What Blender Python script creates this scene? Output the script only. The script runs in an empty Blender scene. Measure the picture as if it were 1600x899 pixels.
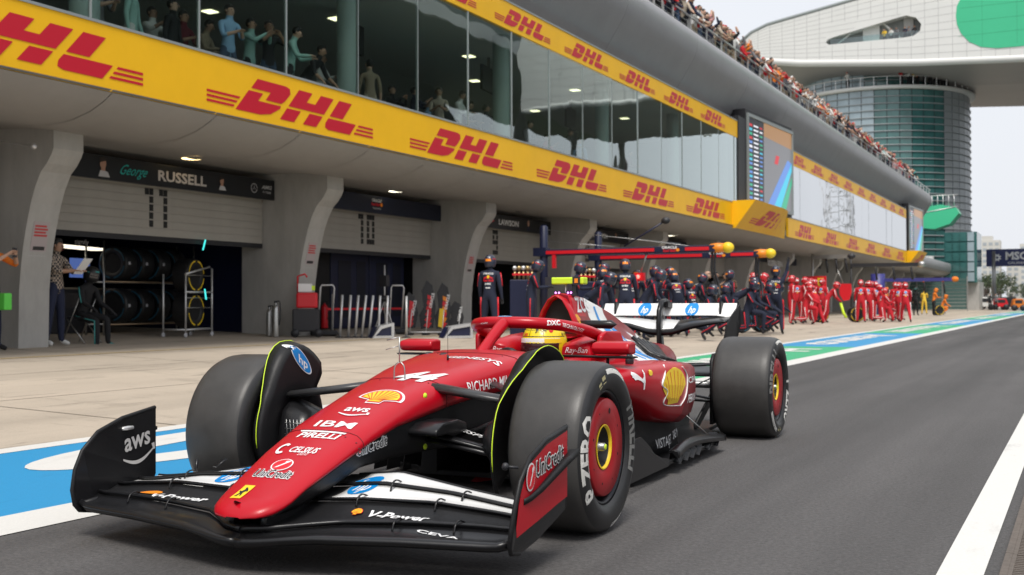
import bpy, bmesh, math, random
from mathutils import Vector, Matrix, Euler
from mathutils.bvhtree import BVHTree
from mathutils.geometry import tessellate_polygon
random.seed(7)
S = bpy.context.scene
C = S.collection
PI = math.pi
R = math.radians
# ------------------------------------------------------------------ camera, sky, sun, exposure
cam = bpy.data.cameras.new('camera'); camo = bpy.data.objects.new('camera', cam); C.objects.link(camo)
FPX = 1726.34
cam.sensor_width = 36; cam.lens = FPX/1600*36; cam.clip_start = 0.05; cam.clip_end = 6000
yaw, pit, rol = R(27.3997), R(.8295), -.003
fw = Vector((-math.sin(yaw)*math.cos(pit), math.cos(yaw)*math.cos(pit), math.sin(pit)))
r0 = Vector((math.cos(yaw), math.sin(yaw), 0)); u0 = r0.cross(fw)
rt = math.cos(rol)*r0+math.sin(rol)*u0; up = -math.sin(rol)*r0+math.cos(rol)*u0
CAMZ = .9647
M = Matrix((rt, up, -fw)).transposed().to_4x4(); M.translation = (0, 0, CAMZ)
camo.matrix_world = M
S.camera = camo
cam.dof.use_dof = True; cam.dof.focus_distance = 5.2; cam.dof.aperture_fstop = 4.5
S.render.resolution_x = 1024; S.render.resolution_y = 575
S.view_settings.view_transform = 'Standard'; S.view_settings.look = 'None'
S.view_settings.exposure = 0.42; S.view_settings.gamma = 1
W = bpy.data.worlds.new('World'); S.world = W; W.use_nodes = True
nt = W.node_tree; N = nt.nodes; L = nt.links
bg = N['Background']
sky = N.new('ShaderNodeTexSky'); sky.sky_type = 'NISHITA'; sky.sun_disc = False
SUN_EL, SUN_AZ = R(60), R(152)      # azimuth from +Y towards +X
sky.sun_elevation = SUN_EL; sky.sun_rotation = SUN_AZ
sky.dust_density = 6; sky.air_density = 1.5; sky.ozone_density = 1
tc = N.new('ShaderNodeTexCoord')
nz = N.new('ShaderNodeTexNoise'); nz.inputs['Scale'].default_value = 1.6; nz.inputs['Detail'].default_value = 5
L.new(tc.outputs['Generated'], nz.inputs['Vector'])
rp = N.new('ShaderNodeValToRGB'); rp.color_ramp.elements[0].position = .3; rp.color_ramp.elements[1].position = .75
rp.color_ramp.elements[0].color = (6.5, 6.8, 7.4, 1); rp.color_ramp.elements[1].color = (7.4, 7.5, 7.8, 1)
L.new(nz.outputs['Fac'], rp.inputs['Fac'])
mx = N.new('ShaderNodeMixRGB'); mx.inputs['Fac'].default_value = .88
L.new(sky.outputs['Color'], mx.inputs['Color1']); L.new(rp.outputs['Color'], mx.inputs['Color2'])
L.new(mx.outputs['Color'], bg.inputs['Color']); bg.inputs['Strength'].default_value = .1
sl = bpy.data.lights.new('sun', 'SUN'); so = bpy.data.objects.new('sun', sl); C.objects.link(so)
sl.energy = 2.3; sl.angle = R(20); sl.color = (1, .96, .9)
sd = Vector((math.sin(SUN_AZ)*math.cos(SUN_EL), math.cos(SUN_AZ)*math.cos(SUN_EL), math.sin(SUN_EL)))
so.rotation_euler = sd.to_track_quat('Z', 'Y').to_euler()
so.location = (0, 0, 60)

# ------------------------------------------------------------------ materials
MATS = {}
def mat(name, col, rough=.6, metal=0, noise=0, nscale=20, coat=0, bump=0, bscale=60, emit=None, es=1, spec=.5, stretch=None, rvar=0):
    if name in MATS: return MATS[name]
    m = bpy.data.materials.new(name); m.use_nodes = True
    t = m.node_tree; b = t.nodes['Principled BSDF']
    b.inputs['Base Color'].default_value = (*col, 1); b.inputs['Roughness'].default_value = rough
    b.inputs['Metallic'].default_value = metal; b.inputs['Coat Weight'].default_value = coat
    b.inputs['Coat Roughness'].default_value = .08; b.inputs['Specular IOR Level'].default_value = spec
    if emit:
        b.inputs['Emission Color'].default_value = (*emit, 1); b.inputs['Emission Strength'].default_value = es
    if noise or bump or rvar:
        c = t.nodes.new('ShaderNodeTexCoord'); mp = t.nodes.new('ShaderNodeMapping')
        t.links.new(c.outputs['Object'], mp.inputs['Vector'])
        if stretch: mp.inputs['Scale'].default_value = stretch
    if noise or rvar:
        n = t.nodes.new('ShaderNodeTexNoise'); n.inputs['Scale'].default_value = nscale; n.inputs['Detail'].default_value = 6
        n.inputs['Roughness'].default_value = .65
        t.links.new(mp.outputs['Vector'], n.inputs['Vector'])
        if noise:
            r = t.nodes.new('ShaderNodeMapRange'); r.inputs['From Min'].default_value = .3; r.inputs['From Max'].default_value = .7
            r.inputs['To Min'].default_value = 1-noise; r.inputs['To Max'].default_value = 1+noise
            t.links.new(n.outputs['Fac'], r.inputs['Value'])
            v = t.nodes.new('ShaderNodeVectorMath'); v.operation = 'SCALE'; v.inputs[0].default_value = col
            t.links.new(r.outputs['Result'], v.inputs['Scale']); t.links.new(v.outputs['Vector'], b.inputs['Base Color'])
        if rvar:
            r = t.nodes.new('ShaderNodeMapRange'); r.inputs['From Min'].default_value = .3; r.inputs['From Max'].default_value = .7
            r.inputs['To Min'].default_value = max(0, rough-rvar); r.inputs['To Max'].default_value = min(1, rough+rvar)
            t.links.new(n.outputs['Fac'], r.inputs['Value']); t.links.new(r.outputs['Result'], b.inputs['Roughness'])
    if bump:
        n2 = t.nodes.new('ShaderNodeTexNoise'); n2.inputs['Scale'].default_value = bscale; n2.inputs['Detail'].default_value = 3
        t.links.new(mp.outputs['Vector'], n2.inputs['Vector'])
        bp = t.nodes.new('ShaderNodeBump'); bp.inputs['Strength'].default_value = bump; bp.inputs['Distance'].default_value = .01
        t.links.new(n2.outputs['Fac'], bp.inputs['Height']); t.links.new(bp.outputs['Normal'], b.inputs['Normal'])
    MATS[name] = m
    return m
def glassmat(name, tint, ior, base=0.0, trans=(1, 1, 1)):
    m = bpy.data.materials.new(name); m.use_nodes = True; t = m.node_tree; t.nodes.clear()
    o = t.nodes.new('ShaderNodeOutputMaterial'); mixn = t.nodes.new('ShaderNodeMixShader')
    g = t.nodes.new('ShaderNodeBsdfGlossy'); g.inputs['Roughness'].default_value = .01; g.inputs['Color'].default_value = (*tint, 1)
    tr = t.nodes.new('ShaderNodeBsdfTransparent'); tr.inputs['Color'].default_value = (*trans, 1)
    fr = t.nodes.new('ShaderNodeFresnel'); fr.inputs['IOR'].default_value = ior
    nn = t.nodes.new('ShaderNodeTexNoise'); nn.inputs['Scale'].default_value = .5
    bb = t.nodes.new('ShaderNodeBump'); bb.inputs['Strength'].default_value = .12; bb.inputs['Distance'].default_value = .05
    c = t.nodes.new('ShaderNodeTexCoord'); t.links.new(c.outputs['Object'], nn.inputs['Vector'])
    t.links.new(nn.outputs['Fac'], bb.inputs['Height']); t.links.new(bb.outputs['Normal'], g.inputs['Normal'])
    mr = t.nodes.new('ShaderNodeMapRange'); mr.inputs['From Min'].default_value = base; mr.inputs['From Max'].default_value = base+.3; t.links.new(fr.outputs[0], mr.inputs['Value']); ge = t.nodes.new('ShaderNodeNewGeometry'); sb_ = t.nodes.new('ShaderNodeMath'); sb_.operation = 'SUBTRACT'; sb_.inputs[0].default_value = 1; t.links.new(ge.outputs['Backfacing'], sb_.inputs[1]); ml = t.nodes.new('ShaderNodeMath'); ml.operation = 'MULTIPLY'; t.links.new(mr.outputs['Result'], ml.inputs[0]); t.links.new(sb_.outputs[0], ml.inputs[1]); t.links.new(ml.outputs[0], mixn.inputs[0]); t.links.new(tr.outputs[0], mixn.inputs[1]); t.links.new(g.outputs[0], mixn.inputs[2])
    t.links.new(mixn.outputs[0], o.inputs[0]); MATS[name] = m
    return m
K = {}
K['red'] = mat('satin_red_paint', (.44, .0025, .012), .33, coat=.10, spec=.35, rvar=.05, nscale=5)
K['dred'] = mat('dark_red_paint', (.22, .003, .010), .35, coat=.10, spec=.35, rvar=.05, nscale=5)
K['white'] = mat('white_print', (.8, .8, .8), .4)
K['wpaint'] = mat('white_wing_paint', (.78, .78, .77), .35, coat=.2, noise=.03, nscale=9)
K['blue'] = mat('blue_print', (.0, .23, .62), .4)
K['black'] = mat('black_print', (.012, .012, .013), .45)
K['yellow'] = mat('yellow_print', (.85, .58, .02), .4)
K['orange'] = mat('orange_print', (.85, .25, .01), .4)
K['lred'] = mat('red_print', (.65, .01, .02), .4)
K['neon'] = mat('neon_yellow', (.62, .85, .03), .45)
K['cyan'] = mat('cyan_print', (.05, .45, .8), .45)
K['green'] = mat('green_print', (.02, .4, .15), .45)
K['carbon'] = mat('carbon_fibre', (.009, .009, .010), .33, coat=.15, spec=.35, noise=.35, nscale=160, bump=.04, bscale=260)
K['carbonm'] = mat('matt_carbon', (.011, .011, .012), .46, spec=.3, noise=.3, nscale=120, bump=.05, bscale=200)
K['inner'] = mat('inner_black', (.006, .006, .007), .7)
K['tread'] = mat('tyre_tread_rubber', (.043, .041, .039), .44, spec=.5, noise=.16, nscale=10, bump=.06, bscale=220, rvar=.06)
K['wall'] = mat('tyre_sidewall_rubber', (.016, .016, .017), .42, noise=.2, nscale=30)
K['rim'] = mat('dark_rim_metal', (.03, .03, .035), .3, metal=.8)
K['steel'] = mat('brushed_steel', (.45, .45, .44), .35, metal=.9, noise=.1)
K['alu'] = mat('pale_aluminium', (.62, .62, .62), .38, metal=.6, noise=.06)
K['dark'] = mat('dark_plastic', (.02, .02, .024), .5)
K['navy'] = mat('navy_paint', (.010, .014, .045), .42, noise=.1)
K['grey'] = mat('grey_print', (.5, .5, .52), .5)

# ------------------------------------------------------------------ object helpers
def link(o, parent=None):
    C.objects.link(o)
    if parent: o.parent = parent
    return o
def thing(name, label, cat, loc=(0, 0, 0), rz=0, group=None):
    o = bpy.data.objects.new(name, None); o.empty_display_size = .2; C.objects.link(o)
    o.location = loc; o.rotation_euler = (0, 0, rz); o['label'] = label; o['category'] = cat
    if group: o['group'] = group
    return o
def tag(o, label, cat, group=None):
    o['label'] = label; o['category'] = cat
    if group: o['group'] = group
    return o
class MB:
    def __init__(s): s.v = []; s.f = []; s.m = []; s.ms = []; s.sm = []
    def mi(s, m):
        if m not in s.ms: s.ms.append(m)
        return s.ms.index(m)
    def add(s, vs, fs, m, smooth=False):
        k = len(s.v); i = s.mi(m); s.v += [tuple(v) for v in vs]
        for f in fs: s.f.append([a+k for a in f]); s.m.append(i); s.sm.append(smooth)
        return s
    def box(s, c, d, m, rz=0, rot=None):
        x, y, z = d[0]/2, d[1]/2, d[2]/2
        q = rot or Matrix.Rotation(rz, 3, 'Z'); c = Vector(c)
        vs = [c+q@Vector((a*x, b*y, e*z)) for e in (-1, 1) for a, b in ((-1, -1), (1, -1), (1, 1), (-1, 1))]
        return s.add(vs, [(3, 2, 1, 0), (4, 5, 6, 7), (0, 1, 5, 4), (1, 2, 6, 5), (2, 3, 7, 6), (3, 0, 4, 7)], m)
    def bb(s, a, b, m):
        return s.box([(a[i]+b[i])/2 for i in range(3)], [abs(b[i]-a[i]) for i in range(3)], m)
    def loft(s, rings, m, closed=True, caps=True, smooth=True):
        n = len(rings[0]); vs = [p for r in rings for p in r]; fs = []
        for i in range(len(rings)-1):
            for j in range(n if closed else n-1):
                a = i*n+j; b = i*n+(j+1) % n; fs.append((a, b, b+n, a+n))
        s.add(vs, fs, m, smooth)
        if caps and closed:
            k = len(s.v)-len(vs); i = s.mi(m)
            s.f.append([k+j for j in range(n)][::-1]); s.f.append([k+(len(rings)-1)*n+j for j in range(n)])
            s.m += [i, i]; s.sm += [False, False]
        return s
    def tube(s, pts, r, m, n=8, flat=1.0, upv=None):
        pts = [Vector(p) for p in pts]; rr = r if isinstance(r, (list, tuple)) else [r]*len(pts); rings = []
        prev = None
        for i, p in enumerate(pts):
            d = (pts[min(i+1, len(pts)-1)]-pts[max(i-1, 0)]).normalized()
            if upv: x = d.cross(Vector(upv))
            elif prev is None: x = d.cross(Vector((0, 0, 1)) if abs(d.z) < .9 else Vector((0, 1, 0)))
            else: x = prev-d*prev.dot(d)
            x.normalize(); prev = x; y = d.cross(x)
            rings.append([p+(x*math.cos(2*PI*j/n)+y*math.sin(2*PI*j/n)*flat)*rr[i] for j in range(n)])
        return s.loft(rings, m)
    def lathe(s, prof, m, c=(0, 0, 0), ax='z', n=24, caps=False):
        rings = []
        for (r, h) in prof:
            ring = []
            for j in range(n):
                a = 2*PI*j/n; p = (r*math.cos(a), r*math.sin(a), h)
                if ax == 'x': p = (h, r*math.cos(a), r*math.sin(a))
                if ax == 'y': p = (r*math.sin(a), h, r*math.cos(a))
                ring.append((p[0]+c[0], p[1]+c[1], p[2]+c[2]))
            rings.append(ring)
        return s.loft(rings, m, caps=caps)
    def prism(s, poly, h0, h1, m, plane='xy', smooth=False):
        def P(a, b, h): return {'xy': (a, b, h), 'xz': (a, h, b), 'yz': (h, a, b)}[plane]
        n = len(poly); vs = [P(a, b, h0) for a, b in poly]+[P(a, b, h1) for a, b in poly]; vs = vs+vs
        fs = [list(range(n))[::-1], list(range(n, 2*n))]+[(2*n+i, 2*n+(i+1) % n, 3*n+(i+1) % n, 3*n+i) for i in range(n)]
        return s.add(vs, fs, m, smooth)
    def ball(s, c, r, m, n=10, sq=(1, 1, 1)):
        pr = [(max(1e-4, math.sin(PI*i/n)*r), -math.cos(PI*i/n)*r) for i in range(n+1)]; k = len(s.v)
        s.lathe(pr, m, (0, 0, 0), n=n+2)
        for i in range(k, len(s.v)):
            v = s.v[i]; s.v[i] = (v[0]*sq[0]+c[0], v[1]*sq[1]+c[1], v[2]*sq[2]+c[2])
        return s
    def mesh(s, name):
        me = bpy.data.meshes.new(name); me.from_pydata(s.v, [], s.f)
        for m in s.ms: me.materials.append(m)
        me.polygons.foreach_set('material_index', s.m); me.polygons.foreach_set('use_smooth', s.sm)
        bm = bmesh.new(); bm.from_mesh(me); bmesh.ops.recalc_face_normals(bm, faces=bm.faces); bm.to_mesh(me); bm.free()
        me.update(); return me
    def build(s, name, parent=None):
        return link(bpy.data.objects.new(name, s.mesh(name)), parent)
def bevel(o, w=.01, seg=2, ang=35):
    b = o.modifiers.new('bevel', 'BEVEL'); b.width = w; b.segments = seg; b.limit_method = 'ANGLE'; b.angle_limit = R(ang)
    return o
def subd(o, n=1, smooth=True):
    b = o.modifiers.new('sub', 'SUBSURF'); b.levels = n; b.render_levels = n
    for p in o.data.polygons: p.use_smooth = smooth
    return o
def crom(pts, n):
    out = []; P = [Vector(p) for p in pts]; P = [P[0]*2-P[1]]+P+[P[-1]*2-P[-2]]
    for i in range(1, len(P)-2):
        for k in range(n):
            t = k/n; a, b, c, d = P[i-1:i+3]
            out.append(.5*((2*b)+(c-a)*t+(2*a-5*b+4*c-d)*t*t+(3*b-a-3*c+d)*t**3))
    out.append(P[-2]); return out
def interp(x, xs, ys):
    if x <= xs[0]: return ys[0]
    for i in range(len(xs)-1):
        if x <= xs[i+1]:
            t = (x-xs[i])/(xs[i+1]-xs[i]); return ys[i]*(1-t)+ys[i+1]*t
    return ys[-1]
# ------------------------------------------------------------------ flat print: text and emblem outlines -> triangles in the unit plane
DG = None
def curve_tris(cu):
    o = bpy.data.objects.new('tmp', cu); C.objects.link(o)
    bpy.context.view_layer.update()
    dg = bpy.context.evaluated_depsgraph_get(); ev = o.evaluated_get(dg); me = ev.to_mesh()
    vs = [Vector((v.co.x, v.co.y)) for v in me.vertices]; fs = [tuple(p.vertices) for p in me.polygons]
    ev.to_mesh_clear(); bpy.data.objects.remove(o); bpy.data.curves.remove(cu)
    return vs, fs
TXT = {}
def text2d(s, bold=0.0, shear=0.0, sx=1.0, res=2):
    """returns verts, faces normalised: height of capitals 1, centred on x; width in .w"""
    key = (s, bold, shear, sx)
    if key in TXT: return TXT[key]
    cu = bpy.data.curves.new('t', 'FONT'); cu.body = s; cu.size = 1; cu.offset = bold; cu.shear = shear; cu.resolution_u = res
    cu.fill_mode = 'FRONT'
    vs, fs = curve_tris(cu)
    k = 1/.73
    vs = [Vector((v.x*k*sx, v.y*k)) for v in vs]
    x0 = min(v.x for v in vs); x1 = max(v.x for v in vs)
    vs = [Vector((v.x-(x0+x1)/2, v.y-.5)) for v in vs]
    TXT[key] = (vs, fs); return vs, fs
def poly2d(loops):
    """filled outline(s), inner loops are holes; coordinates kept"""
    cu = bpy.data.curves.new('p', 'CURVE'); cu.dimensions = '2D'; cu.fill_mode = 'BOTH'
    for lp in loops:
        sp = cu.splines.new('POLY'); sp.points.add(len(lp)-1)
        for p, q in zip(sp.points, lp): p.co = (q[0], q[1], 0, 1)
        sp.use_cyclic_u = True
    return curve_tris(cu)
def ell(cx, cy, rx, ry, n=28, a0=0, a1=2*PI):
    e = 0 if abs(a1-a0-2*PI) < 1e-6 else 1
    return [(cx+rx*math.cos(a0+(a1-a0)*i/(n-e)), cy+ry*math.sin(a0+(a1-a0)*i/(n-e))) for i in range(n)]
def subdiv2(vs, fs, mx):
    bm = bmesh.new(); bv = [bm.verts.new((v[0], v[1], 0)) for v in vs]
    for f in fs:
        try: bm.faces.new([bv[i] for i in f])
        except ValueError: pass
    for _ in range(5):
        e = [e for e in bm.edges if e.calc_length() > mx]
        if not e: break
        bmesh.ops.subdivide_edges(bm, edges=e, cuts=1); bmesh.ops.triangulate(bm, faces=bm.faces)
    bm.verts.index_update()
    o = [Vector((v.co.x, v.co.y)) for v in bm.verts], [tuple(v.index for v in f.verts) for f in bm.faces]
    bm.free(); return o
def tr2(g, s=1, dx=0, dy=0, sy=None, rot=0, sh=0):
    sy = s if sy is None else sy; c, n = math.cos(rot), math.sin(rot); out = []
    for v in g[0]:
        x = v[0]*s+v[1]*sh; y = v[1]*sy; out.append(Vector((x*c-y*n+dx, x*n+y*c+dy)))
    return out, g[1]
def place(name, layers, o, u, v, parent=None, bvh=None, ray=None, off=.002, mxl=None, far=1.0):
    """layers: list of (glyph, material); o,u,v frame (local coordinates of parent); bvh: drape onto surface along ray"""
    b = MB(); o, u, v = Vector(o), Vector(u), Vector(v); nrm = u.cross(v).normalized()
    for li, (g, m) in enumerate(layers):
        vs, fs = g
        if mxl: vs, fs = subdiv2(vs, fs, mxl)
        P = [o+u*a[0]+v*a[1] for a in vs]; ok = [True]*len(P)
        if bvh is not None:
            rd = Vector(ray).normalized(); Q = []
            for i, p in enumerate(P):
                h, n, _, _ = bvh.ray_cast(p-rd*far, rd, far*2.5)
                if h is None: ok[i] = False; Q.append(p)
                else:
                    if n.dot(rd) > 0: n = -n
                    Q.append(h+n*(off+.0011*li))
            P = Q
            fs = [f for f in fs if all(ok[i] for i in f)]
        else: P = [p+nrm*(off*(1+li)) for p in P]
        b.add(P, fs, m)
    me = bpy.data.meshes.new(name); me.from_pydata(b.v, [], b.f)
    for m in b.ms: me.materials.append(m)
    me.polygons.foreach_set('material_index', b.m); me.update()
    return link(bpy.data.objects.new(name, me), parent)
def bvh_of(objs):
    vs, fs = [], []; dg = bpy.context.evaluated_depsgraph_get()
    for o in objs:
        e = o.evaluated_get(dg); me = e.to_mesh(); k = len(vs)
        mw = o.matrix_local
        vs += [mw@v.co for v in me.vertices]; fs += [[a+k for a in p.vertices] for p in me.polygons]
        e.to_mesh_clear()
    return BVHTree.FromPolygons(vs, fs)
# emblems ---------------------------------------------------------------
def G_dhl():
    sh = .55
    def q(pts): return [(x+y*sh, y) for x, y in pts]
    D1 = [(.0, 1), (0, .62), (.62, .62), (.62, .5), (.50, .42), (.36, .42), (.36, .56), (.02, .56), (-.0, .0), (.0, 0), (.62, 0), (.86, .08), (1.0, .25), (1.0, .82), (.86, .96), (.7, 1)]
    # letter strokes are solid blocks with a hairline break at mid height, as on the fascia
    up_ = q([(0, 1), (0, .70), (.52, .70), (.52, .45), (.95, .45), (1.0, .55), (1.02, .8), (.92, .95), (.78, 1)])
    dn = q([(-.02, .62), (-.02, 0), (.62, 0), (.86, .08), (1.0, .3), (.98, .38), (.36, .38), (.36, .62)])
    h1 = q([(1.16, 1), (1.16, .44), (2.22, .44), (2.22, 1), (1.82, 1), (1.82, .68), (1.56, .68), (1.56, 1)])
    h2 = q([(1.16, .37), (1.16, 0), (1.56, 0), (1.56, .37)]); h3 = q([(1.82, .37), (1.82, 0), (2.22, 0), (2.22, .37)])
    l1 = q([(2.4, 1), (2.4, .44), (2.82, .44), (2.82, 1)])
    l2 = q([(2.4, .37), (2.4, .2), (2.46, .06), (2.6, 0), (3.3, 0), (3.3, .37)])
    L = [up_, dn, h1, h2, h3, l1, l2]
    for k in range(3):
        y = .05+k*.13
        L.append([(-.72, y), (-.10+y*sh, y), (-.10+(y+.065)*sh, y+.065), (-.72, y+.065)])
        L.append([(3.4+y*sh, y), (4.1, y), (4.1, y+.065), (3.4+(y+.065)*sh, y+.065)])
    vs, fs = [], []
    for lp in L:
        a, b = poly2d([lp]); k = len(vs); vs += a; fs += [tuple(i+k for i in f) for f in b]
    cx = (4.1-.72)/2
    return [Vector(((v[0]-cx)/4.82, (v[1]-.5)/4.82)) for v in vs], fs      # width 1
def G_hp():
    disc = poly2d([ell(0, 0, .5, .5, 36)])
    t = text2d('hp', .02, .35, .95)
    return disc, tr2(t, .42, .02, -.02, sy=.5)
def hp_layers(s=1):
    d, t = G_hp(); return [(tr2(d, s), K['blue']), (tr2(t, s), K['white'])]
def hp_ring(s=1):
    d, t = G_hp(); return [(tr2(d, s*1.12), K['white']), (tr2(d, s), K['blue']), (tr2(t, s), K['white'])]
def shell_layers(s=1, ol=True):
    def fan(k):
        pts = []
        n = 24
        for i in range(n+1):
            a = R(-8)+R(196)*i/n; rr = .5*k*(1-.0*abs(math.cos(a*7)))
            pts.append((rr*math.cos(a)*1.02, rr*math.sin(a)*.92-.02))
        pts += [(-.30*k, -.18*k), (-.19*k, -.22*k), (-.17*k, -.40*k), (.17*k, -.40*k), (.19*k, -.22*k), (.30*k, -.18*k)]
        return pts
    lay = []
    if ol: lay.append((tr2(poly2d([fan(1.16)]), s), K['white']))
    lay.append((tr2(poly2d([fan(1.04)]), s), K['lred'])); lay.append((tr2(poly2d([fan(.92)]), s), K['yellow']))
    vs, fs = [], []
    for i in range(9):
        a = R(10)+R(160)*i/8; d = Vector((math.cos(a)*.97, math.sin(a)*.88)); p = Vector((d.y, -d.x)).normalized()
        b0 = Vector((d.x*.12, -.30)); b1 = d*.43; k = len(vs)
        vs += [b0-p*.008, b0+p*.008, b1+p*.017, b1-p*.017]; fs.append((k, k+1, k+2, k+3))
    lay.append((tr2((vs, fs), s), K['lred'])); return lay
def T(s, h, m, bold=.01, shear=0, sx=1, dx=0, dy=0): return (tr2(text2d(s, bold, shear, sx), h, dx, dy), m)
def outline_text(s, h, mi, mo, bold=.01, shear=0, sx=1, dx=0, dy=0):
    return [T(s, h, mo, bold+.055, shear, sx, dx, dy), T(s, h, mi, bold, shear, sx, dx, dy)]
# ================================================================== world positions
def rayd(px, py): return (px-800)/FPX*rt-(py-449.5)/FPX*up+fw
SL, SX = .031, -6.4                      # the apron rises gently towards the garages
def tz(x): return SL*(SX-x) if x < SX else 0.0
def G(px, py):                           # ground point seen at a photo pixel (1600 px wide)
    d = rayd(px, py); t = CAMZ/(-d.z) if d.z < -1e-6 else 1e5; p = d*t; p.z = 0
    if p.x < SX or d.z >= 0:
        t = (SL*SX-CAMZ)/(d.z+SL*d.x); p = d*t; p.z = tz(p.x)
    return p
def GD(px, dep):                         # ground point on the azimuth of a pixel column at a given depth
    d = rayd(px, 472); d.z = 0; p = d*dep; p.z = tz(p.x); return p
def struct(b, name):
    o = b.build(name); o['kind'] = 'structure'; return o
# ------------------------------------------------------------------ ground
def ground_mat(name, col, kind):
    m = bpy.data.materials.new(name); m.use_nodes = True; t = m.node_tree; b = t.nodes['Principled BSDF']
    def nd(k): return t.nodes.new(k)
    c = nd('ShaderNodeTexCoord')
    def noise(sc, det, mapping=None, rough=.6):
        mp = nd('ShaderNodeMapping'); t.links.new(c.outputs['Object'], mp.inputs['Vector'])
        if mapping: mp.inputs['Scale'].default_value = mapping
        n = nd('ShaderNodeTexNoise'); n.inputs['Scale'].default_value = sc; n.inputs['Detail'].default_value = det; n.inputs['Roughness'].default_value = rough
        t.links.new(mp.outputs['Vector'], n.inputs['Vector']); return n.outputs['Fac']
    def rng(x, a, b_, lo, hi):
        r = nd('ShaderNodeMapRange'); r.inputs['From Min'].default_value = a; r.inputs['From Max'].default_value = b_
        r.inputs['To Min'].default_value = lo; r.inputs['To Max'].default_value = hi; t.links.new(x, r.inputs['Value']); return r.outputs['Result']
    def mul(x, y):
        r = nd('ShaderNodeMath'); r.operation = 'MULTIPLY'; t.links.new(x, r.inputs[0])
        if isinstance(y, float): r.inputs[1].default_value = y
        else: t.links.new(y, r.inputs[1])
        return r.outputs[0]
    if kind == 'asphalt':
        f = mul(rng(noise(48, 5, rough=.9), .3, .7, .45, 1.55), rng(noise(.5, 5, (1, .25, 1)), .3, .7, .78, 1.18))
        f = mul(f, rng(noise(1.1, 3, (1, .02, 1)), .35, .65, .66, 1.10))
        f = mul(f, rng(noise(9, 8, (1, .5, 1), .8), .62, .75, 1.0, 1.25))
        f = mul(f, rng(noise(2.2, 4, (1, .12, 1)), .3, .7, .9, 1.1))
        f = mul(f, rng(noise(70, 2), .70, .76, 1.0, 2.1))
        b.inputs['Roughness'].default_value = .78; bs, bsc = .9, 60
    elif kind == 'concrete':
        f = mul(rng(noise(.35, 6, (1, .35, 1)), .3, .7, .86, 1.12), rng(noise(60, 3), .3, .7, .93, 1.07))
        f = mul(f, rng(noise(1.6, 7, (.5, 1.6, 1), .7), .28, .45, .72, 1.0))
        f = mul(f, rng(noise(.9, 4, (1, .06, 1), .6), .3, .6, .84, 1.04))
        w = nd('ShaderNodeTexNoise'); w.inputs['Scale'].default_value = 2.4; w.inputs['Detail'].default_value = 8; w.inputs['Roughness'].default_value = .7
        mp = nd('ShaderNodeMapping'); mp.inputs['Scale'].default_value = (1.4, .22, 1); t.links.new(c.outputs['Object'], mp.inputs['Vector']); t.links.new(mp.outputs['Vector'], w.inputs['Vector'])
        f = mul(f, rng(w.outputs['Fac'], .33, .44, .60, 1.0))
        b.inputs['Roughness'].default_value = .8; bs, bsc = .15, 60
    else:
        f = mul(rng(noise(120, 3), .3, .7, .94, 1.06), rng(noise(3, 6, (1, .3, 1), .7), .25, .42, .72, 1.0))
        b.inputs['Roughness'].default_value = .55; bs, bsc = .15, 150
    v = nd('ShaderNodeVectorMath'); v.operation = 'SCALE'; v.inputs[0].default_value = col
    t.links.new(f, v.inputs['Scale']); t.links.new(v.outputs['Vector'], b.inputs['Base Color'])
    bp = nd('ShaderNodeBump'); bp.inputs['Strength'].default_value = bs; bp.inputs['Distance'].default_value = .006
    t.links.new(noise(bsc, 2), bp.inputs['Height']); t.links.new(bp.outputs['Normal'], b.inputs['Normal'])
    return m
MA = ground_mat('asphalt', (.080, .076, .075), 'asphalt')
MC = ground_mat('apron_concrete', (.44, .375, .30), 'concrete')
MPW = ground_mat('white_road_paint', (.66, .65, .62), 'paint')
MPB = ground_mat('blue_road_paint', (.018, .26, .52), 'paint')
MPG = ground_mat('green_road_paint', (.03, .38, .17), 'paint')
MG = mat('field_soil_grass', (.12, .13, .07), .9, noise=.3, nscale=.05)
b = MB(); b.box((0, 1500, -.35), (6000, 6000, .6), MG); struct(b, 'ground')
b = MB()
b.add([(-6.4, -30, 0), (14, -30, 0), (14, 330, 0), (-6.4, 330, 0)], [(0, 1, 2, 3)], MA); struct(b, 'pit_lane_road')
b = MB()
zx = tz(-45)
b.add([(-6.4, -30, 0), (-6.4, 330, 0), (-45, 330, zx), (-45, -30, zx)], [(0, 1, 2, 3)], MC); struct(b, 'apron_concrete')
b = MB(); b.add([(14, -30, .0), (60, -30, 0), (60, 330, 0), (14, 330, 0)], [(0, 1, 2, 3)], MA); struct(b, 'race_track')
def strip(name, x0, x1, y0, y1, m, z=.004):
    b = MB(); b.add([(x0, y0, z), (x1, y0, z), (x1, y1, z), (x0, y1, z)], [(0, 1, 2, 3)], m); return struct(b, name)
strip('white_line', -.475, -.325, -4, 240, MPW)
strip('lane_edge_line', -4.38, -4.02, -4, 240, MPW)
strip('apron_edge_line', -6.42, -6.22, -4, 240, MPW, .006)
# painted banner strip between the two lines: blue and green fields with white lettering
def xy(px, py): p = G(px, py); return p.x, p.y
edges = []
bl = [(-4, 13.2, 'b'), (13.2, 24.5, 'g'), (24.5, 36, 'b'), (36, 50, 'g'), (50, 66, 'b'), (66, 84, 'g'), (84, 104, 'b'), (104, 128, 'g'), (128, 160, 'b')]
for y0, y1, k in bl: strip('painted_banner_strip', -6.22, -4.38, y0, y1, MPB if k == 'b' else MPG)
def roadtext(s, y, h, ln, m=MPW, bold=.03):
    g = text2d(s, bold); w = max(v.x for v in g[0])*2
    o = place('painted_lettering', [((tr2(g, ln/w, sy=h)), m)], (-5.3, y, .0065), (0, -1, 0), (1, 0, 0), off=.0005); o['kind'] = 'structure'; return o
b = MB()
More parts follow.
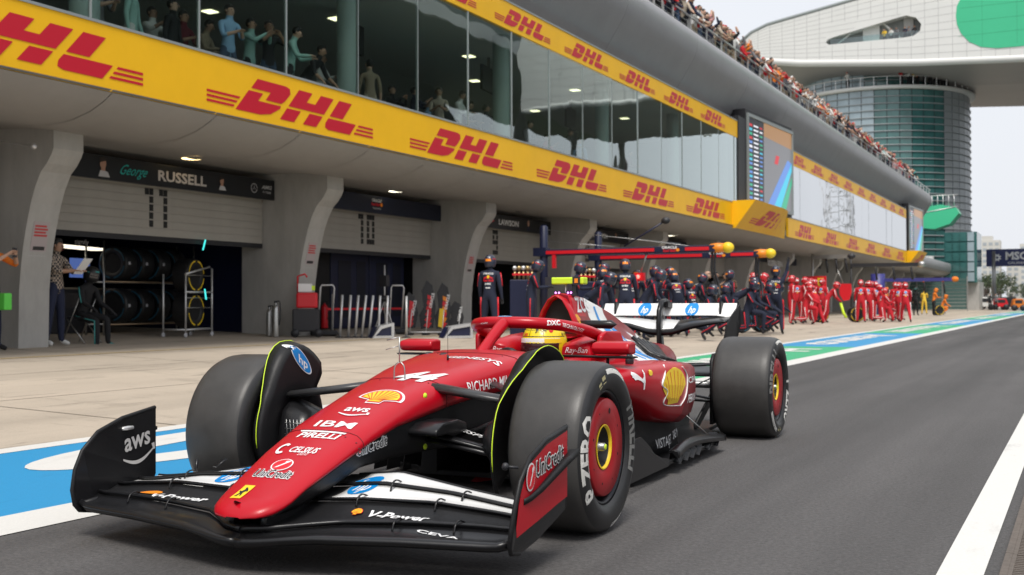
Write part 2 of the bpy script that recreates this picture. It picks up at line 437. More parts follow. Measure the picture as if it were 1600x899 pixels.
# large white curved emblem strokes painted on the near blue field, seen left of and behind the far front tyre
def roadshape(loops): 
    g = poly2d(loops); o = place('painted_lettering', [(g, MPW)], (0, 0, .0065), (1, 0, 0), (0, 1, 0), off=.0005); o['kind'] = 'structure'
def ring(cx, cy, rx, ry, t, a0=0, a1=2*PI, n=40):
    return ell(cx, cy, rx, ry, n, a0, a1)+ell(cx, cy, rx-t, ry-t, n, a0, a1)[::-1]
g_ = (ell(-5.44, 6.35, .58, 1.92, 44, 0, R(359.5))+ell(-5.42, 6.5, .22, 1.45, 44, 0, R(359.5))[::-1])
roadshape([g_])
b = MB(); b.add([(-13.45, -4, tz(-13.45)+.004), (-13.32, -4, tz(-13.32)+.004), (-13.32, 160, tz(-13.32)+.004), (-13.45, 160, tz(-13.45)+.004)], [(0, 1, 2, 3)], ground_mat('faded_yellow_paint', (.44, .33, .17), 'paint')); struct(b, 'apron_guide_line')
roadtext('Heineken', 19, 1.0, 8.6); roadtext('Aramco', 30, 1.0, 8.5, bold=.04)
roadtext('Heineken', 43, 1.0, 11); roadtext('Aramco', 58, 1.0, 12, bold=.04); roadtext('Heineken', 75, 1.0, 13); roadtext('Aramco', 94, 1.0, 14, bold=.04); roadtext('Heineken', 116, 1.0, 16)
MJT = mat('joint_sealant', (.16, .13, .10), .8, noise=.3, nscale=5)
b = MB()
for xj in (-8.9, -11.2): b.add([(xj-.008, -10, tz(xj)+.002), (xj+.008, -10, tz(xj)+.002), (xj+.008, 200, tz(xj)+.002), (xj-.008, 200, tz(xj)+.002)], [(0, 1, 2, 3)], MJT)
for k in range(34):
    yj = -4+5.3*k; b.add([(-6.45, yj, tz(-6.45)+.003), (-6.45, yj+.016, tz(-6.45)+.003), (-16, yj+.016, tz(-16)+.003), (-16, yj, tz(-16)+.003)], [(3, 2, 1, 0)], MJT)
o_ = struct(b, 'apron_joint_sealant')
# drain gratings along the lane edge
MD = mat('drain_concrete', (.12, .10, .085), .8, noise=.2, nscale=30, bump=.2)
def grate_mesh():
    b = MB(); w = .30
    b.bb((-.20, 0, -.03), (-.175, .995, .006), MD); b.bb((.175, 0, -.03), (.20, .995, .006), MD); b.bb((-.175, 0, -.06), (.175, .995, -.05), K['inner'])
    for k in range(3): b.bb((-.175+.115*k+.0, 0, -.03), (-.16+.115*k, .995, .004), MD)
    for k in range(33): b.bb((-.175, .0+k*.03, -.03), (.175, .014+k*.03, .002), MD)
    return b.mesh('drain_grate')
gm = grate_mesh()
ORD = ['first', 'second', 'third', 'fourth', 'fifth', 'sixth', 'seventh', 'eighth', 'ninth', 'tenth', 'eleventh', 'twelfth', 'thirteenth', 'fourteenth', 'fifteenth', 'sixteenth', 'seventeenth', 'eighteenth', 'nineteenth', 'twentieth', 'twenty-first', 'twenty-second', 'twenty-third', 'twenty-fourth', 'twenty-fifth', 'twenty-sixth', 'twenty-seventh', 'twenty-eighth', 'twenty-ninth', 'thirtieth', 'thirty-first', 'thirty-second', 'thirty-third', 'thirty-fourth', 'thirty-fifth', 'thirty-sixth']
for k in range(34):
    o = link(bpy.data.objects.new('drain_grate', gm)); o.location = (-.075, .6+k*1.0, .008)
    tag(o, 'grey slotted drain grate beside the white line, %s from the front' % ORD[k], 'drain', 'drain grates beside the white line')
# ------------------------------------------------------------------ pit building
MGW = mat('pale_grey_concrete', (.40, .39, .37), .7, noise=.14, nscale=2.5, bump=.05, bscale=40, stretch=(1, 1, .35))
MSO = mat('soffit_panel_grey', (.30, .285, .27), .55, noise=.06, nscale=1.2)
MHU = mat('roof_hull_silver', (.30, .30, .31), .42, metal=.25, noise=.06, nscale=.8)
MYB = mat('yellow_banner_vinyl', (.84, .46, .008), .5, spec=.25, noise=.05, nscale=.9, coat=.1)
MRB = mat('red_banner_print', (.52, .002, .02), .42)
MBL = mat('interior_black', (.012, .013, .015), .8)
MDG = mat('interior_dark_grey', (.26, .27, .265), .7, noise=.2, nscale=1)
MTE = mat('pale_teal_column', (.28, .36, .34), .5)
MFR = mat('window_frame_metal', (.30, .33, .33), .4, metal=.3)
MGL = glassmat('tinted_window_glass', (.86, .95, .94), 2.15, .10, trans=(.86, .91, .89))
MGL2 = glassmat('reflective_window_glass', (.78, .79, .80), 3.6, .1, trans=(.5, .6, .6))
PB = thing('pit_building', 'long grey pit building with yellow and red banners, glass upper floor and curved garage pillars', 'building', (-12.5, 0, 0))
def pb(b, name, par=PB):
    for i, v in enumerate(b.v): b.v[i] = (v[0]+12.5, v[1], v[2])
    o = b.build(name, None); o.parent = par; return o
YA, YE = -6.0, 43.9
# banners (lower and upper, two sections)
def banner(y0, y1, z0, z1, x=-12.5, bx=None):
    b = MB(); bx = x-.04 if bx is None else bx
    b.add([(x-.10, y0, z0), (x, y0, z0+.02), (x, y0, z1), (x-.10, y0, z1), (x-.10, y1, z0), (x, y1, z0+.02), (x, y1, z1), (x-.10, y1, z1)],
          [(0, 1, 2, 3), (7, 6, 5, 4), (0, 4, 5, 1), (1, 5, 6, 2), (2, 6, 7, 3), (3, 7, 4, 0)], MYB)
    b.bb((x-.12, y0, z1), (x+.015, y1, z1+.04), MFR)
    return pb(b, 'banner_fascia')
DH = G_dhl()
def brandlogo(par, y, z, ln, ht, x=-12.5, u=(0, 1, 0), v=(0, 0, 1), mm=None):
    return place('banner_logo', [(tr2(DH, ln, sy=ht*4.82), mm or MRB)], (x+12.5+.004, y, z), u, v, par, off=.002)
f1_ = banner(YA, YE, 4.03, 5.0)
for k in range(-3, 5): brandlogo(f1_, 15.8+6.02*k, 4.51, 4.67, .60)
f2_ = banner(YA, YE+.2, 7.67, 8.36)
for k in range(-8, 4): brandlogo(f2_, 28.8+4.0*k, 8.01, 3.1, .42)
f3_ = banner(52.7, 92, 4.03, 5.02)
for k in range(6): brandlogo(f3_, 56.2+6.5*k, 4.52, 4.2, .62)
f4_ = banner(51.9, 92, 7.6, 8.32)
for k in range(9): brandlogo(f4_, 55+4.3*k, 7.95, 3.0, .46)
# soffit: curved underside built from separate panels with open joints
SP = [(12.46, 4.03), (12.62, 3.93), (12.9, 3.80), (13.3, 3.70), (13.8, 3.66), (14.3, 3.70), (14.9, 3.78), (15.8, 3.82), (17.0, 3.82)]
def soff_mesh(w):
    b = MB(); vs = []; n = len(SP)
    for y in (0.008, w-.008):
        for d, z in SP: vs.append((-d+12.5, y, z))
        for d, z in SP: vs.append((-d+12.5, y, z+.05))
    fs = []
    for i in range(n-1):
        fs += [(i, i+1, 2*n+i+1, 2*n+i), (n+i+1, n+i, 3*n+i, 3*n+i+1)]
    b.add(vs, fs, MSO, False); me = b.mesh('soffit_panel')
    for p in me.polygons: p.use_smooth = True
    return me
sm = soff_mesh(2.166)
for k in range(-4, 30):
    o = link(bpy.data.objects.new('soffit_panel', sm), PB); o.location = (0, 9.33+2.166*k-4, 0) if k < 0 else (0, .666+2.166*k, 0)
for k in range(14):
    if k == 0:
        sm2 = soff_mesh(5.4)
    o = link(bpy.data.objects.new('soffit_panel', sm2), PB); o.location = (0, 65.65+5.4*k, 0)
b = MB(); b.bb((-17, YA-6, 3.95), (-12.6, 141, 4.02), MDG); pb(b, 'soffit_backing')
# pillars: curved fins
PF = [(14.35, 3.9), (14.35, 3.43), (14.40, 3.33), (14.50, 3.2), (14.63, 3.08), (14.76, 2.85), (14.86, 2.6), (14.96, 2.25), (15.04, 1.9), (15.10, 1.5), (15.13, 1.2), (15.15, .1), (16.7, .1), (16.7, 3.9)]
b = MB(); b.prism([(-d+12.5, z) for d, z in PF], 0, .58, MGW, 'xz'); pm = b.mesh('pillar')
for p in pm.polygons: p.use_smooth = False
sign_m = {}
def notice(par, y, kind):
    b = MB(); b.bb((0, .13, 1.72), (.006, .44, 2.26), mat('notice_paper', (.42, .36, .36), .6)); x0 = .008
    for i in range(4): b.bb((x0, .16, 2.02+i*.05), (x0+.001, .41-.03*(i % 2), 2.05+i*.05), mat('notice_red_ink', (.5, .05, .05), .6))
    b.bb((x0, .18, 1.80), (x0+.001, .40, 1.86), K['dark']); b.bb((x0-.008, .11, 1.66), (x0+.004, .45, 1.71), K['grey'])
    for i, v in enumerate(b.v): b.v[i] = (v[0]-2.575+.235*(v[2]-1.7), v[1], v[2]+.05)
    o = b.build('notice_sign', par); o.rotation_euler = (0, 0, 0); return o
PY = [12.06+7.06*k for k in range(-2, 18)]
pills = []
for i, y in enumerate(PY):
    o = link(bpy.data.objects.new('pillar', pm), PB); o.location = (0, y, 0)
    if i in (2, 3, 4): notice(o, y, i)
# garage doors, boards, garages
DX = -16.1
MRO = mat('roller_door_slat', (.36, .34, .305), .55, noise=.05, nscale=3)
def slatm(w, h=.155):
    b = MB(); b.bb((-.03, 0, 0), (0, w, h-.012), MRO); b.bb((-.035, 0, h-.012), (-.012, w, h), MRO); return b.mesh('slat')
slm = slatm(6.44)
def blocks(s, o, par):                     # block numerals built from tiles
    FONTS = {'1': ['##', '.#', '.#', '.#', '.#'], '0': ['###', '#.#', '#.#', '#.#', '###'], '9': ['###', '#.#', '###', '..#', '###'], '8': ['###', '#.#', '###', '#.#', '###'], '7': ['###', '..#', '..#', '..#', '..#']}
    b = MB(); x = 0
    if s == '11': F = {'1': ['#.', '#.', '#.', '#.', '#.']}
    for ch in s:
        g = FONTS[ch]
        for r_, row in enumerate(g):
            for c_, q in enumerate(row):
                if q == '#' and not (ch == '1' and c_ == 0 and r_ > 0):
                    b.bb((0, x+c_*.115, -r_*.155), (.008, x+c_*.115+.095, -r_*.155-.125), K['black'])
        x += .115*len(g[0])+.14
    ob = b.build('door_number', par); ob.location = o; return ob
boards = {2: 'russell', 3: 'rb10', 4: 'lawson', 5: 'verstappen'}
MBK = mat('board_black', (.010, .011, .014), .35); MNV = mat('board_navy', (.008, .012, .03), .35)
for i, y in enumerate(PY[:-1]):
    y0, y1 = y+.6, y+7.04
    dr = link(bpy.data.objects.new('garage_door', None), PB); dr.location = (DX+12.5, y0, 0); dr.empty_display_size = .1
    n = 7 if i < 9 else 7
    for k in range(7):
        o = link(bpy.data.objects.new('slat', slm), dr); o.location = (0, 0, 2.30+k*.155)
    b = MB(); b.bb((-.06, 0, 2.2), (.0, 6.44, 2.30), K['dark']); b.build('bottom_rail', dr)
    nm = ['13', '12', '11', '10', '9', '8', '7', '6', '5', '4'][i] if i < 10 else ''
    if i in (2, 3, 4, 5): blocks({2: '11', 3: '10', 4: '9', 5: '8'}[i], (.004, 3.0, 3.22), dr)
    b = MB(); b.bb((-.02, -.2, 3.235), (.05, 6.42, 3.67), MBK if i in (2, 4, 5) else MNV)
    bd = b.build('name_board', PB); bd.location = (DX+12.5+.30, y0, 0)
    X = .054; uu, vv = (0, 1, 0), (0, 0, 1)
    mk = K['white'] if i < 6 else K['grey']
    if i == 2:
        tq = mat('teal_script_print', (.02, .42, .38), .4)
        place('board_lettering', [T('George', .20, tq, .0, .5, .8)], (X, 2.4, 3.47), uu, (0, .25, 1), bd)
        place('board_lettering', [T('RUSSELL', .20, mat('silver_print', (.55, .52, .50), .4), .03, 0, 1.3)], (X, 3.65, 3.45), uu, vv, bd)
        place('board_lettering', [(poly2d([ring(0, 0, .10, .10, .015)]), K['grey']), (poly2d([[(-.006, 0), (.006, 0), (.0, .09)]]), K['grey']), (poly2d([[(0, .01), (-.01, -.01), (-.08, -.05)]]), K['grey']), (poly2d([[(0, .01), (.01, -.01), (.08, -.05)]]), K['grey'])], (X, 5.75, 3.45), uu, vv, bd)
        place('board_lettering', [T('AMG', .08, K['grey'], .03, .3, 1.3, 0, .03), T('F1 TEAM', .05, K['grey'], .01, 0, 1, 0, -.08)], (X, 6.16, 3.47), uu, vv, bd)
        sk = mat('portrait_skin', (.42, .24, .17), .5)
        for yy, s_ in ((1.65, 1), (4.75, .8)):
            head = poly2d([ell(0, .07, .072, .10, 20)]); neck = poly2d([[(-.04, -.06), (.05, -.06), (.06, .02), (-.04, .02)]])
            hair = poly2d([ell(-.005, .125, .08, .07, 16, 0, PI)+[(-.09, .03), (-.06, .09)]]); sh = poly2d([[(-.10, -.17), (.16, -.17), (.12, -.08), (.04, -.055), (-.06, -.055)]])
            place('board_portrait', [(tr2(sh, s_), K['grey']), (tr2(neck, s_), sk), (tr2(head, s_), sk), (tr2(hair, s_), mat('portrait_hair', (.02, .015, .012), .5))], (X, yy, 3.45), uu, vv, bd)
    elif i == 3:
        place('board_lettering', [T('ORACLE', .075, K['white'], .02, 0, 1.1, 0, .10), T('Red Bull', .075, K['lred'], .03, 0, 1.1, -.05, 0), T('RACING', .05, K['grey'], .01, 0, 1.4, 0, -.10), (poly2d([ell(.2, 0, .05, .05)]), K['orange'])], (X, 3.3, 3.46), uu, vv, bd)
    elif i == 4:
        place('board_lettering', [T('LAWSON', .17, K['white'], .03, 0, 1.35)], (X, 3.4, 3.45), uu, vv, bd)
        place('board_lettering', [(poly2d([[(-.16, 0), (0, .05), (.16, 0), (0, -.05)]]), K['lred'])], (X, 2.3, 3.45), uu, vv, bd)
        sk = MATS['portrait_skin']; place('board_portrait', [(poly2d([ell(0, .07, .07, .1)]), sk), (poly2d([[(-.1, -.17), (.1, -.17), (.05, -.04), (-.05, -.04)]]), K['navy'])], (X, 4.75, 3.45), uu, vv, bd)
    elif i == 5:
        place('board_lettering', [T('VERSTAPPEN', .17, K['white'], .03, 0, 1.1)], (X, 3.5, 3.45), uu, vv, bd)
        place('board_portrait', [(poly2d([ell(0, .07, .07, .1)]), MATS['portrait_skin']), (poly2d([[(-.1, -.17), (.1, -.17), (.05, -.04), (-.05, -.04)]]), K['navy'])], (X, 5.1, 3.45), uu, vv, bd)
    elif i in (6, 7):
        place('board_lettering', [T('FERRARI', .2, K['white'], .03)], (X, 3, 3.45), uu, vv, bd)
    elif i > 7:
        place('board_lettering', [T('GARAGE', .15, K['white'], .03, 0, 1.5)], (X, 3, 3.45), uu, vv, bd) if False else None
# garage interiors: one dark room per bay
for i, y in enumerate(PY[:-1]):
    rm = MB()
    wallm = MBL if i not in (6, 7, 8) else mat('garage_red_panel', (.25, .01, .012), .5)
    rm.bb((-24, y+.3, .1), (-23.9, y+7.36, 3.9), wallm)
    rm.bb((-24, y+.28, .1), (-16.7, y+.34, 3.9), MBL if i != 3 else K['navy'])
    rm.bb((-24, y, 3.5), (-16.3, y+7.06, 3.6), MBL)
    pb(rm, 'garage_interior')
# upper floor: slabs, interior, columns, panes, mullions
b = MB(); b.bb((-24, YA-6, 4.1), (-12.62, 92, 4.42), MDG); pb(b, 'floor_slab')
b = MB(); b.bb((-24, YA-6, 7.78), (-12.62, 92, 8.0), mat('ceiling_dark', (.55, .57, .55), .6)); pb(b, 'ceiling_slab')
b = MB(); b.bb((-21, YA-6, 4.4), (-20.9, 92, 7.8), MDG); b.bb((-21, 44.1, 4.4), (-12.7, 44.2, 7.8), MDG); pb(b, 'inner_wall')
pm_ = MB(); pm_.bb((-.012, .012, 5.03), (0, 2.154, 7.67), MGL); pane = pm_.mesh('window_pane')
mm_ = MB(); mm_.bb((-.04, -.012, 5.03), (.012, .012, 7.67), MFR); mull = mm_.mesh('mullion')
for n in range(-9, 15):
    y = 13.5+2.166*n-.2
    o = link(bpy.data.objects.new('window_pane', pane), PB); o.location = (0, y, 0); o.rotation_euler = (0, R(random.uniform(-.12, .12)), R(random.uniform(-.12, .12)))
    o = link(bpy.data.objects.new('mullion', mull), PB); o.location = (0, y, 0)
pm_ = MB(); pm_.bb((-.012, .012, 5.05), (0, 2.44, 7.6), MGL2); pane2 = pm_.mesh('window_pane')
for n in range(16):
    y = 52.7+2.456*n
    o = link(bpy.data.objects.new('window_pane', pane2), PB); o.location = (0, y, 0); o.rotation_euler = (0, R(random.uniform(-.1, .1)), R(random.uniform(-.1, .1)))
    o = link(bpy.data.objects.new('mullion', mull), PB); o.location = (-.02, y, 0)
b = MB()
for k in range(-3, 5):
    b = MB(); b.lathe([(.22, 4.4), (.22, 7.8)], MTE, (-13.15, 18.2+6.6*k, 0), n=20); pb(b, 'column')
# interior ceiling lights and hanging screens
lm = mat('ceiling_light_glow', (.9, .9, .75), .5, emit=(1, .95, .6), es=2.2)
b = MB(); b.bb((-.14, -.14, -.012), (.14, .14, 0), lm); lme = b.mesh('ceiling_light')
for (x, y) in [(-14.6, 9.5), (-16.2, 15.2), (-14.2, 17.1), (-15.8, 21.4), (-17.5, 24.5), (-15.0, 26.4), (-18, 19.5), (-16.5, 29.4), (-14.4, 32.2), (-17.2, 35), (-15, 38)]:
    o = link(bpy.data.objects.new('ceiling_light', lme), PB); o.location = (x+12.5, y, 7.775)
for (x, y) in [(-15.0, 20.9), (-14.6, 26.8), (-15.2, 33.6), (-14.8, 12.5)]:
    b = MB(); b.box((x, y, 7.15), (.08, 1.15, .68), K['dark'], rz=.15); b.bb((x-.03, y-.03, 7.4), (x+.03, y+.03, 7.78), K['dark']); pb(b, 'hanging_screen')
# warm downlights under the soffit
wl = mat('warm_downlight', (.9, .7, .4), .5, emit=(1, .72, .32), es=3.5); wl2 = mat('pale_downlight', (.9, .8, .6), .5, emit=(1, .93, .7), es=3.0)
for k, y in enumerate([16.2, 23.4, 30.4, 37.6, 44.5, 51.6, 58.7]):
    b = MB(); b.lathe([(.001, 3.805), (.16, 3.805), (.17, 3.80), (.20, 3.80), (.20, 3.82)], wl if k == 0 else wl2 if k in (1, 4) else K['dark'], (-15.4, y, 0), n=20); pb(b, 'soffit_lamp')
# roof hull
HP = [(13.4, 8.3), (13.15, 8.78), (12.9, 9.15), (12.65, 9.54), (12.46, 9.85), (12.36, 10.15), (12.33, 10.42), (12.36, 10.62), (12.46, 10.78), (12.66, 10.88), (13.0, 10.9), (13.0, 10.7), (13.6, 10.7), (13.6, 8.3)]
def hull_mesh(w, HP=HP, m=MHU):
    b = MB(); b.prism([(-d+12.5, z) for d, z in HP], .006, w-.006, m, 'xz'); me = b.mesh('roof_hull_panel')
    for p in me.polygons: p.use_smooth = abs(p.normal.y) < .5 and p.center.x > -1.0
    return me
hm = hull_mesh(6.8)
for k in range(-2, 15):
    o = link(bpy.data.objects.new('roof_hull_panel', hm), PB); o.location = (0, 4.45+6.8*k, 0); hm_last = 4.45+6.8*(k+1)
# blunt end of the hull at the far side
def end_rings(HP, y0, ln, cx, cz, m, n=7):
    b = MB(); rings = []
    for i in range(n):
        t = i/(n-1); s = math.sqrt(max(0.0004, 1-t*t)); rings.append([(-(cx+(d-cx)*s)+12.5, y0+ln*t, cz+(z-cz)*(s*.75+.25)) for d, z in HP])
    b.loft(rings, m); return b
o = end_rings(HP, hm_last, 4.5, 13.6, 10.6, MHU).build('hull_end', PB)
b = MB(); b.bb((-13.62, YA-6, 8.2), (-13.3, hm_last, 8.42), MDG); b.bb((-34, YA-6, 8.05), (-13.55, hm_last, 8.3), MDG); b.bb((-34, YA-6, 10.5), (-13.55, hm_last, 10.7), MGW); pb(b, 'roof_deck')
b = MB(); b.bb((-34, YA-6, 3.6), (-24.05, 140, 10.5), MGW); pb(b, 'rear_block')
# roof railing
rp_ = MB(); rp_.bb((-.03, -.03, 10.7), (.03, .03, 11.75), K['alu']); rpm = rp_.mesh('railing_post')
for k in range(58):
    o = link(bpy.data.objects.new('railing_post', rpm), PB); o.location = (-.62, -2+2.0*k, 0)
b = MB()
b.bb((-13.16, -4, 11.74), (-13.08, 113, 11.79), K['alu']); pb(b, 'top_rail')
b = MB()
for z in (10.98, 11.16, 11.34, 11.52): b.bb((-13.13, -4, z), (-13.115, 113, z+.014), K['steel'])
pb(b, 'railing_wire')
# lower hull that carries on beyond the last banner
LP = [(12.5, 5.0), (12.42, 4.7), (12.42, 4.4), (12.55, 4.0), (12.9, 3.75), (13.6, 3.66), (14.3, 3.7), (16.5, 3.75), (16.5, 5.0)]
me = hull_mesh(10, LP)
for k in range(3):
    o = link(bpy.data.objects.new('lower_hull_panel', me), PB); o.location = (0, 101+10*k, 0)
end_rings(LP, 131, 5, 13.8, 4.4, MHU).build('lower_hull_end', PB)
# bow shaped banner boxes and big screens
def bow(y0, ln, logos=True, xo=.95):
    n = 12; top, bot = [], []
    for i in range(n+1):
        t = i/n; xx = xo*(1-abs(max(0, (t-.45)/.55))**2.2) if t > .0 else 0
        xx = xo if t < .12 else xx
        top.append((-12.5+max(.02, xx), y0+ln*t, 5.06)); bot.append((-12.5+max(.01, xx*.12), y0+ln*t*1.0, 3.96))
    b = MB(); vs = top+bot+[(-12.52, y0, 5.06), (-12.52, y0+ln, 5.06), (-12.52, y0, 3.96), (-12.52, y0+ln, 3.96)]
    N1 = n+1; fs = [(i, i+1, N1+i+1, N1+i) for i in range(n)]
    b.add(vs, fs, MYB, False); b.add([top[0], bot[0], (-12.52, y0, 3.96), (-12.52, y0, 5.06)], [(0, 1, 2, 3)], MYB)
    b.add(top+[(-12.52, y0+ln, 5.06), (-12.52, y0, 5.06)], [tuple(range(n+3))], MYB); b.add(bot+[(-12.52, y0+ln, 3.96), (-12.52, y0, 3.96)], [tuple(range(n+3))], MSO)
    o = pb(b, 'bow_banner')
    bv = bvh_of([o])
    place('banner_logo', [(tr2(DH, ln*.72, sy=.62*4.82), MRB)], (1.5, y0+ln*.5, 4.52), (0, 1, 0), (0, 0, 1), o, bvh=BVHTree.FromPolygons([v.co for v in o.data.vertices], [p.vertices[:] for p in o.data.polygons]), ray=(-1, 0, 0), off=.008, mxl=.25, far=1.2)
    return o
bow(43.3, 8.6); bow(92.2, 8.6)
MSCR = {}
def screen(y0, y1, xa, xb, z0, z1, nm):
    fr = MB(); u_ = Vector((xb-xa, y1-y0, 0)); ln = u_.length; u_.normalize(); nn = Vector((u_.y, -u_.x, 0))
    root = link(bpy.data.objects.new('display_screen', None), PB); root.location = (xa+12.5, y0, 0); root.rotation_euler = (0, 0, math.atan2(u_.y, u_.x)-PI/2); root.empty_display_size = .1
    b = MB(); b.bb((-.55, -.25, z0-.25), (-.02, ln+.1, z1+.3), K['dark']); b.build('screen_housing', root)
    b = MB(); b.bb((-.02, 0, z1), (.06, ln, z1+.14), MFR); b.bb((-.02, 0, z0-.14), (.06, ln, z0), MFR); b.bb((-.02, -.12, z0-.14), (.06, 0, z1+.14), MFR); b.bb((-.02, ln, z0-.14), (.06, ln+.12, z1+.14), MFR); b.build('screen_frame', root)
    def em(n_, c_): return mat('screen_'+n_, (0, 0, 0), .3, emit=c_, es=1)
    b = MB(); b.bb((-.02, 0, z0), (.0, ln, z1), em('grey', (.16, .16, .17)))
    def q(pts, m_, x=.004): b.add([(x, a*ln, z0+c_*(z1-z0)) for a, c_ in pts], [tuple(range(len(pts)))], m_)
    q([(0, 0), (.34, 0), (.34, 1), (0, 1)], em('black', (.012, .014, .02)))
    q([(.34, .84), (1, .80), (1, 1), (.34, 1)], em('sand', (.30, .16, .07)), .005)
    q([(.55, 0), (.72, 0), (1, .52), (1, .62)], em('cyan', (.05, .45, .62)), .006); q([(.40, 0), (.55, 0), (1, .62), (.9, .65)], em('blue', (.10, .22, .55)), .006)
    q([(.72, 0), (.85, 0), (1, .35), (1, .45)], em('green', (.03, .35, .2)), .007)
    q([(.58, .55), (.66, .55), (.70, .66), (.62, .66)], em('red', (.5, .02, .03)), .008)
    cols = ['red', 'cyan', 'green', 'red', 'blue', 'white', 'blue', 'green', 'cyan', 'blue', 'green', 'blue', 'cyan', 'blue', 'green', 'blue', 'green', 'blue']
    em('white', (.7, .7, .75))
    for i in range(18):
        zz = .93-i*.05
        q([(.03, zz-.028), (.09, zz-.028), (.09, zz), (.03, zz)], MATS['screen_'+cols[i]], .006)
        q([(.12, zz-.022), (.22, zz-.022), (.22, zz-.004), (.12, zz-.004)], MATS['screen_white'], .006)
        q([(.25, zz-.022), (.31, zz-.022), (.31, zz-.004), (.25, zz-.004)], MATS['screen_'+cols[(i*5) % 18]], .006)
    b.build('screen_picture', root)
screen(45.4, 51.3, -12.42, -12.0, 5.15, 8.75, 'a'); screen(93.2, 98.6, -12.42, -12.1, 5.2, 8.6, 'b')
for q_ in (((-12.9, 44.1, 5.0), (-12.45, 45.2, 8.6)), ((-13.5, 44.2, 5.0), (-12.9, 52.6, 8.6)), ((-13.5, 92.1, 5.0), (-12.6, 101, 8.6))): b = MB(); b.bb(*q_, K['dark']); pb(b, 'dark_infill')
# cable seen at upper left
b = MB(); b.tube([(-14.0, 2, 3.35), (-14.2, 8, 3.38), (-14.3, 11.6, 3.40)], .012, K['steel']); b.ball((-14.3, 11.65, 3.40), .05, K['alu'])
tag(b.build('overhead_cable'), 'thin overhead cable with a small pale clamp in front of the left pillar', 'cable')

# ------------------------------------------------------------------ tower, wing bridge, annex
MTG = mat('tower_teal_glass', (.045, .14, .135), .1, spec=.9, noise=.3, nscale=.4)
MTP = mat('tower_sky_pale_glass', (.30, .38, .42), .15, spec=.9, noise=.15, nscale=.6)  # paler glass colour holds the tower's sky reflection
MWP = mat('white_cladding', (.70, .70, .68), .45, noise=.03, nscale=.3)
MLV = mat('grey_louvre', (.33, .36, .38), .4, metal=.3, noise=.1)
MTL = mat('tower_ledge', (.28, .31, .32), .5)
TW = thing('control_tower', 'round glass tower with teal windows, ring ledges and a viewing balcony below the white bridge', 'tower', (-22.5, 141, 0))
def drum(r, z0, z1, rows, segs, mats, name, gap=.06):
    hgt = (z1-z0)/rows
    for ri in range(rows):
        b = MB(); z = z0+ri*hgt
        for s_ in range(segs):
            a0 = 2*PI*s_/segs+.02/r*2; a1 = 2*PI*(s_+1)/segs-.02/r*2; m_ = mats(ri, (a0+a1)/2)
            P0 = [(r*math.cos(a), r*math.sin(a)) for a in (a0, a1)]
            b.add([(P0[0][0], P0[0][1], z+gap), (P0[1][0], P0[1][1], z+gap), (P0[1][0], P0[1][1], z+hgt-gap), (P0[0][0], P0[0][1], z+hgt-gap)], [(0, 1, 2, 3)], m_)
        b.lathe([(r-.06, z), (r-.06, z+hgt)], K['dark'], n=segs); b.lathe([(r-.1, z-.06), (r+.12, z-.06), (r+.12, z+.05), (r-.1, z+.05)], MTL, n=segs)
        b.build(name, TW)
def tm(ri, a):
    a = a % (2*PI); dd = math.degrees((a+PI/2+PI) % (2*PI)-PI)   # 0 = facing the camera side (-Y)
    if dd > 50: return MLV
    if dd < 4 and ri > 9: return MTP  # sky reflection painted on the left half of the upper rows
    return MTG
drum(10.6, 3.0, 25.2, 28, 48, tm, 'tower_window_band')
def tm2(ri, a):
    a = a % (2*PI); dd = math.degrees((a+PI/2+PI) % (2*PI)-PI)
    return MTP if dd < 0 else MTG  # left half in the painted sky reflection colour
drum(8.6, 25.6, 33, 7, 40, tm2, 'tower_window_band')
b = MB(); b.lathe([(8.5, 25.2), (11.2, 25.2), (11.2, 25.55), (8.5, 25.55)], MWP, n=48); b.build('balcony_floor', TW)
b = MB(); b.lathe([(11.0, 26.55), (11.06, 26.55), (11.06, 26.62), (11.0, 26.62)], K['alu'], n=48)
for s_ in range(48):
    a = 2*PI*s_/48; b.box((11.03*math.cos(a), 11.03*math.sin(a), 26.05), (.06, .06, 1.0), K['alu'])
b.build('balcony_railing', TW)
b = MB(); b.lathe([(10.2, 0), (10.2, 3.1)], MGW, n=48); b.build('tower_base', TW)
# wing bridge
BR = thing('wing_bridge', 'white panelled wing shaped bridge building with a green oval crossing high above the lane', 'bridge', (0, 128, 0))
def topz(x): return interp(x, [-36.5, -34.5, -32.6, -19.5, -5, 10, 40], [31.2, 32.7, 33.4, 35.6, 37.4, 38.5, 39.3])
def botz(x): return interp(x, [-36.5, -34.5, -28.9, -16.6, -5.5, 10, 40], [31.2, 29.6, 28.7, 27.5, 26.8, 26.4, 26.2])
# face panels with open joints; the slot opening and the oval are left free / green
def inslot(x, z):
    if x < -25.2:
        c = (-25.2, 30.75, .5)
    pts = [(-25.6, 30.3), (-16.6, 30.15), (-15.6, 31.0), (-15.7, 31.9), (-16.9, 32.6), (-18.2, 32.45), (-25.4, 31.1), (-25.9, 30.7)]
    ins = False; j = len(pts)-1
    for i in range(len(pts)):
        if (pts[i][1] > z) != (pts[j][1] > z) and x < (pts[j][0]-pts[i][0])*(z-pts[i][1])/(pts[j][1]-pts[i][1])+pts[i][0]: ins = not ins
        j = i
    return ins
def inoval(x, z): return ((x+2.2)/10.0)**4+((z-32.0)/4.05)**2 < 1 if x < -2 else abs(z-32) < 4.05 and x < 20
MGRN = mat('green_cladding', (.05, .50, .26), .4, noise=.03, nscale=.3)
slotp = [(-25.6, 30.32), (-25.95, 30.6), (-25.75, 30.95), (-25.2, 31.12), (-18.2, 32.5), (-17.2, 32.65), (-16.2, 32.3), (-15.65, 31.5), (-15.8, 30.75), (-16.5, 30.3), (-17.5, 30.22)]
b = MB(); outl = []
xs = [-36.4+.62*i for i in range(124)]
